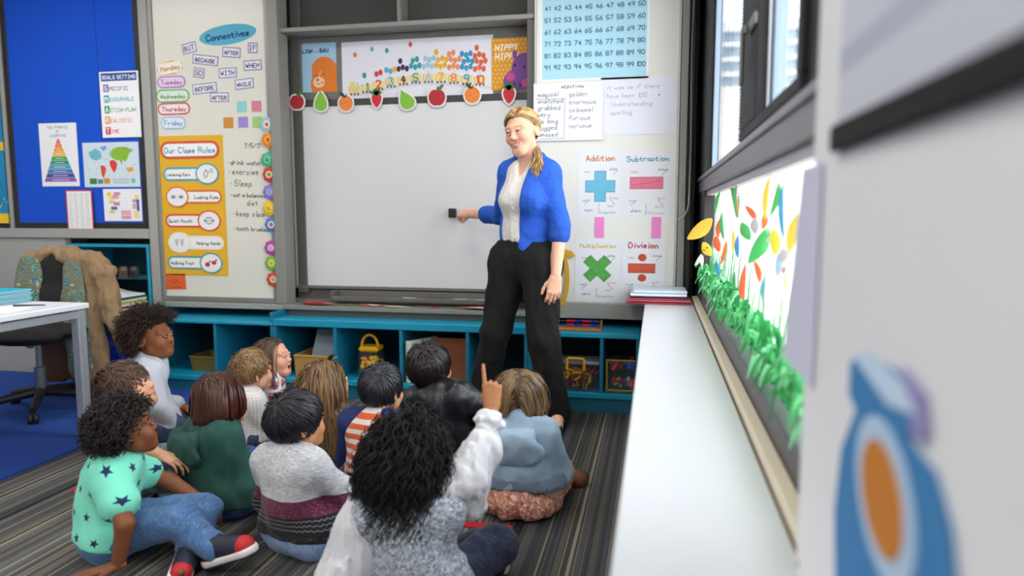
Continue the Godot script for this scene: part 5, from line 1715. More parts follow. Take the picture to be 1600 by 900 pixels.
	solo("wire_ring", rg, sm("8f909c", 0.4, 0.4), "small grey wire ring lying against the near pillar beside the lilac card", "ring", Vector3(0.1975, 1.112, -0.955))

func fruit_row() -> void:
	var fr := [["apple", "dark red paper apple first from the left above the whiteboard", -2.335, 1.887, 0.118], ["pear", "upright green paper pear second from the left above the whiteboard", -2.166, 1.885, 0.13], ["orange", "orange paper fruit beside the upright pear", -1.99, 1.868, 0.115], ["strawberry", "red paper strawberry left of the leaning pear", -1.777, 1.88, 0.105], ["pear", "leaning green paper pear in the middle of the fruit row", -1.577, 1.875, 0.125], ["apple", "large red paper apple right of the leaning pear", -1.372, 1.885, 0.13], ["orange", "orange paper fruit between the large apple and the last strawberry", -1.141, 1.893, 0.118], ["strawberry", "red paper strawberry at the right end, above the teacher's head", -0.907, 1.881, 0.115]]
	for i in fr.size():
		var q = fr[i]
		var s: float = q[4] * 0.84
		var o := thing("paper_" + q[0], q[1], "paper fruit", Vector3(q[2], q[3], -4.325), 0.0, "paper fruit above the whiteboard")
		var shp := PackedVector2Array()
		for k in 36:
			var a := TAU * k / 36
			var r := 0.5
			var p := Vector2(sin(a), cos(a))
			if q[0] == "apple":
				r = 0.5 - 0.09 * exp(-pow(a if a < PI else TAU - a, 2) / 0.12) - 0.05 * exp(-pow(a - PI, 2) / 0.08)
			elif q[0] == "strawberry":
				p = Vector2(p.x * (0.72 + 0.26 * p.y), p.y * 1.0)
			elif q[0] == "pear":
				p = Vector2(p.x * (0.74 - 0.34 * p.y), p.y * 1.1)
			shp.append(p * r * s)
		if i == 4:
			for k in shp.size():
				shp[k] = shp[k].rotated(0.45) * Vector2(1.15, 1)
		var border := Geometry2D.offset_polygon(shp, 0.010)[0]
		var b := MB.new()
		b.prism(border, 0.0, 0.0015)
		part("backing", b, sm("e6e2de", 0.8), o)
		var hex: String = {"apple": "b02a34", "pear": "7cb83e", "orange": "e2813a", "strawberry": "c62a3a"}[q[0]]
		b = MB.new()
		b.prism(shp, 0.0015, 0.003)
		part("fruit", b, crayon(hex), o)
		b = MB.new()
		if q[0] == "strawberry":
			for k in 5:
				b.prism(outline("leaf", 0.022, 0.05), 0.003, 0.0045, Transform3D(Basis(Vector3.BACK, -1.2 + 0.6 * k), Vector3(0, s * 0.42, 0) + Vector3(sin(1.2 - 0.6 * k), cos(1.2 - 0.6 * k), 0) * 0.016))
			part("leaves", b, sm("3f7d3a", 0.8), o)
		elif q[0] == "pear":
			b.prism(PackedVector2Array([Vector2(-0.003, s * 0.5), Vector2(0.004, s * 0.5), Vector2(-0.002, s * 0.66), Vector2(-0.008, s * 0.65)]), 0.001, 0.003, Transform3D(Basis(Vector3.BACK, 0.45 if i == 4 else 0.0), Vector3.ZERO))
			part("stalk", b, sm("3a3428", 0.8), o)
		else:
			b.prism(PackedVector2Array([Vector2(-0.003, s * 0.38), Vector2(0.003, s * 0.38), Vector2(0.012, s * 0.62), Vector2(0.005, s * 0.63)]), 0.003, 0.0045)
			part("stalk", b, sm("4a3628", 0.8), o)
			b = MB.new()
			b.prism(outline("leaf", 0.022, 0.055), 0.003, 0.0045, Transform3D(Basis(Vector3.BACK, 0.9 if q[0] == "orange" else -0.8), Vector3(-0.022 if q[0] == "orange" else 0.026, s * 0.56, 0)))
			part("leaf", b, sm("2f4a38" if q[0] == "orange" else "4f7a44", 0.8), o)

func crayon(hex: String) -> StandardMaterial3D:
	var key := "crayon " + hex
	if not mats.has(key):
		var a := Art.new(128, 128, H(hex), 70)
		for i in 70:
			var p := Vector2(a.r.randf() * 128, a.r.randf() * 128)
			a.line([p, p + Vector2(a.r.randf_range(-10, 10), a.r.randf_range(-12, 12))], 2, H(hex).lightened(0.16) if i % 2 else H(hex).darkened(0.16))
		var m := tm(a.tex(), 0.8)
		m.uv1_scale = Vector3(9, 9, 1)
		mats[key] = m
	return mats[key]

# ---------------------------------------------------------------- paper flowers and grass on the lower window
func window_garden() -> void:
	var lv := [
		["big yellow curved petal", "ffd83c", Vector3(0.221, 1.075, -3.723), 0.178, 0.075, -126],
		["small yellow flower head", "f5d52a", Vector3(0.258, 0.974, -3.690), 0.083, 0.054, 142],
		["white petal", "f0f0e8", Vector3(0.216, 0.919, -3.681), 0.074, 0.022, -148],
		["white petal", "f2f2ea", Vector3(0.222, 0.928, -3.447), 0.057, 0.020, -179],
		["thin teal stem", "2aa7bf", Vector3(0.262, 1.212, -4.010), 0.159, 0.013, 163],
		["curly green leaf", "33b052", Vector3(0.258, 1.203, -3.132), 0.097, 0.018, -168],
		["long green leaf", "2fb457", Vector3(0.285, 1.220, -2.798), 0.175, 0.030, 166],
		["thin orange stem", "f06a2a", Vector3(0.280, 1.224, -2.531), 0.175, 0.007, -180],
		["orange petal", "f2611f", Vector3(0.275, 1.154, -2.178), 0.057, 0.020, 139],
		["broad green leaf", "35b556", Vector3(0.270, 1.099, -2.239), 0.061, 0.034, 150],
		["large bright green leaf", "2fc257", Vector3(0.290, 1.061, -2.108), 0.120, 0.045, -151],
		["tall yellow leaf", "f7cf1d", Vector3(0.285, 1.192, -1.939), 0.112, 0.017, -176],
		["tall green leaf", "3dba4c", Vector3(0.280, 1.186, -1.793), 0.087, 0.017, -167],
		["tall blue leaf", "2a9fd2", Vector3(0.275, 1.156, -1.632), 0.131, 0.014, 177],
		["round yellow petal", "f5df2e", Vector3(0.270, 1.086, -1.716), 0.064, 0.028, 173],
		["long yellow petal at the window edge", "f6d930", Vector3(0.290, 1.109, -1.595), 0.087, 0.024, -170],
		["orange petal", "f47a1c", Vector3(0.285, 1.132, -1.988), 0.045, 0.020, -175],
		["long orange leaf", "f0641c", Vector3(0.280, 0.918, -2.311), 0.150, 0.023, -179],
		["orange leaf", "f2661c", Vector3(0.275, 0.994, -2.008), 0.063, 0.018, 163],
		["small orange heart", "ee5a1f", Vector3(0.250, 1.030, -2.985), 0.066, 0.035, 161],
		["orange leaf", "ef6a1d", Vector3(0.290, 0.984, -3.147), 0.103, 0.023, -166],
		["blue leaf", "2f8fd0", Vector3(0.285, 1.037, -2.568), 0.079, 0.019, 178],
		["blue petal", "2b95c8", Vector3(0.254, 0.924, -3.034), 0.069, 0.020, 168],
		["thin teal leaf", "2b9dbb", Vector3(0.275, 0.963, -1.871), 0.077, 0.007, -175],
		["thin yellow leaf", "f3cc2c", Vector3(0.270, 1.056, -2.610), 0.085, 0.013, 179],
		["small orange leaf", "f06a20", Vector3(0.290, 1.023, -1.687), 0.019, 0.010, -171],
		["thin yellow leaf", "f2c92a", Vector3(0.285, 0.999, -1.645), 0.037, 0.007, 179],
		["grey oval", "b9b4b8", Vector3(0.280, 1.117, -2.115), 0.047, 0.027, 176],
		["pale blue leaf", "a9cfe6", Vector3(0.275, 1.035, -1.681), 0.057, 0.020, -179],
		["green leaf", "35b35e", Vector3(0.270, 1.102, -2.995), 0.108, 0.019, 173],
		["green leaf", "2fae5e", Vector3(0.254, 0.892, -3.388), 0.090, 0.027, -167],
		["dark green leaf", "23975a", Vector3(0.285, 0.896, -2.605), 0.104, 0.015, 176],
		["grey petal", "c4bfc4", Vector3(0.280, 1.059, -1.649), 0.035, 0.024, 180],
		["orange petal", "ef6d22", Vector3(0.258, 1.093, -3.016), 0.082, 0.024, -173],
	]
	var where := ["overlapping the dark jamb", "nearest the far corner", "hanging from the rail", "in the far half of the window", "in the middle of the window", "in the near half of the window", "close to the lilac card"]
	var seen := {}
	var s := Vector3(0.8, 0, 0.6)
	for i in lv.size():
		var q = lv[i]
		var L0: float = q[3]
		var ww: float = q[4]
		var m := StandardMaterial3D.new()
		m.albedo_color = H(q[1])
		m.roughness = 0.8
		m.backlight_enabled = true
		m.backlight = Color(0.55, 0.55, 0.55)
		var b := MB.new()
		# a leaf bent along its length, with a front, a back and an edge
		var cols := 9
		for side in 2:
			var f := b.v.size()
			for k in cols:
				var u := float(k) / (cols - 1)
				var half := 0.5 * ww * pow(sin(PI * clampf(u * 0.96 + 0.02, 0, 1)), 0.75)
				for e in 3:
					var xx := (e - 1) * half
					var zz := 0.10 * L0 * sin(PI * u) * (1 if i % 2 else -1) - 0.12 * absf(xx)
					b.pt(Vector3(xx, (u - 0.5) * L0, zz + (0.0005 if side == 0 else -0.0005)), Vector3(0.25 * (e - 1), 0, 1).normalized() * (1 if side == 0 else -1), Vector2(e * 0.5, u))
			for k in cols - 1:
				for e in 2:
					var v0 := f + k * 3 + e
					if side == 0:
						b.tri(v0, v0 + 1, v0 + 4)
						b.tri(v0, v0 + 4, v0 + 3)
					else:
						b.tri(v0, v0 + 4, v0 + 1)
						b.tri(v0, v0 + 3, v0 + 4)
		var c: Vector3 = q[2]
		var zone: String = where[clampi(int((c.z + 3.7) / 0.36) + 1, 0, 6)]
		if c.x < 0.247:
			zone = where[0]
		var lab: String = q[0] + " cut from paper, " + zone
		if seen.has(lab):
			lab += ", the " + ("higher" if c.y > seen[lab] else "lower") + " one"
		seen[q[0] + " cut from paper, " + zone] = c.y
		var o := solo("paper_leaf", b, m, lab, "paper leaf", c, 0.0, "paper flowers on the lower window")
		var an := deg_to_rad(q[5])
		var yv := Vector3.UP * cos(an) + s * sin(an)
		var nv := Vector3(-0.6, 0, 0.8)
		o.basis = Basis(yv.cross(nv), yv, nv)
		if q[0] == "small yellow flower head":
			for e in [-1, 1]:
				b = MB.new()
				b.ell(Vector3(0.011 * e, 0.0, 0.012), Vector3(0.004, 0.004, 0.002), Basis.IDENTITY, 8, 6)
				part("eye", b, sm("2a2418", 0.6), o)
	# painted paper stems standing up the pane
	var gm := StandardMaterial3D.new()
	gm.albedo_color = H("6cc98a")
	gm.roughness = 0.8
	gm.backlight_enabled = true
	gm.backlight = Color(0.6, 0.6, 0.6)
	var stems := thing("paper_stems", "thin pale green paper stems standing along the bottom of the window pane", "paper stems")
	tag(stems, "", "", "", "stuff")
	for i in 64:
		var b := MB.new()
		var z := -3.95 + i * 0.044 + rng.randf_range(-0.02, 0.02)
		var h := rng.randf_range(0.12, 0.32)
		var pts := PackedVector3Array()
		var lean := rng.randf_range(-0.05, 0.05)
		for k in 6:
			var u := k / 5.0
			pts.append(Vector3(0.300 - 0.012 * sin(u * PI), 0.74 + h * u, z + lean * u * u))
		blade(b, pts, 0.009, Vector3(-0.8, 0, 0.6))
		part("stem", b, gm, stems)
	# curled green paper fringe along the sill
	var fr := MB.new()
	for i in 350:
		var z := -4.1 + 3.05 * (i + rng.randf()) / 350.0
		var r0 := Vector3(rng.randf_range(0.262, 0.298), rng.randf_range(0.755, 0.815), z)
		var up := rng.randf_range(0.03, 0.085)
		var outw := rng.randf_range(0.02, 0.058) * (1.0 if rng.randf() < 0.85 else -0.1)
		var dz := rng.randf_range(-0.07, 0.11)
		var drop := rng.randf_range(0.0, 0.06)
		var pts := PackedVector3Array()
		for k in 7:
			var u := k / 6.0
			pts.append(r0 + Vector3(-outw * u, up * sin(u * PI * 0.75) * 1.3 - drop * u * u, dz * u))
		fr.col = [L("2a8c46"), L("45a860"), L("2f9a50"), L("7cc896"), L("1f7a3c"), L("5cba74")][i % 6]
		blade(fr, pts, rng.randf_range(0.008, 0.018), Vector3(-0.3, 0.8, 0.5))
	var fm := StandardMaterial3D.new()
	fm.vertex_color_use_as_albedo = true
	fm.roughness = 0.8
	fm.backlight_enabled = true
	fm.backlight = Color(0.4, 0.4, 0.4)
	var fo := solo("paper_grass", fr, fm, "fringe of curled green paper grass along the window sill", "paper grass")
	tag(fo, "", "", "", "stuff")

func blade(b: MB, pts: PackedVector3Array, w: float, face: Vector3) -> void:
	var n := pts.size()
	for side in 2:
		var f := b.v.size()
		for i in n:
			var t := (pts[mini(i + 1, n - 1)] - pts[maxi(i - 1, 0)]).normalized()
			var sd := t.cross(face).normalized()
			var nn := sd.cross(t).normalized()
			var q := w * 0.5 * (1.0 - pow(float(i) / (n - 1), 3.0) * 0.85)
			var off := nn * (0.0004 if side == 0 else -0.0004)
			b.pt(pts[i] - sd * q + off, nn * (1 if side == 0 else -1))
			b.pt(pts[i] + sd * q + off, nn * (1 if side == 0 else -1))
		for i in n - 1:
			var a := f + i * 2
			if side == 0:
				b.tri(a, a + 1, a + 3)
				b.tri(a, a + 3, a + 2)
			else:
				b.tri(a, a + 3, a + 1)
				b.tri(a, a + 2, a + 3)

# ---------------------------------------------------------------- bits on the carpet
func floor_bits() -> void:
	var red := sm("b3161c", 0.7)
	var b := MB.new()
	b.prism(PackedVector2Array([Vector2(-0.70, 2.43), Vector2(-0.50, 2.43), Vector2(-0.49, 2.41), Vector2(-0.52, 2.385), Vector2(-0.70, 2.385)]), 0.0, 0.003, Transform3D(Basis(Vector3.RIGHT, -PI / 2), Vector3.ZERO))
	solo("floor_tape", b, red, "red tape strip on the carpet beside the pointing girl", "tape", Vector3(0, 0.0005, 0))
	b = MB.new()
	b.prism(PackedVector2Array([Vector2(-2.39, 2.40), Vector2(-2.30, 2.43), Vector2(-2.22, 2.43), Vector2(-2.22, 2.36), Vector2(-2.31, 2.35)]), 0.0, 0.003, Transform3D(Basis(Vector3.RIGHT, -PI / 2), Vector3.ZERO))
	solo("floor_tape", b, red, "red tape patch on the carpet behind the star-shirted boy", "tape", Vector3(0, 0.0005, 0))
	var o := thing("toy_tongs", "small orange tongs standing on the carpet left of the green hoodie", "toy", Vector3(-1.83, 0.0, -2.36), 0.2)
	for s in [-1, 1]:
		b = MB.new()
		b.rbox(Vector3(0.016 * s, 0.055, 0), Vector3(0.012, 0.115, 0.01), 0.002, Basis(Vector3.BACK, 0.16 * s))
		part("arm", b, sm("c4451c", 0.6), o)
	b = MB.new()
	b.rbox(Vector3(0, 0.112, 0), Vector3(0.026, 0.016, 0.012), 0.003)
	part("joint", b, sm("a83a18", 0.6), o)

# ---------------------------------------------------------------- bodies
func head_mesh(kind: String) -> MB:
	# a head about its own centre, facing -z: adult size; kind is "child", "open" (child, mouth open) or "adult"
	if head_cache.has(kind):
		return head_cache[kind]
	var ch := kind != "adult"
	var f := Field.new(Vector3(-0.1, -0.135, -0.135), Vector3(0.1, 0.135, 0.125), 0.0036 if ch else 0.003)
	var dn := -0.012 if kind == "open" else 0.0
	f.ell(Vector3(0, 0.03, 0.012), Vector3(0.074, 0.086, 0.094), Basis.IDENTITY, 0.02)
	f.ell(Vector3(0, -0.032, -0.032), Vector3(0.060, 0.066, 0.056) if ch else Vector3(0.054, 0.070, 0.056), Basis.IDENTITY, 0.035)
	var cy := -0.078 if ch else -0.092
	f.cap(Vector3(-0.012, cy + dn, -0.064), Vector3(0.012, cy + dn, -0.064), 0.018, 0.018, 0.03)
	f.cap(Vector3(-0.048 if ch else -0.043, -0.055, -0.012), Vector3(-0.014, cy + dn, -0.058), 0.02, 0.018, 0.03)
	f.cap(Vector3(0.048 if ch else 0.043, -0.055, -0.012), Vector3(0.014, cy + dn, -0.058), 0.02, 0.018, 0.03)
	for s in [-1, 1]:
		f.ell(Vector3(0.036 * s, -0.030 if ch else -0.026, -0.058), Vector3(0.030, 0.027, 0.026) if ch else Vector3(0.027, 0.024, 0.024), Basis.IDENTITY, 0.025)
		f.cap(Vector3(0.012 * s, 0.024, -0.081), Vector3(0.05 * s, 0.026, -0.066), 0.006 if ch else 0.010, 0.006 if ch else 0.008, 0.022)
	for s in [-1, 1]:
		f.ell(Vector3(0.031 * s, 0.006, -0.098), Vector3(0.0175, 0.0125, 0.018), Basis.IDENTITY, 0.012, true)
	f.cap(Vector3(0, 0.010 if ch else 0.016, -0.084), Vector3(0, -0.020, -0.102 if not ch else -0.095), 0.006 if ch else 0.0075, 0.008 if ch else 0.0095, 0.014)
	f.ell(Vector3(0, -0.023, -0.103 if not ch else -0.097), Vector3(0.0115, 0.010, 0.011) * (0.88 if ch else 1.0), Basis.IDENTITY, 0.008)
	for s in [-1, 1]:
		f.ell(Vector3((0.009 if ch else 0.0115) * s, -0.027, -0.091), Vector3(0.006, 0.0055, 0.007), Basis.IDENTITY, 0.006)
		# lids
		f.cap(Vector3(0.016 * s, 0.0105, -0.0865), Vector3(0.031 * s, 0.0155, -0.0905), 0.0042, 0.0045, 0.004)
		f.cap(Vector3(0.031 * s, 0.0155, -0.0905), Vector3(0.0455 * s, 0.0085, -0.0815), 0.0045, 0.004, 0.004)
		f.cap(Vector3(0.017 * s, 0.0015, -0.0855), Vector3(0.031 * s, -0.0025, -0.0885), 0.0035, 0.004, 0.004)
		f.cap(Vector3(0.031 * s, -0.0025, -0.0885), Vector3(0.0445 * s, 0.003, -0.081), 0.004, 0.0035, 0.004)
	if kind == "adult":
		# a broad smile, the lips parted
		for s in [-1, 1]:
			f.ell(Vector3(0.039 * s, -0.022, -0.062), Vector3(0.02, 0.015, 0.02), Basis.IDENTITY, 0.015)
		for i in range(-5, 5):
			var x0 := i * 0.0056
			var x1 := (i + 1) * 0.0056
			f.cap(smile(x0, 0), smile(x1, 0), 0.0042, 0.0042, 0.004)
			f.cap(smile(x0, 1), smile(x1, 1), 0.0048, 0.0048, 0.004)
		for i in range(-4, 4):
			var x0 := i * 0.0056
			var x1 := (i + 1) * 0.0056
			var m0 := smile(x0, 0).lerp(smile(x0, 1), 0.5)
			var m1 := smile(x1, 0).lerp(smile(x1, 1), 0.5)
			f.cap(m0 + Vector3(0, 0, -0.004), m1 + Vector3(0, 0, -0.004), maxf(0.5 * smile(x0, 0).distance_to(smile(x0, 1)) - 0.003, 0.001), maxf(0.5 * smile(x1, 0).distance_to(smile(x1, 1)) - 0.003, 0.001), 0.002, Vector3.ZERO, 1.0, true)
			f.cap(m0 + Vector3(0, 0, 0.004), m1 + Vector3(0, 0, 0.004), maxf(0.5 * smile(x0, 0).distance_to(smile(x0, 1)) - 0.003, 0.001), maxf(0.5 * smile(x1, 0).distance_to(smile(x1, 1)) - 0.003, 0.001), 0.002, Vector3.ZERO, 1.0, true)
	elif kind == "open":
		for s in [-1, 1]:
			f.cap(Vector3(0, -0.050, -0.092), Vector3(0.018 * s, -0.053, -0.083), 0.005, 0.004, 0.005)
			f.cap(Vector3(0, -0.076, -0.088), Vector3(0.017 * s, -0.070, -0.082), 0.0055, 0.004, 0.005)
		f.ell(Vector3(0, -0.0625, -0.093), Vector3(0.0165, 0.0105, 0.024), Basis.IDENTITY, 0.004, true)
	else:
		for s in [-1, 1]:
			f.cap(Vector3(0, -0.0515, -0.0925), Vector3(0.018 * s, -0.053, -0.084), 0.0052, 0.0038, 0.004)
			f.cap(Vector3(0, -0.0615, -0.0905), Vector3(0.016 * s, -0.0575, -0.083), 0.0056, 0.0042, 0.004)
		f.cap(Vector3(-0.018, -0.0555, -0.091), Vector3(0.018, -0.0555, -0.091), 0.0014, 0.0014, 0.003, Vector3.ZERO, 1.0, true)
	# ears
	for s in [-1, 1]:
		var eb := Basis(Vector3.UP, 0.35 * s) * Basis(Vector3.RIGHT, -0.15)
		f.ell(Vector3(0.077 * s, -0.004, 0.016), Vector3(0.0075, 0.031, 0.019), eb, 0.007)
		f.ell(Vector3(0.084 * s, -0.002, 0.012), Vector3(0.0055, 0.017, 0.009), eb, 0.004, true)
	var mb := MB.new()
	f.to(mb)
	for i in mb.v.size():
		var p := mb.v[i]
		var c := Color(1, 1, 1)
		var b := exp(-(pow((absf(p.x) - 0.038) / 0.022, 2) + pow((p.y + 0.026) / 0.02, 2))) * (1.0 if p.z < -0.03 else 0.0)
		c = c.lerp(Color(1.0, 0.74, 0.68), 0.5 * b)
		if kind == "adult":
			if p.z < -0.068 and absf(p.x) < 0.030:
				var du := p.y - smile(p.x, 0).y
				var dl := p.y - smile(p.x, 1).y
				if absf(du) < 0.0046 or absf(dl) < 0.0056:
					c = Color(0.86, 0.50, 0.47)
				if du < -0.0025 and dl > 0.003:
					c = Color(0.42, 0.16, 0.15)
		elif p.z < -0.072 and absf(p.x) < 0.024:
			var lo := -0.084 if kind == "open" else -0.066
			var d := pow(p.x / 0.024, 2) + pow((p.y - (-0.047 + lo) * 0.5) / ((-0.047 - lo) * 0.5), 2)
			if d < 1.0:
				c = Color(0.88, 0.6, 0.56)
		if kind == "open" and p.z > -0.084 and p.z < -0.03 and absf(p.x) < 0.018 and absf(p.y + 0.0625) < 0.012:
			c = Color(0.25, 0.06, 0.06)
		# brows
		var br := absf(p.y - (0.0275 + 0.003 * sin(clampf((absf(p.x) - 0.012) / 0.036, 0, 1) * PI)))
		if p.z < -0.055 and absf(p.x) > 0.012 and absf(p.x) < 0.05 and br < 0.003:
			c = Color(0.66, 0.5, 0.38) if not ch else Color(0.6, 0.5, 0.42)
		if p.z < -0.078 and absf(p.x) > 0.014 and absf(p.x) < 0.047 and p.y > 0.0065 and p.y < 0.0125:
			c = Color(0.55, 0.42, 0.36)
		mb.c[i] = c
	head_cache[kind] = mb
	return mb

func smile(x: float, k: int) -> Vector3: # the curve of the upper (0) and lower (1) lip
	return Vector3(x, (-0.0525 + 9.0 * x * x) if k == 0 else (-0.0670 + 27.0 * x * x), -0.0935 + 17.0 * x * x + (0.0 if k == 0 else 0.003))

func hand_mesh(pose: String) -> MB:
	# a right hand from the wrist (origin) along -z, palm down, adult size; thumb at -x
	if hand_cache.has(pose):
		return hand_cache[pose]
	var f := Field.new(Vector3(-0.085, -0.105, -0.21), Vector3(0.06, 0.055, 0.04), 0.0034)
	var curl := {"relaxed": [0.35, 0.5, 0.35], "flat": [0.02, 0.06, 0.04], "point": [1.25, 1.5, 0.9], "grip": [0.8, 1.0, 0.6], "fist": [1.1, 1.3, 0.9]}
	var kn := [Vector3(-0.029, 0.002, -0.088), Vector3(-0.010, 0.005, -0.093), Vector3(0.010, 0.004, -0.089), Vector3(0.028, 0.0, -0.080)]
	var ln := [[0.040, 0.025, 0.020], [0.045, 0.029, 0.021], [0.041, 0.027, 0.020], [0.032, 0.020, 0.018]]
	f.cap(Vector3(0, 0, 0.03), Vector3(0, 0, -0.012), 0.024, 0.026, 0.015, Vector3.UP, 1.25)
	for i in 4:
		f.cap(Vector3(kn[i].x * 0.55, 0, -0.01), kn[i] + Vector3(0, -0.003, 0), 0.017, 0.0125, 0.014)
	f.cap(Vector3(0.014, -0.008, -0.02), Vector3(0.02, -0.008, -0.06), 0.016, 0.012, 0.012)
	for i in 4:
		var c: Array = curl[pose]
		if pose == "point" and i == 0:
			c = [-0.05, 0.08, 0.05]
		var p: Vector3 = kn[i]
		var a := 0.0
		var sp := -0.05 + 0.05 * (i - 1) if pose != "flat" else -0.14 + 0.13 * (i - 0.5)
		for k in 3:
			a += c[k] * (1.0 + 0.08 * i if pose == "relaxed" else 1.0)
			var d := Vector3(sin(sp) * cos(a), -sin(a), -cos(a) * cos(sp))
			var q: Vector3 = p + d * ln[i][k]
			f.cap(p, q, 0.0093 - 0.0008 * k - (0.001 if i == 3 else 0.0), 0.0087 - 0.0008 * k - (0.001 if i == 3 else 0.0), 0.006 if k == 0 else 0.003)
			p = q
	var t := [Vector3(-0.018, -0.006, -0.022), Vector3(-0.044, -0.014, -0.05), Vector3(-0.056, -0.020, -0.078), Vector3(-0.060, -0.024, -0.103)]
	if pose == "grip" or pose == "fist" or pose == "point":
		t = [Vector3(-0.018, -0.010, -0.022), Vector3(-0.038, -0.030, -0.05), Vector3(-0.030, -0.046, -0.076), Vector3(-0.012, -0.05, -0.094)]
	elif pose == "flat":
		t = [Vector3(-0.018, -0.002, -0.02), Vector3(-0.046, -0.006, -0.045), Vector3(-0.064, -0.008, -0.066), Vector3(-0.074, -0.008, -0.088)]
	f.cap(t[0], t[1], 0.015, 0.0115, 0.012)
	f.cap(t[1], t[2], 0.011, 0.0098, 0.004)
	f.cap(t[2], t[3], 0.0098, 0.008, 0.003)
	var mb := MB.new()
	f.to(mb)
	hand_cache[pose] = mb
	return mb

func eye_mesh(iris: Color) -> MB:
	var b := MB.new()
	b.ell(Vector3.ZERO, Vector3.ONE * 0.0122, Basis.IDENTITY, 24, 16)
	for i in b.v.size():
		var a := b.v[i].normalized().angle_to(Vector3.FORWARD)
		b.c[i] = Color(0.01, 0.01, 0.01) if a < 0.2 else (iris if a < 0.46 else Color(0.82, 0.8, 0.78))
	return b

func skin_mat(hex: String) -> StandardMaterial3D:
	var key := "skin " + hex
	if not mats.has(key):
		var m := StandardMaterial3D.new()
		m.albedo_color = H(hex)
		m.vertex_color_use_as_albedo = true
		m.roughness = 0.5
		m.metallic_specular = 0.4
		m.subsurf_scatter_enabled = true
		m.subsurf_scatter_strength = 0.08
		mats[key] = m
	return mats[key]

func hair_mat(rough := 0.38) -> StandardMaterial3D:
	var key := "hair %.2f" % rough
	if not mats.has(key):
		var m := StandardMaterial3D.new()
		m.vertex_color_use_as_albedo = true
		m.roughness = rough
		m.metallic_specular = 0.45
		mats[key] = m
	return mats[key]

func bone_aabb(bs: Array, pad: float) -> AABB:
	var bb := AABB(bs[0][0], Vector3.ZERO)
	for b in bs:
		bb = bb.expand(b[0]).expand(b[1])
	return bb.grow(pad)

func skin_bones(bs: Array, cell: float, grow: float, ns: FastNoiseLite = null, amp := 0.0, nf := Vector3.ONE, cuts := []) -> Field:
	var bb := bone_aabb(bs, 0.125 + grow)
	var f := Field.new(bb.position, bb.end, cell)
	for b in bs:
		f.cap(b[0], b[1], b[2] + grow, b[3] + grow, b[4] if b.size() > 4 else 0.03, b[5] if b.size() > 5 else Vector3.ZERO, b[6] if b.size() > 6 else 1.0)
	if ns:
		f.wrinkle(ns, amp, nf)
	for c in cuts:
		f.cut(c[0], c[1])
	return f

func aim(d: Vector3, up: Vector3) -> Basis: # -z along d
	return Basis.looking_at(d, up)

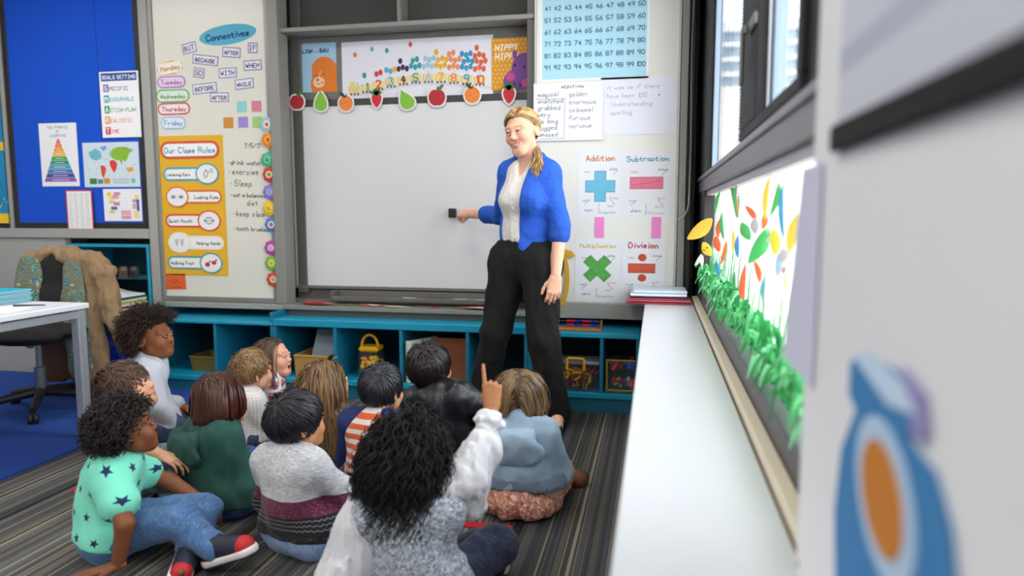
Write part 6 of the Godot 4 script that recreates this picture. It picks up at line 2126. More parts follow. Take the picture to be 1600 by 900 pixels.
# ---------------------------------------------------------------- hair
class Hair:
	var mb := MB.new()
	var r := RandomNumberGenerator.new()
	var xf: Transform3D # head space to body space
	var k := 1.0
	var base := Color(0.02, 0.015, 0.012)
	var tint := Color(0.05, 0.04, 0.03)
	const SC := Vector3(0, 0.03, 0.012)
	const SR := Vector3(0.0755, 0.0875, 0.0955)

	func on(d: Vector3, off := 0.0) -> Vector3:
		return SC + d * SR + (d / SR).normalized() * off

	func mask(d: Vector3, front := 0.55, back := -0.66) -> bool:
		var f := -d.z
		return d.y > back + (front - back) * smoothstep(-0.45, 0.72, f) + 0.04 * sin(d.x * 9.0)

	func shade() -> Color:
		return base.lerp(tint, r.randf())

	func cap(off: float, front := 0.55, back := -0.66) -> void:
		var nu := 48
		var nv := 32
		var f := mb.v.size()
		mb.col = base
		for j in nv + 1:
			var ph := PI * j / nv
			for i in nu + 1:
				var th := TAU * i / nu
				var d := Vector3(sin(ph) * cos(th), cos(ph), sin(ph) * sin(th))
				var p := on(d, off) if mask(d, front, back) else on(d, -0.03)
				mb.pt(xf * p, (xf.basis * (d / SR)).normalized())
		for j in nv:
			for i in nu:
				var a := f + j * (nu + 1) + i
				mb.tri(a, a + 1, a + nu + 2)
				mb.tri(a, a + nu + 2, a + nu + 1)

	func ribbon(ps: PackedVector3Array, w: float, c: Color, core: Vector3) -> void:
		# a flattened lock: three strips across, so that it has a rounded back
		mb.col = c
		var n := ps.size()
		var f := mb.v.size()
		for i in n:
			var t := (ps[mini(i + 1, n - 1)] - ps[maxi(i - 1, 0)]).normalized()
			var o := ps[i] - core
			o.y *= 0.4
			var nn := (o - t * o.dot(t)).normalized()
			var sd := t.cross(nn).normalized()
			var u := float(i) / (n - 1)
			var q := w * 0.5 * (1.0 - 0.6 * pow(u, 4.0)) * (0.6 + 0.4 * minf(u * 4.0, 1.0))
			mb.pt(ps[i] - sd * q - nn * q * 0.35, (nn - sd * 0.45).normalized())
			mb.pt(ps[i] + nn * q * 0.15, nn)
			mb.pt(ps[i] + sd * q - nn * q * 0.35, (nn + sd * 0.45).normalized())
		for i in n - 1:
			for e in 2:
				var a := f + i * 3 + e
				mb.tri(a, a + 4, a + 3)
				mb.tri(a, a + 1, a + 4)

	func root(i: int, n: int, front := 0.55, back := -0.66) -> Vector3:
		for tries in 40:
			var d := Vector3(r.randfn(), r.randfn(), r.randfn()).normalized()
			if mask(d, front, back):
				return d
		return Vector3.UP

	func short(n: int, length: float, lift: float, w := 0.006, crown := Vector3(0.15, 0.8, 0.6), front := 0.55, fringe := 0.0, messy := 0.2, back := -0.66) -> void:
		cap(0.004, front, back)
		crown = crown.normalized()
		for i in n:
			var d := root(i, n, front, back)
			var t := (d - crown * d.dot(crown))
			t = (t + Vector3(r.randfn(), r.randfn(), r.randfn()) * messy).normalized()
			var ps := PackedVector3Array()
			var ln := length * r.randf_range(0.7, 1.15)
			var lf := lift * r.randf_range(0.3, 1.2)
			if d.y < -0.1: # clipped closer at the nape and over the ears
				lf *= 0.45
				ln *= 0.6
			for s in 6:
				var u := s / 5.0
				ps.append(xf * on(d, 0.001 + lf * (1.0 - pow(1.0 - u, 2.0)) + fringe * u * u))
				t = (t - d * t.dot(d)).normalized()
				d = (d + t * ln / 5.0 / 0.088 + Vector3(0, -0.05 * u, 0)).normalized()
			ribbon(ps, w * r.randf_range(0.7, 1.3), shade(), xf * SC)

	func long(n: int, y_end: float, w: float, torso: Array, part_x := 0.0, front := 0.5, wave := 0.0, back_pull := 0.25, inward := 0.0, steps := 22, ln_step := 0.016) -> void:
		# falls under its own weight over the head, then over the shoulders; y_end in body space
		cap(0.006, front, -0.75)
		var inv := xf.affine_inverse()
		for i in n:
			var d := root(i, n, front, -0.7)
			var p := on(d, 0.004)
			var side := signf(d.x - part_x * (1.0 if d.y > 0.3 else 0.0))
			var dr := (Vector3(side * 0.8, 0.1, back_pull) + Vector3(r.randfn(), r.randfn(), r.randfn()) * 0.25)
			dr = xf.basis * dr
			var b := xf * p
			var ps := PackedVector3Array()
			var off := r.randf_range(0.002, 0.012)
			var stop := y_end + r.randf_range(-0.02, 0.012)
			var ph := r.randf() * TAU
			for s in steps:
				ps.append(b + (xf.basis * Vector3(sin(s * 0.9 + ph), 0, cos(s * 0.9 + ph))) * wave * s / steps)
				var h := inv * b
				var q := (h - SC) / (SR + Vector3.ONE * off)
				var nn := (q / SR).normalized()
				dr = (dr + Vector3(0, -0.9, 0) * (0.4 + 0.5 * s / steps)).normalized()
				var nb := (xf.basis * nn).normalized()
				if h.y < -0.03 and inward > 0.0:
					var c0 := xf * Vector3(0, h.y, 0.02)
					dr = (dr + Vector3(c0.x - b.x, 0, c0.z - b.z).normalized() * inward).normalized()
				if q.length() < 1.15:
					dr = (dr - nb * minf(dr.dot(nb), 0.0)).normalized()
				b += dr * ln_step
				h = inv * b
				q = (h - SC) / (SR + Vector3.ONE * off)
				if q.length() < 1.0:
					h = SC + q.normalized() * (SR + Vector3.ONE * off)
					# keep the face clear
					if h.z < -0.045 and h.y < 0.06:
						h.z = -0.045
						h.x = signf(h.x) * maxf(absf(h.x), 0.078)
					b = xf * h
				for c in torso:
					var ba: Vector3 = c[1] - c[0]
					var tt := clampf((b - c[0]).dot(ba) / ba.length_squared(), 0, 1)
					var e: Vector3 = b - c[0] - ba * tt
					if c.size() > 6 and c[6] != 1.0:
						e += c[5] * e.dot(c[5]) * (c[6] - 1.0)
					var rr: float = lerpf(c[2], c[3], tt) + 0.016 + off * 0.6
					if e.length() < rr:
						var push := e.normalized() * (rr - e.length())
						if c.size() > 6 and c[6] != 1.0:
							push -= c[5] * push.dot(c[5]) * (1.0 - 1.0 / c[6])
						b += push
				if b.y < stop:
					break
			var stray := ps.size() <= 3
			if inward > 0.0:
				for z in ps:
					stray = stray or Vector2(z.x - xf.origin.x, z.z - xf.origin.z).length() > 0.122
			if not stray:
				ribbon(ps, w * r.randf_range(0.7, 1.3), shade(), xf * SC)

	func curls(n: int, length: float, rad: float, tube_r: float, turns: float, sag: float, front := 0.5, volume := 0.6, out_r := Vector3.ZERO) -> void:
		# corkscrew locks standing off the scalp and bending down
		cap(length * 0.3, front, -0.7)
		for i in n:
			var d := root(i, n, front, -0.72)
			var nn := (d / SR).normalized()
			var ln := length * r.randf_range(0.6, 1.1)
			var p := xf * on(d, 0.002)
			var dir := (xf.basis * (nn + Vector3(r.randfn(), r.randfn(), r.randfn()) * 0.25)).normalized()
			var ps := PackedVector3Array()
			var steps := 6 + int(turns * 7)
			var ph := r.randf() * TAU
			var s1 := dir.cross(Vector3(0.3, 0.2, 0.9)).normalized()
			for s in steps:
				var u := float(s) / (steps - 1)
				dir = (dir + Vector3(0, -sag / steps, 0)).normalized()
				p += dir * ln / steps
				s1 = (s1 - dir * s1.dot(dir)).normalized()
				var s2 := dir.cross(s1)
				var a := ph + turns * TAU * u
				var rr := rad * minf(u * 4.0, 1.0) * (1.0 - 0.35 * u)
				ps.append(p + s1 * cos(a) * rr + s2 * sin(a) * rr)
			mb.col = shade()
			mb.tube(ps, tube_r, tube_r * 0.45, 4, false)

	func falling_curls(n: int, y_end: float, rad: float, tube_r: float, torso: Array, spread: float, front := 0.5) -> void:
		# long corkscrew curls that first stand off the head, then hang down over the back
		cap(0.012, front, -0.72)
		for i in n:
			var d := root(i, n, front, -0.7)
			var p := xf * on(d, 0.004)
			var nn := xf.basis * (d / SR).normalized()
			var dir := (nn * 1.0 - Vector3(0, 0.1, 0) + Vector3(r.randfn(), r.randfn(), r.randfn()) * 0.3).normalized()
			var puff := spread * r.randf_range(0.1, 1.0) * (1.0 - 0.75 * smoothstep(0.2, 0.9, d.y))
			var stop := y_end + r.randf_range(-0.03, 0.10)
			var ps := PackedVector3Array()
			var ph := r.randf() * TAU
			var s1 := Vector3(1, 0, 0)
			var step := 0.0085
			var run := 0.0
			for s in 64:
				run += step
				dir = (dir + Vector3(0, -1, 0) * (0.035 + 0.30 * smoothstep(puff * 0.35, puff + 0.01, run))).normalized()
				p += dir * step
				for c in torso:
					var ba: Vector3 = c[1] - c[0]
					var tt := clampf((p - c[0]).dot(ba) / ba.length_squared(), 0, 1)
					var e: Vector3 = p - c[0] - ba * tt
					var rr: float = lerpf(c[2], c[3], tt) + 0.01
					if e.length() < rr:
						p += e.normalized() * (rr - e.length())
				s1 = (s1 - dir * s1.dot(dir)).normalized()
				var s2 := dir.cross(s1)
				var a := ph + s * 1.0
				var q := rad * minf(s / 5.0, 1.0)
				ps.append(p + s1 * cos(a) * q + s2 * sin(a) * q)
				if p.y < stop:
					break
			if ps.size() > 4:
				mb.col = shade()
				mb.tube(ps, tube_r, tube_r * 0.5, 3, false)

# ---------------------------------------------------------------- one seated child
func child(w: Dictionary) -> Node3D:
	var o := thing("person", w.label, "child", w.at, deg_to_rad(w.yaw), w.get("group", ""))
	var inv := o.transform.affine_inverse()
	var s: float = w.get("s", 1.0)
	var hc: Vector3 = inv * w.head # head centre in the child's own space
	var hb := Basis(Vector3.UP, deg_to_rad(w.hy - w.yaw)) * Basis(Vector3.RIGHT, deg_to_rad(w.get("hp", 8.0))) * Basis(Vector3.BACK, deg_to_rad(w.get("hr", 0.0)))
	var hs: float = w.get("hs", 0.93)
	var hx := Transform3D(hb.scaled(Vector3.ONE * hs), hc)
	var py: float = w.get("py", 0.095)
	var pel := Vector3(0, py, 0)
	var nk := hc + hb * Vector3(0, -0.10, 0.035) * hs
	nk = Vector3(nk.x * 0.8, nk.y - 0.015, nk.z * 0.9)
	var spine := nk - pel
	var bend := Vector3(0, 0, w.get("slouch", 0.022))
	var waist := pel + spine * 0.38 + bend
	var chest := pel + spine * 0.74 + bend * 0.8
	var tw := Basis(Vector3.UP, deg_to_rad(w.get("twist", 0.0)))
	var roll: float = w.get("roll", 0.0)
	var J := {}
	var sides := {"R": 1.0, "L": -1.0}
	for k in sides:
		var e: float = sides[k]
		J["sh" + k] = chest + tw * Vector3(0.099 * e * s, 0.045 * s + roll * e, 0.004)
		J["el" + k] = inv * w["el" + k] if w.has("el" + k) else J["sh" + k] + tw * Vector3(0.045 * e, -0.165, -0.045) * s
		J["wr" + k] = inv * w["wr" + k] if w.has("wr" + k) else J["el" + k] + tw * Vector3(-0.075 * e, -0.055, -0.12) * s
		J["hip" + k] = pel + Vector3(0.062 * e * s, -0.008, -0.01)
		J["kn" + k] = inv * w["kn" + k] if w.has("kn" + k) else pel + Vector3(0.155 * e * s, 0.02, -0.17 * s)
		J["an" + k] = inv * w["an" + k] if w.has("an" + k) else Vector3(-0.05 * e * s, 0.05, (-0.22 + 0.05 * e) * s)
		J["to" + k] = inv * w["to" + k] if w.has("to" + k) else Vector3(-0.13 * e * s, 0.035, (-0.20 + 0.05 * e) * s)
	var X := Vector3.BACK
	var torso := [[J.hipL, J.hipR, 0.088 * s, 0.088 * s, 0.03], [pel + Vector3(0, 0.02, 0), waist, 0.095 * s, 0.087 * s, 0.04, X, 1.18], [waist, chest, 0.087 * s, 0.090 * s, 0.04, X, 1.22], [J.shL.lerp(chest, 0.22), J.shR.lerp(chest, 0.22), 0.05 * s, 0.05 * s, 0.05], [chest, nk, 0.06 * s, 0.042 * s, 0.05]]
	var uarm := [[J.shL, J.elL, 0.038 * s, 0.030 * s, 0.03], [J.shR, J.elR, 0.038 * s, 0.030 * s, 0.03]]
	var farm := [[J.elL, J.wrL, 0.032 * s, 0.022 * s, 0.012], [J.elR, J.wrR, 0.032 * s, 0.022 * s, 0.012]]
	var neck := [[nk - spine * 0.05, hc + hb * Vector3(0, -0.045, 0.018) * hs, 0.042 * s, 0.043 * s, 0.03]]
	var legs := [[J.hipL, J.knL, 0.068 * s, 0.048 * s, 0.03], [J.hipR, J.knR, 0.068 * s, 0.048 * s, 0.03], [J.knL, J.anL, 0.046 * s, 0.030 * s, 0.02], [J.knR, J.anR, 0.046 * s, 0.030 * s, 0.02]]
	var feet := [[J.anL, J.toL, 0.024 * s, 0.014 * s, 0.02], [J.anR, J.toR, 0.024 * s, 0.014 * s, 0.02]]
	# the body: one surface from the head to the feet
	var mb := MB.new()
	skin_bones(torso + neck + uarm + farm + legs + feet, 0.013, 0.0).to(mb)
	mb.join(head_mesh(w.get("face", "child")), hx)
	for k in sides:
		var pose: String = w.get("hand" + k, "relaxed")
		var fd: Vector3 = (J["wr" + k] - J["el" + k]).normalized()
		if w.has("fd" + k):
			fd = (inv.basis * w["fd" + k]).normalized()
		var up: Vector3 = (inv.basis * w["up" + k]).normalized() if w.has("up" + k) else Vector3(0.3 * sides[k], 1, 0)
		mb.join(hand_mesh(pose), Transform3D(aim(fd, up).scaled(Vector3.ONE * 0.70 * s), J["wr" + k] + fd * 0.004), k == "L")
	part("body", mb, skin_mat(w.skin), o)
	for e in [-1, 1]:
		var ey := part("eye", eye_mesh(L(w.get("iris", "3a2a1c"))), vm(0.15), o)
		ey.transform = hx * Transform3D(Basis.IDENTITY, Vector3(0.031 * e, 0.0055, -0.0775))
	# clothes
	var ns := noise(7.0, int(w.get("seed", 1)), 2)
	var q: Dictionary = w.shirt
	var sh := torso.duplicate()
	var slv := []
	for i in 2:
		var fr: float = q.get("sleeve", 2.0)
		var u: Array = uarm[i].duplicate()
		u[0] = u[0].lerp(torso[2][1], 0.12)
		if q.has("sleeve_mat"):
			slv.append([uarm[i][0].lerp(nk, 0.5), uarm[i][0], 0.054 * s, 0.046 * s, 0.03])
			u[0] = uarm[i][0]
			u[2] += 0.006
			u[3] += 0.004
		if fr <= 1.0:
			u[1] = u[0].lerp(u[1], fr)
			u[3] = lerpf(u[2], u[3], fr) + 0.010
		slv.append(u)
		if fr > 1.0:
			var fa: Array = farm[i].duplicate()
			fa[1] = fa[0].lerp(fa[1], fr - 1.0)
			fa[2] += 0.003
			fa[3] += q.get("cuff", 0.004)
			slv.append(fa)
	var hem: float = q.get("hem", 0.10)
	var hn: Vector3 = Vector3(0, -1, q.get("hem_tilt", 0.0)).normalized()
	var cuts := [[hn, hn.dot(Vector3(0, hem, 0.09))]]
	var grow: float = q.get("grow", 0.011)
	var amp: float = q.get("amp", 0.010)
	var body_bones := sh if q.has("sleeve_mat") else sh + slv
	var extra: Array = q.get("extra", [])
	mb = MB.new()
	skin_bones(body_bones + extra, 0.0105, grow, ns, amp, Vector3(1.3, 0.8, 1.3), cuts).to(mb, 1, q.get("uv", Vector2(0.35, 0.35)), Vector3(chest.x, 0, chest.z * 0.5))
	var so := part(q.get("name", "shirt"), mb, q.mat, o)
	if q.has("sleeve_mat"):
		mb = MB.new()
		skin_bones(slv, 0.0105, grow + 0.001, ns, amp, Vector3(1.3, 0.8, 1.3)).to(mb, 1, Vector2(0.35, 0.35))
		part("sleeves", mb, q.sleeve_mat, so)
	if q.has("hood"):
		var f := Field.new(nk + Vector3(-0.19, -0.17, -0.12), nk + Vector3(0.19, 0.09, 0.26), 0.0095)
		var hz := maxf(0.086, chest.z - nk.z + 0.082 * s + grow)
		f.ell(nk + Vector3(0, -0.06, hz), Vector3(0.116, 0.070, 0.034), Basis(Vector3.RIGHT, 0.3), 0.02)
		for e in [-1, 1]:
			f.cap(nk + Vector3(0.055 * e, -0.012, hz - 0.03), nk + Vector3(0.085 * e, -0.01, -0.035), 0.032, 0.024, 0.03)
		f.cap(nk + Vector3(-0.06, -0.008, hz - 0.015), nk + Vector3(0.06, -0.008, hz - 0.015), 0.026, 0.026, 0.02)
		f.wrinkle(ns, q.get("hood_amp", 0.012), Vector3(1.6, 1.2, 1.6))
		mb = MB.new()
		f.to(mb, 2, Vector2(0.35, 0.35))
		part("hood", mb, q.mat, so)
	if q.has("collar"):
		mb = MB.new()
		var f := Field.new(nk + Vector3(-0.1, -0.06, -0.1), nk + Vector3(0.1, 0.06, 0.1), 0.007)
		f.cap(nk + Vector3(0, -0.02, 0.004), nk + Vector3(0, 0.012, 0.006), 0.056 * s, 0.05 * s, 0.01)
		f.cut(Vector3.UP, (nk + Vector3(0, 0.012, 0)).y)
		f.to(mb)
		part("collar", mb, q.collar, so)
	if q.has("ribbing"):
		mb = MB.new()
		skin_bones(torso.slice(0, 3), 0.0105, grow + 0.008, ns, 0.003, Vector3(2, 1, 2), [[Vector3.DOWN, -hem + 0.002], [Vector3.UP, hem + 0.05]]).to(mb, 1, Vector2(0.35, 0.35))
		part("waistband", mb, q.ribbing, so)
	var pq: Dictionary = w.get("pants", {})
	if pq.has("mat"):
		mb = MB.new()
		var lg := []
		for i in 4:
			var b: Array = legs[i].duplicate()
			if i > 1:
				var fr: float = pq.get("length", 0.95)
				b[1] = b[0].lerp(b[1], fr)
				b[3] += 0.008
			lg.append(b)
		var up_to: float = 0.3 if pq.get("cut", false) else 1.0
		skin_bones([torso[0], [pel, pel.lerp(waist, up_to), 0.094 * s, 0.090 * s, 0.03, X, 1.18]] + lg, 0.0105, 0.009, ns, 0.010, Vector3(1.2, 1.2, 1.2)).to(mb, 2, Vector2(0.4, 0.4))
		var po := part("trousers", mb, pq.mat, o)
		if pq.has("patch"):
			var f := Field.new(J.knR - Vector3.ONE * 0.08, J.knR + Vector3.ONE * 0.08, 0.006)
			f.cap(J.knR, J.anR, 0.0585 * s, 0.045 * s, 0.01)
			f.cap(J.hipR, J.knR, 0.068 * s, 0.0585 * s, 0.01)
			f.cut(Vector3.UP, 9.0)
			var f2 := MB.new()
			var c0: Vector3 = J.knR + Vector3(0, 0.0, 0) + (inv.basis * Vector3(0.02, 0.045, 0.05))
			f2.ell(c0, Vector3(0.036, 0.024, 0.012), aim((c0 - J.knR).normalized(), Vector3.UP), 18, 10)
			part("torn_patch", f2, sm("141c33", 0.9), po)
	if w.has("skirt"):
		mb = MB.new()
		var f := Field.new(Vector3(-0.30, -0.02, -0.36), Vector3(0.30, 0.24, 0.24), 0.0115)
		f.ell(Vector3(0, 0.06, -0.06), Vector3(0.160, 0.085, 0.19), Basis.IDENTITY, 0.03)
		f.ell(Vector3(0, 0.05, 0.025), Vector3(0.160, 0.078, 0.125), Basis.IDENTITY, 0.03)
		f.cap(Vector3(-0.06, 0.07, -0.05), Vector3(-0.12, 0.09, -0.18), 0.075, 0.066, 0.05)
		f.cap(Vector3(0.06, 0.07, -0.05), Vector3(0.12, 0.09, -0.18), 0.075, 0.066, 0.05)
		f.cap(Vector3(0, 0.07, 0.0), Vector3(0, 0.15, 0.0), 0.112, 0.104, 0.03, X, 1.15)
		f.wrinkle(noise(16.0, 8, 2), 0.022, Vector3(1.3, 0.5, 1.3))
		f.cut(Vector3.DOWN, -0.004)
		f.to(mb, 2, Vector2(0.2, 0.2))
		part("skirt", mb, w.skirt, o)
	if w.has("shoe"):
		for k in sides:
			shoe(o, J["an" + k], J["to" + k], s, w.shoe, w.get("sole", "e4e4e0"), w.get("toe_hex", ""), (J["an" + k] - J["kn" + k]).normalized())
	# hair
	var hq: Dictionary = w.hair
	var hr := Hair.new()
	hr.r.seed = int(w.get("seed", 1)) * 7 + 3
	hr.xf = hx
	hr.base = L(hq.base)
	hr.tint = L(hq.tint)
	var blockers := torso.duplicate()
	if hq.kind == "short":
		hr.short(hq.get("n", 1500), hq.get("length", 0.06), hq.get("lift", 0.014), hq.get("w", 0.006), hq.get("crown", Vector3(0.1, 0.8, 0.62)), hq.get("front", 0.55), hq.get("fringe", 0.0), hq.get("messy", 0.2), hq.get("back", -0.62))
	elif hq.kind == "long":
		hr.long(hq.get("n", 900), hq.y_end, hq.get("w", 0.007), blockers, hq.get("part", 0.0), hq.get("front", 0.5), hq.get("wave", 0.0), hq.get("pull", 0.25), hq.get("inward", 0.0), hq.get("steps", 24), 0.016)
	elif hq.kind == "curls":
		hr.curls(hq.get("n", 900), hq.get("length", 0.05), hq.get("rad", 0.007), hq.get("tube", 0.0022), hq.get("turns", 2.5), hq.get("sag", 0.8), hq.get("front", 0.5))
	else:
		hr.falling_curls(hq.get("n", 900), hq.y_end, hq.get("rad", 0.007), hq.get("tube", 0.0024), blockers, hq.get("spread", 0.1), hq.get("front", 0.5))
	part("hair", hr.mb, hair_mat(hq.get("rough", 0.38)), o)
	return o

func shoe(o: Node3D, an: Vector3, to: Vector3, s: float, hex: String, sole: String, toe := "", shin := Vector3.DOWN) -> Node3D:
	var d := (to - an).normalized()
	var dn := (shin - d * shin.dot(d)).normalized() # the sole faces away from the shin
	var sd := dn.cross(d).normalized()
	var fr := Transform3D(Basis(sd, -dn, -d), an)
	var ln := 0.175 * s
	var f := Field.new(Vector3(-0.06, -0.06, -0.2), Vector3(0.06, 0.08, 0.09), 0.006)
	f.cap(Vector3(0, -0.012, 0.03) * s, Vector3(0, -0.016, -ln + 0.05), 0.033 * s, 0.034 * s, 0.02)
	f.cap(Vector3(0, 0.03, 0.012) * s, Vector3(0, 0.0, 0.01) * s, 0.036 * s, 0.036 * s, 0.02)
	f.cap(Vector3(0, 0.02, 0.0) * s, Vector3(0, -0.01, -0.09) * s, 0.034 * s, 0.030 * s, 0.02)
	f.cut(Vector3.DOWN, 0.034 * s)
	f.cut(Vector3.UP, 0.045 * s)
	var mb := MB.new()
	f.to(mb)
	var up := part("shoe", xfm(mb, fr), sm(hex, 0.6), o)
	f = Field.new(Vector3(-0.06, -0.07, -0.2), Vector3(0.06, 0.03, 0.09), 0.006)
	f.cap(Vector3(0, -0.03, 0.03) * s, Vector3(0, -0.03, -ln + 0.048), 0.037 * s, 0.039 * s, 0.01)
	f.cut(Vector3.DOWN, 0.048 * s)
	f.cut(Vector3.UP, -0.022 * s)
	mb = MB.new()
	f.to(mb)
	part("sole", xfm(mb, fr), sm(sole, 0.6), up)
	f = Field.new(Vector3(-0.06, -0.07, -0.2), Vector3(0.06, 0.03, 0.09), 0.006)
	f.cap(Vector3(0, -0.045, 0.03) * s, Vector3(0, -0.045, -ln + 0.048), 0.036 * s, 0.038 * s, 0.01)
	f.cut(Vector3.DOWN, 0.053 * s)
	f.cut(Vector3.UP, -0.044 * s)
	mb = MB.new()
	f.to(mb)
	part("tread", xfm(mb, fr), sm("1c1f2a", 0.7), up)
	if toe:
		f = Field.new(Vector3(-0.06, -0.06, -0.2), Vector3(0.06, 0.07, 0.09), 0.006)
		f.cap(Vector3(0, -0.012, -0.07) * s, Vector3(0, -0.016, -ln + 0.05), 0.0345 * s, 0.0352 * s, 0.02)
		f.cut(Vector3.DOWN, 0.03 * s)
		f.cut(Vector3.BACK, -0.075 * s)
		mb = MB.new()
		f.to(mb)
		part("toe_cap", xfm(mb, fr), sm(toe, 0.6), up)
		f = Field.new(Vector3(-0.06, -0.06, -0.06), Vector3(0.06, 0.07, 0.1), 0.006)
		f.cap(Vector3(0, -0.006, 0.034) * s, Vector3(0, 0.016, 0.024) * s, 0.031 * s, 0.031 * s, 0.01)
		f.cut(Vector3.UP, 0.046 * s)
		mb = MB.new()
		f.to(mb)
		part("heel_cap", xfm(mb, fr), sm(toe, 0.6), up)
	return up

func xfm(mb: MB, xf: Transform3D) -> MB:
	var r := MB.new()
	r.join(mb, xf)
	return r

# ---------------------------------------------------------------- the people
func fabric(a: Art, depth := 0.05, rough := 0.92) -> StandardMaterial3D:
	var m := tm(a.tex(), rough)
	m.rim_enabled = true
	m.rim = 0.2
	m.rim_tint = 0.5
	return bumpy(m, "weave", depth, 0.1)

func denim(hex: String) -> StandardMaterial3D:
	var a := Art.new(256, 256, H(hex), 80)
	for i in 2600:
		var p := Vector2(a.r.randf() * 256, a.r.randf() * 256)
		var c := H(hex).lightened(a.r.randf() * 0.22) if i % 2 else H(hex).darkened(a.r.randf() * 0.25)
		a.line([p, p + Vector2(a.r.randf_range(3, 9), a.r.randf_range(3, 9))], 1.4, c)
	return fabric(a, 0.08)

func people() -> void:
	var jeans := denim("4a6f9e")
	var a: Art
	# 1: star T-shirt, front left
	a = Art.new(512, 512, H("79dcc0"), 81)
	for i in 5:
		for j in 5:
			a.star(fmod(52 + i * 102 + (51 if j % 2 else 0), 512) + a.r.randf_range(-12, 12), 52 + j * 102 + a.r.randf_range(-12, 12), a.r.randf_range(19, 25), a.r.randf() * TAU, H("152a52"))
	child({"label": "boy with black curls in a mint star-print T-shirt and red sneakers, leaning on his hand", "at": Vector3(-1.80, 0, -1.95), "yaw": -58.0, "head": Vector3(-1.712, 0.432, -1.955), "hy": -40.0, "hp": 14.0, "hs": 0.87, "s": 0.95, "skin": "7d4a2e", "seed": 3, "twist": 8.0,
		"elR": Vector3(-1.60, 0.19, -1.80), "wrR": Vector3(-1.63, 0.055, -1.795), "fdR": Vector3(-0.75, -0.12, 0.45), "upR": Vector3(0, 1, 0), "handR": "flat",
		"elL": Vector3(-1.68, 0.20, -2.11), "wrL": Vector3(-1.57, 0.14, -2.12),
		"knR": Vector3(-1.50, 0.155, -1.93), "anR": Vector3(-1.37, 0.075, -1.915), "toR": Vector3(-1.25, 0.125, -1.90), "knL": Vector3(-1.50, 0.14, -2.05), "anL": Vector3(-1.475, 0.06, -1.93), "toL": Vector3(-1.41, 0.05, -1.80),
		"shirt": {"mat": fabric(a, 0.03), "sleeve": 0.55, "hem": 0.085, "hem_tilt": 0.2, "uv": Vector2(0.38, 0.38), "grow": 0.018, "collar": sm("1b3a6a", 0.9)}, "pants": {"mat": jeans, "cut": true, "top": 0.12}, "shoe": "1c2233", "sole": "e6e2de", "toe_hex": "b81c22",
		"hair": {"kind": "curls", "base": "171212", "tint": "2b2220", "n": 950, "length": 0.050, "rad": 0.0095, "tube": 0.0028, "turns": 1.9, "sag": 1.1, "front": 0.42}})
	# 2: boy behind him, face turned up
	a = Art.new(256, 256, H("d8dade"), 82)
	a.rect(0, 90, 256, 180, H("e6c21c"))
	a.rect(0, 180, 256, 214, H("5a7fb4"))
	child({"label": "brown-haired boy with upturned face in ripped jeans, behind the star-shirted boy", "at": Vector3(-2.12, 0, -2.38), "yaw": -62.0, "head": Vector3(-2.05, 0.452, -2.36), "hy": -68.0, "hp": 24.0, "skin": "d8a183", "iris": "4a3a2a", "seed": 4,
		"elR": Vector3(-1.92, 0.275, -2.24), "wrR": Vector3(-1.80, 0.25, -2.225), "knR": Vector3(-1.79, 0.18, -2.215), "anR": Vector3(-1.94, 0.06, -2.42), "knL": Vector3(-1.90, 0.15, -2.56),
		"shirt": {"mat": fabric(a), "sleeve": 0.6, "hem": 0.10, "uv": Vector2(0.4, 0.4)}, "pants": {"mat": denim("5f7488"), "patch": true}, "shoe": "c9ccd2",
		"hair": {"kind": "short", "base": "2e1d15", "tint": "5a3c2a", "n": 1500, "length": 0.085, "lift": 0.02, "w": 0.007, "messy": 0.35, "front": 0.5}})
	# 3: afro, grey sweatshirt
	child({"label": "child with a brown afro in a pale grey sweatshirt, kneeling at the back left", "at": Vector3(-2.30, 0, -2.80), "yaw": -40.0, "head": Vector3(-2.285, 0.578, -2.80), "hy": -78.0, "hp": 8.0, "skin": "84502f", "seed": 5, "py": 0.17, "s": 1.05,
		"knR": Vector3(-2.10, 0.07, -2.86), "knL": Vector3(-2.2, 0.07, -3.02), "anR": Vector3(-2.26, 0.05, -2.68), "anL": Vector3(-2.42, 0.05, -2.86), "toR": Vector3(-2.34, 0.04, -2.60), "toL": Vector3(-2.50, 0.04, -2.78),
		"elR": Vector3(-2.19, 0.29, -2.69), "wrR": Vector3(-2.17, 0.18, -2.76), "handR": "fist",
		"shirt": {"mat": cloth("b6bac4", "weave", 0.06), "sleeve": 1.75, "hem": 0.17, "grow": 0.016, "amp": 0.016}, "pants": {"mat": denim("2c3a58")}, "shoe": "b9bcc2",
		"hair": {"kind": "curls", "base": "1d1310", "tint": "3a261c", "n": 1500, "length": 0.072, "rad": 0.0065, "tube": 0.0020, "turns": 3.2, "sag": 0.55, "front": 0.46, "rough": 0.5}})
	# 4: auburn bob, green hoodie
	child({"label": "child with a smooth auburn bob in a dark green hoodie, seen from behind", "at": Vector3(-1.63, 0, -2.34), "yaw": -30.0, "head": Vector3(-1.655, 0.425, -2.39), "hy": -44.0, "hp": 6.0, "skin": "d9a182", "seed": 6, "s": 1.05,
		"shirt": {"name": "hoodie", "mat": cloth("1d4a42", "weave", 0.05), "sleeve": 1.95, "hem": 0.055, "grow": 0.025, "amp": 0.014, "hood": true}, "pants": {"mat": denim("2a4f8c"), "cut": true}, "shoe": "6a4228",
		"hair": {"kind": "long", "base": "37190f", "tint": "4a2318", "n": 1300, "y_end": 0.30, "w": 0.014, "front": 0.5, "pull": 0.2, "steps": 18, "inward": 0.5, "rough": 0.33}})
	# 5: fair-haired boy, white waffle shirt
	a = Art.new(128, 128, H("e2dedc"), 83)
	for i in 8:
		for j in 8:
			a.rect(i * 16 + 4, j * 16 + 4, i * 16 + 12, j * 16 + 12, H("c6bfc0"))
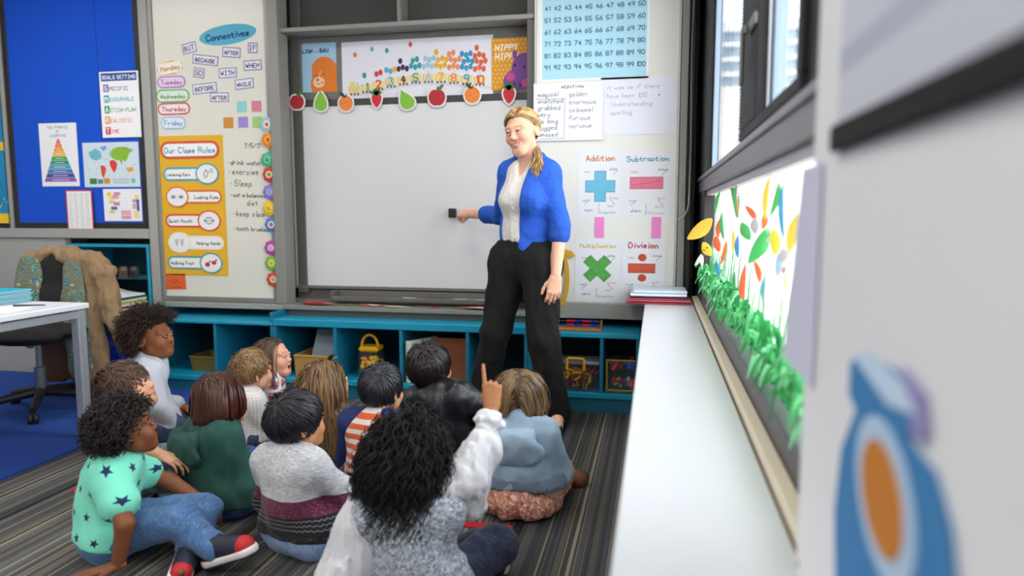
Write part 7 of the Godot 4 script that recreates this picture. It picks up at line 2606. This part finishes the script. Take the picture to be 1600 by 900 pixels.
	child({"label": "fair brown-haired boy in a white checked shirt, beyond the green hoodie", "at": Vector3(-1.91, 0, -2.93), "yaw": -22.0, "head": Vector3(-1.885, 0.395, -2.97), "hy": -24.0, "hp": 4.0, "skin": "dba585", "seed": 7,
		"shirt": {"mat": fabric(a), "sleeve": 1.9, "hem": 0.09, "uv": Vector2(0.1, 0.1)}, "pants": {"mat": denim("3c4c6c")}, "shoe": "5a5c60",
		"hair": {"kind": "short", "base": "5a4028", "tint": "9c7a50", "n": 1500, "length": 0.075, "lift": 0.017, "w": 0.006, "messy": 0.3, "front": 0.5, "crown": Vector3(-0.2, 0.75, 0.6)}})
	# 6: girl in plaid, mouth open
	a = Art.new(256, 256, H("cf6a4c"), 84)
	for i in 4:
		a.rect(i * 64, 0, i * 64 + 14, 256, H("5a4a60"))
		a.rect(0, i * 64, 256, i * 64 + 14, H("5a4a60"))
		a.rect(i * 64 + 26, 0, i * 64 + 44, 256, H("d9dbe4"))
		a.rect(0, i * 64 + 26, 256, i * 64 + 44, H("dadce4"))
		for j in 4:
			a.rect(i * 64 + 44, j * 64 + 44, i * 64 + 64, j * 64 + 64, H("e0764e"))
	child({"label": "girl in orange plaid shirt, mouth wide open, in profile by the blue shelf", "at": Vector3(-2.0, 0, -3.36), "yaw": -50.0, "head": Vector3(-1.965, 0.395, -3.30), "hy": -82.0, "hp": 8.0, "face": "open", "skin": "dfa58a", "iris": "3a2a20", "seed": 8, "hs": 0.9,
		"shirt": {"mat": fabric(a), "sleeve": 1.9, "hem": 0.09, "uv": Vector2(0.22, 0.22)}, "pants": {"mat": denim("33415c")}, "shoe": "4a4a50",
		"hair": {"kind": "long", "base": "2a1a12", "tint": "5c4230", "n": 900, "y_end": 0.24, "w": 0.006, "front": 0.56, "pull": 0.9, "steps": 20}})
	# 7: striped sweater in the middle
	a = Art.new(512, 512, H("b9bbbf"), 85)
	for i in 2400:
		var p := Vector2(a.r.randf() * 512, a.r.randf() * 290)
		a.line([p, p + Vector2(a.r.randf_range(6, 14), 1)], 2, [H("d8dadc"), H("8f9298"), H("a7aaae"), H("c9cbd0")][i % 4])
	a.rect(0, 262, 512, 330, H("5c1f3c"))
	for i in 900:
		var p := Vector2(a.r.randf() * 512, 264 + a.r.randf() * 64)
		a.line([p, p + Vector2(4, 3)], 2, [H("7c3a58"), H("481830"), H("8a4a68")][i % 3])
	a.rect(0, 330, 512, 512, H("17171c"))
	for i in 32:
		for j in 3:
			a.line([Vector2(i * 16, 346 + j * 18), Vector2(i * 16 + 8, 340 + j * 18), Vector2(i * 16 + 16, 346 + j * 18)], 2.6, H("8d8d92"))
	for i in 1100:
		var p := Vector2(a.r.randf() * 512, 404 + a.r.randf() * 108)
		a.line([p, p + Vector2(3, 4)], 2, [H("3a4256"), H("22242e"), H("555c6e")][i % 3])
	var sw := fabric(a, 0.12)
	sw.uv1_offset = Vector3(0, 0.034, 0)
	child({"label": "black-haired boy in a grey, maroon and black knitted sweater, front centre", "at": Vector3(-1.165, 0, -2.10), "yaw": -14.0, "head": Vector3(-1.195, 0.437, -2.14), "hy": -32.0, "hp": 6.0, "skin": "c58b60", "seed": 9, "s": 1.04,
		"knR": Vector3(-0.985, 0.10, -2.24), "wrR": Vector3(-1.03, 0.12, -2.26), "elR": Vector3(-1.02, 0.20, -2.14),
		"shirt": {"name": "sweater", "mat": sw, "sleeve": 1.9, "hem": 0.075, "uv": Vector2(0.42, 0.42), "grow": 0.015, "amp": 0.012}, "pants": {"mat": denim("8fabd6"), "cut": true, "top": 0.115}, "shoe": "c9c9cc",
		"hair": {"kind": "short", "base": "0c0b0e", "tint": "24232b", "n": 2000, "length": 0.09, "lift": 0.018, "w": 0.006, "messy": 0.12, "front": 0.5}})
	# 8: long fair hair
	a = Art.new(128, 128, H("e6e4e6"), 86)
	for i in 4:
		a.rect(0, i * 32, 128, i * 32 + 11, H("2a3552"))
	child({"label": "girl with very long straight blonde hair and a navy-striped white top", "at": Vector3(-1.40, 0, -2.84), "yaw": -28.0, "head": Vector3(-1.425, 0.392, -2.83), "hy": -42.0, "hp": 8.0, "skin": "e0ab8c", "seed": 10, "hs": 0.92,
		"shirt": {"mat": fabric(a), "sleeve": 0.6, "hem": 0.09, "uv": Vector2(0.12, 0.12)}, "pants": {"mat": denim("4a5c80")}, "shoe": "8a8a90",
		"hair": {"kind": "long", "base": "4c3622", "tint": "8c6c46", "n": 1300, "y_end": 0.10, "w": 0.009, "front": 0.52, "pull": 0.35, "steps": 34, "wave": 0.006, "rough": 0.34}})
	# 9: navy sleeves, orange stripes
	a = Art.new(128, 128, H("d9ccc4"), 87)
	for i in 4:
		a.rect(0, i * 32, 128, i * 32 + 17, H("cf5a2a"))
	child({"label": "black-haired boy in an orange-striped top with navy sleeves, right of the blonde girl", "at": Vector3(-1.075, 0, -2.52), "yaw": -6.0, "head": Vector3(-1.07, 0.438, -2.60), "hy": -10.0, "hp": 0.0, "skin": "c9946c", "seed": 11,
		"shirt": {"mat": fabric(a), "sleeve": 1.9, "hem": 0.09, "uv": Vector2(0.15, 0.15), "sleeve_mat": cloth("17255a", "weave", 0.05), "collar": sm("1b2f86", 0.9)}, "pants": {"mat": denim("2a3148")}, "shoe": "3a3a40",
		"hair": {"kind": "short", "base": "0b0b0f", "tint": "2a2b35", "n": 1900, "length": 0.075, "lift": 0.015, "w": 0.0055, "messy": 0.12, "front": 0.5, "crown": Vector3(0.3, 0.8, 0.5)}})
	# 10: black leather jacket
	var lea := StandardMaterial3D.new()
	lea.albedo_color = H("17191e")
	lea.roughness = 0.34
	bumpy(lea, "leather", 0.08, 0.16)
	child({"label": "black-haired boy in a shiny black leather jacket, right of centre", "at": Vector3(-0.90, 0, -3.0), "yaw": -8.0, "head": Vector3(-0.99, 0.448, -2.98), "hy": -12.0, "hp": 4.0, "hr": 8.0, "skin": "c08a64", "seed": 12, "s": 1.18, "roll": 0.028, "hs": 1.0,
		"elR": Vector3(-0.68, 0.27, -3.0), "elL": Vector3(-1.07, 0.13, -2.95),
		"shirt": {"name": "jacket", "mat": lea, "sleeve": 1.95, "hem": 0.05, "grow": 0.024, "amp": 0.012, "collar": lea}, "pants": {"mat": denim("23262e")}, "shoe": "2a2a2e",
		"hair": {"kind": "short", "base": "0d0a0b", "tint": "2c2326", "n": 2000, "length": 0.10, "lift": 0.022, "w": 0.0065, "messy": 0.15, "front": 0.45, "crown": Vector3(0.15, 0.92, 0.35)}})
	# 11: the girl who points, front
	a = Art.new(512, 512, H("98a2ac"), 88)
	for i in 5200:
		var p := Vector2(a.r.randf() * 512, a.r.randf() * 512)
		a.ell(p.x, p.y, a.r.randf_range(2, 8), a.r.randf_range(2, 8), [H("b4bcc6"), H("717a86"), H("c6ccd4"), H("848d98"), H("a2abb5")][i % 5])
	var vest := fabric(a, 0.2)
	var white := cloth("cdcdd3", "fold", 0.35, 0.2)
	var girl := child({"label": "girl with big black ringlets in a grey denim vest, pointing up with her right hand", "at": Vector3(-0.655, 0, -1.80), "yaw": 4.0, "head": Vector3(-0.693, 0.440, -1.86), "hy": 0.0, "hp": 4.0, "skin": "a8704a", "seed": 13, "s": 1.08, "twist": 6.0,
		"elR": Vector3(-0.485, 0.405, -1.89), "wrR": Vector3(-0.472, 0.565, -1.995), "handR": "point", "fdR": Vector3(-0.05, 0.95, -0.30), "upR": Vector3(0.1, 0.25, 1.0),
		"elL": Vector3(-0.80, 0.30, -1.77), "wrL": Vector3(-0.82, 0.18, -1.75), "knR": Vector3(-0.46, 0.13, -2.02), "anR": Vector3(-0.62, 0.05, -2.12),
		"shirt": {"name": "vest", "mat": vest, "sleeve": 0.05, "hem": 0.03, "grow": 0.020, "amp": 0.012, "uv": Vector2(0.3, 0.3)}, "pants": {"mat": denim("18223c")}, "shoe": "2a2a34",
		"hair": {"kind": "ringlets", "base": "080607", "tint": "151012", "n": 1900, "y_end": 0.29, "rad": 0.0072, "tube": 0.0020, "spread": 0.07, "front": 0.45, "rough": 0.55}})
	blouse(girl, white)
	# 12: blond bob, pale blue hoodie
	a = Art.new(256, 256, H("c58a72"), 89)
	for i in 420:
		var p := Vector2(a.r.randf() * 256, a.r.randf() * 256)
		a.ell(p.x, p.y, a.r.randf_range(3, 9), a.r.randf_range(3, 9), [H("dcae98"), H("a8604c"), H("e6c2ae"), H("b5705a")][i % 4])
	child({"label": "girl with shoulder-length fair hair, pale blue hoodie and rose skirt, far right", "at": Vector3(-0.495, 0, -2.59), "yaw": 0.0, "head": Vector3(-0.512, 0.437, -2.645), "hy": 6.0, "hp": 2.0, "skin": "dfae92", "seed": 14, "s": 1.08, "hs": 0.90, "knR": Vector3(-0.385, 0.085, -2.76), "knL": Vector3(-0.605, 0.085, -2.76),
		"shirt": {"name": "hoodie", "mat": cloth("8fa6b8", "weave", 0.06), "sleeve": 1.9, "hem": 0.112, "grow": 0.020, "amp": 0.018, "hood": true, "ribbing": cloth("6c7d90", "weave", 0.1)}, "skirt": fabric(a, 0.1), "shoe": "7a4a2c", "sole": "6a4028",
		"hair": {"kind": "long", "base": "463522", "tint": "826744", "n": 1300, "y_end": 0.385, "w": 0.011, "front": 0.5, "pull": 0.15, "steps": 20, "inward": 0.3, "rough": 0.36}})
	teacher()

func blouse(g: Node3D, m: Material) -> void:
	# the white blouse under the vest: full sleeves gathered at the elbow, frilled cuffs
	var inv := g.transform.affine_inverse()
	var f := Field.new(Vector3(-0.36, 0.02, -0.36), Vector3(0.36, 0.62, 0.2), 0.0105)
	var ns := noise(11.0, 4, 2)
	var s := inv * Vector3(-0.575, 0.37, -1.83)
	var e := inv * Vector3(-0.492, 0.41, -1.89)
	var c := inv * Vector3(-0.476, 0.518, -1.965)
	f.cap(s, s.lerp(e, 0.75), 0.050, 0.058, 0.04)
	f.cap(s.lerp(e, 0.75), e.lerp(c, 0.5), 0.058, 0.050, 0.04)
	f.cap(e.lerp(c, 0.5), c, 0.052, 0.030, 0.03)
	f.cap(s.lerp(e, 0.6), s.lerp(e, 0.7) + Vector3(0.02, -0.09, 0), 0.05, 0.04, 0.04, Vector3.BACK, 1.6)
	f.wrinkle(ns, 0.016, Vector3(2.4, 0.7, 2.4))
	var mb := MB.new()
	f.to(mb)
	var sl := part("blouse_sleeve", mb, m, g)
	f = Field.new(c - Vector3.ONE * 0.09, c + Vector3.ONE * 0.09, 0.007)
	var d := (c - e).normalized()
	f.cap(c - d * 0.004, c + d * 0.012, 0.036, 0.046, 0.01)
	f.wrinkle(noise(28.0, 5, 1), 0.010, Vector3.ONE)
	mb = MB.new()
	f.to(mb)
	part("frilled_cuff", mb, m, sl)
	f = Field.new(Vector3(-0.42, 0.0, -0.25), Vector3(0.1, 0.5, 0.3), 0.0105)
	var s2 := inv * Vector3(-0.775, 0.37, -1.82)
	var e2 := inv * Vector3(-0.80, 0.27, -1.765)
	var c2 := inv * Vector3(-0.835, 0.12, -1.72)
	f.cap(s2, e2, 0.052, 0.060, 0.04)
	f.cap(e2, c2, 0.060, 0.082, 0.04)
	f.wrinkle(ns, 0.018, Vector3(2.0, 0.5, 2.0))
	f.cut((c2 - e2).normalized(), (c2 - e2).normalized().dot(c2) + 0.01)
	mb = MB.new()
	f.to(mb)
	part("blouse_sleeve", mb, m, g)

# ---------------------------------------------------------------- the teacher
func teacher() -> void:
	var at := Vector3(-0.70, 0, -3.70)
	var o := thing("person", "smiling blonde woman in a blue cardigan and black trousers, touching the whiteboard", "woman", at)
	var v := func(x: float, y: float, z: float) -> Vector3: return Vector3(x, y, z) - at
	var hc: Vector3 = v.call(-0.690, 1.575, -3.63)
	var dirh := Vector3(-0.34, -0.16, 0.93).normalized()
	var hb := aim(dirh, Vector3(-0.13, 1, 0.0))
	var hx := Transform3D(hb.scaled(Vector3.ONE * 1.02), hc)
	var nk: Vector3 = v.call(-0.655, 1.435, -3.675)
	var chest: Vector3 = v.call(-0.672, 1.27, -3.675)
	var waist: Vector3 = v.call(-0.683, 1.06, -3.68)
	var pel: Vector3 = v.call(-0.684, 0.93, -3.69)
	var shR: Vector3 = v.call(-0.775, 1.37, -3.735)
	var shL: Vector3 = v.call(-0.552, 1.36, -3.635)
	var elR: Vector3 = v.call(-0.875, 1.148, -3.95)
	var wrR: Vector3 = v.call(-1.105, 1.152, -4.135)
	var elL: Vector3 = v.call(-0.485, 1.085, -3.60)
	var wrL: Vector3 = v.call(-0.497, 0.84, -3.545)
	var hipR: Vector3 = v.call(-0.768, 0.90, -3.725)
	var hipL: Vector3 = v.call(-0.60, 0.90, -3.66)
	var knR: Vector3 = v.call(-0.855, 0.50, -3.70)
	var knL: Vector3 = v.call(-0.57, 0.49, -3.60)
	var anR: Vector3 = v.call(-0.955, 0.09, -3.80)
	var anL: Vector3 = v.call(-0.505, 0.085, -3.68)
	var fw := Vector3(-0.36, 0, 0.93).normalized()
	var toR := anR + Vector3(-0.05, -0.06, 0.12)
	var toL := anL + Vector3(0.02, -0.06, 0.13)
	var sdv := (shL - shR).normalized()
	var torso := [[hipR, hipL, 0.105, 0.105, 0.04, fw, 1.05], [pel, waist, 0.125, 0.112, 0.05, fw, 1.35], [waist, chest, 0.112, 0.128, 0.05, fw, 1.35], [shR.lerp(shL, 0.1), shL.lerp(shR, 0.1), 0.056, 0.056, 0.05], [chest, nk, 0.075, 0.05, 0.06],
		[chest + fw * 0.058 - sdv * 0.062 + Vector3(0, -0.045, 0), chest + fw * 0.058 - sdv * 0.058 + Vector3(0, -0.05, 0), 0.062, 0.062, 0.04], [chest + fw * 0.058 + sdv * 0.062 + Vector3(0, -0.045, 0), chest + fw * 0.058 + sdv * 0.058 + Vector3(0, -0.05, 0), 0.062, 0.062, 0.04]]
	var uarm := [[shR, elR, 0.054, 0.043, 0.04], [shL, elL, 0.054, 0.043, 0.04]]
	var farm := [[elR, wrR, 0.040, 0.027, 0.015], [elL, wrL, 0.040, 0.027, 0.015]]
	var legs := [[hipR, knR, 0.098, 0.066, 0.04], [hipL, knL, 0.098, 0.066, 0.04], [knR, anR, 0.060, 0.040, 0.03], [knL, anL, 0.060, 0.040, 0.03]]
	var feet := [[anR, toR, 0.038, 0.032, 0.02], [anL, toL, 0.038, 0.032, 0.02]]
	var neck := [[nk + Vector3(0, -0.03, 0), hc + hb * Vector3(0, -0.05, 0.022), 0.052, 0.052, 0.03]]
	var mb := MB.new()
	skin_bones(torso + neck + uarm + farm + legs + feet, 0.012, 0.0).to(mb)
	mb.join(head_mesh("adult"), hx)
	var fdR: Vector3 = Vector3(-0.72, 0.10, -0.55).normalized()
	mb.join(hand_mesh("grip"), Transform3D(aim(fdR, Vector3(-0.4, 0.75, 0.5)).scaled(Vector3.ONE * 0.95), wrR + fdR * 0.005))
	var fdL := Vector3(-0.10, -1.0, 0.10).normalized()
	mb.join(hand_mesh("relaxed"), Transform3D(aim(fdL, Vector3(0.35, 0.1, 1.0)).scaled(Vector3.ONE * 0.95), wrL + fdL * 0.005), true)
	part("body", mb, skin_mat("e4b096"), o)
	for e in [-1, 1]:
		var ey := part("eye", eye_mesh(L("4a5a62")), vm(0.15), o)
		ey.transform = hx * Transform3D(Basis.IDENTITY, Vector3(0.031 * e, 0.0055, -0.0775))
	mb = MB.new()
	var tp := PackedVector3Array()
	for i in 9:
		var u := (i - 4) / 4.0
		tp.append(hx * (smile(u * 0.019, 0) + Vector3(0, -0.0052 + 0.001 * u * u, 0.0035)))
	mb.tube(tp, 0.0055, 0.0055, 8)
	part("teeth", mb, sm("f2efe8", 0.3), o)
	# trousers
	var ns := noise(6.0, 9, 2)
	mb = MB.new()
	var lg := []
	for b in legs:
		lg.append(b.duplicate())
	lg[2] = [knR, anR + Vector3(0, -0.01, 0), 0.066, 0.066, 0.03]
	lg[3] = [knL, anL + Vector3(0, -0.01, 0), 0.066, 0.062, 0.03]
	skin_bones([torso[0], [pel, waist, 0.125, 0.112, 0.05, fw, 1.35]] + lg, 0.012, 0.014, ns, 0.014, Vector3(1.8, 0.8, 1.8), [[Vector3.UP, waist.y - 0.045], [Vector3.DOWN, -0.055]]).to(mb)
	var tr := part("trousers", mb, cloth("0b0b0c", "weave", 0.04, 0.08, 0.95), o)
	mb = MB.new()
	skin_bones([[pel, waist, 0.125, 0.112, 0.05, fw, 1.35]], 0.012, 0.014, null, 0.0, Vector3.ONE, [[Vector3.UP, waist.y - 0.04], [Vector3.DOWN, -(waist.y - 0.09)]]).to(mb)
	part("waistband", mb, sm("101011", 0.8), tr)
	# shoes
	for k in 2:
		var an := anR if k == 0 else anL
		var to := toR if k == 0 else toL
		var f := Field.new(an + Vector3(-0.12, -0.11, -0.12), an + Vector3(0.12, 0.04, 0.26), 0.007)
		f.cap(an + Vector3(0, -0.05, -0.02), to + Vector3(0, -0.0, 0.02), 0.036, 0.032, 0.02)
		f.cut(Vector3.UP, an.y - 0.038)
		f.cut(Vector3.DOWN, 0.0)
		mb = MB.new()
		f.to(mb)
		part("shoe", mb, sm("15141a", 0.4), o)
	# white blouse, open at the neck
	mb = MB.new()
	var bl := skin_bones([torso[1], torso[2], torso[5], torso[6], [chest, chest.lerp(nk, 0.6), 0.085, 0.075, 0.05], [shR.lerp(shL, 0.2), shL.lerp(shR, 0.2), 0.05, 0.05, 0.05]], 0.010, 0.010, noise(9.0, 2, 2), 0.010, Vector3(1.8, 0.5, 1.8), [[Vector3.DOWN, -(waist.y - 0.055)]])
	bl.cap(nk + fw * 0.09 + Vector3(0, 0.02, 0), chest + fw * 0.155 + Vector3(0, -0.02, 0), 0.055, 0.012, 0.01, Vector3.ZERO, 1.0, true)
	bl.to(mb)
	part("blouse", mb, cloth("dcd8d2", "fold", 0.25, 0.2, 0.75), o)
	mb = MB.new()
	for i in 5:
		mb.ell(chest + fw * (0.127 + 0.008 * (i < 2 as int)) + sdv * -0.003 + Vector3(0, -0.04 - 0.05 * i, 0), Vector3(0.006, 0.006, 0.003), aim(fw, Vector3.UP), 8, 6)
	part("buttons", mb, sm("cfcac2", 0.4), o)
	# cardigan, open in front
	mb = MB.new()
	var half := []
	for b in [torso[1], torso[2], torso[3], torso[5], torso[6], [chest, nk, 0.080, 0.058, 0.05]]:
		var b2: Array = b.duplicate()
		b2[2] += 0.008
		b2[3] += 0.008
		half.append(b2)
	var slv := [[shR, elR, 0.047, 0.040, 0.04], [shL, elL, 0.047, 0.040, 0.04], [elR, elR.lerp(wrR, 0.42), 0.040, 0.038, 0.02], [elL, elL.lerp(wrL, 0.12), 0.040, 0.039, 0.02]]
	var cd := skin_bones(half + slv, 0.0105, 0.014, noise(6.0, 12, 3), 0.013, Vector3(1.4, 0.9, 1.4))
	# the hem runs down to a point at the front edge
	var hemn := (Vector3(0, -1, 0) + fw * -0.55 + sdv * 0.1).normalized()
	cd.cut(hemn, hemn.dot(waist + Vector3(0, -0.125, 0)))
	# carve the opening: a slanted wedge in front, wider at the neck
	var oa := nk + fw * 0.10 - sdv * 0.02 + Vector3(0, 0.03, 0)
	var ob := chest + fw * 0.15 - sdv * 0.055
	var oc := waist + fw * 0.14 - sdv * 0.07 + Vector3(0, -0.12, 0)
	cd.cap(oa, ob, 0.085, 0.085, 0.012, Vector3.ZERO, 1.0, true)
	cd.cap(ob, oc, 0.092, 0.088, 0.012, Vector3.ZERO, 1.0, true)
	cd.cap(nk + Vector3(0, 0.02, 0), nk + Vector3(0, 0.10, 0), 0.055, 0.07, 0.01, Vector3.ZERO, 1.0, true)
	cd.to(mb)
	var ca := part("cardigan", mb, cloth("1c56c0", "fold", 0.45, 0.28, 0.85), o)
	var cf := [[elR.lerp(wrR, 0.36), elR.lerp(wrR, 0.46), 0.038, 0.037, 0.01], [elL.lerp(wrL, 0.06), elL.lerp(wrL, 0.16), 0.040, 0.039, 0.01]]
	for b in cf:
		mb = MB.new()
		skin_bones([b], 0.008, 0.016, noise(20, 3, 1), 0.003).to(mb)
		part("cuff", mb, cloth("1a4fb4", "weave", 0.08, 0.05, 0.85), ca)
	# jewellery
	mb = MB.new()
	mb.ell(hx * Vector3(0.083, -0.042, 0.01), Vector3(0.007, 0.009, 0.007))
	mb.ell(hx * Vector3(0.083, -0.058, 0.01), Vector3(0.006, 0.008, 0.006))
	part("earring", mb, sm("1c1a1c", 0.2, 0.4), o)
	# hair: combed over and back, gathered low, a tail over the left shoulder
	var hr := Hair.new()
	hr.r.seed = 99
	hr.xf = hx
	hr.base = L("7a5830")
	hr.tint = L("dcb87c")
	hr.cap(0.006, 0.54, -0.7)
	var gat := Vector3(0.03, -0.065, 0.085)
	for i in 1900:
		var d := hr.root(i, 1900, 0.52, -0.7)
		var side := -1.0 if d.x < -0.25 else 1.0
		var ps := PackedVector3Array()
		var p := hr.on(d, 0.003)
		var lift := hr.r.randf_range(0.004, 0.015)
		var dr := Vector3(0.7 * side, 0.25, 0.2)
		for s in 13:
			ps.append(hx * p)
			var tg := (gat + Vector3(0, 0.02, 0.0) - p)
			dr = (dr * 0.55 + tg.normalized() * 0.45 + Vector3(0, 0, 0.02)).normalized()
			p += dr * 0.017
			var q := (p - Hair.SC) / (Hair.SR + Vector3.ONE * lift)
			if q.length() < 1.0:
				p = Hair.SC + q.normalized() * (Hair.SR + Vector3.ONE * lift)
			if tg.length() < 0.038:
				break
		if ps.size() > 3:
			hr.ribbon(ps, 0.006 * hr.r.randf_range(0.7, 1.3), hr.shade(), hx * Hair.SC)
	for i in 800:
		var ps := PackedVector3Array()
		var a := hx * (gat + Vector3(hr.r.randfn() * 0.012, hr.r.randfn() * 0.012, hr.r.randfn() * 0.01))
		var e: Vector3 = nk + sdv * 0.085 + fw * 0.075 + Vector3(0, -0.05, 0) + Vector3(hr.r.randfn(), hr.r.randfn() * 1.6, hr.r.randfn()) * 0.014
		var md: Vector3 = nk + sdv * 0.085 + fw * 0.01 + Vector3(0, 0.055, 0) + Vector3(hr.r.randfn(), hr.r.randfn(), hr.r.randfn()) * 0.013
		for s in 9:
			var u := s / 8.0
			ps.append(a.lerp(md, u).lerp(md.lerp(e, u), u))
		hr.ribbon(ps, 0.0045, hr.shade(), nk)
	part("hair", hr.mb, hair_mat(0.36), o)
	# what she holds to the board
	var er := thing("board_eraser", "small black board eraser held against the whiteboard in the woman's hand", "eraser", Vector3(-1.268, 1.158, -4.295), 0.1)
	part("body", blk(-0.022, 0.022, -0.03, 0.03, -0.01, 0.03, 0.005), sm("1c1a1a", 0.5), er)
	part("felt", blk(-0.021, 0.021, -0.029, 0.029, -0.034, -0.01, 0.003), sm("4a4440", 0.9), er)
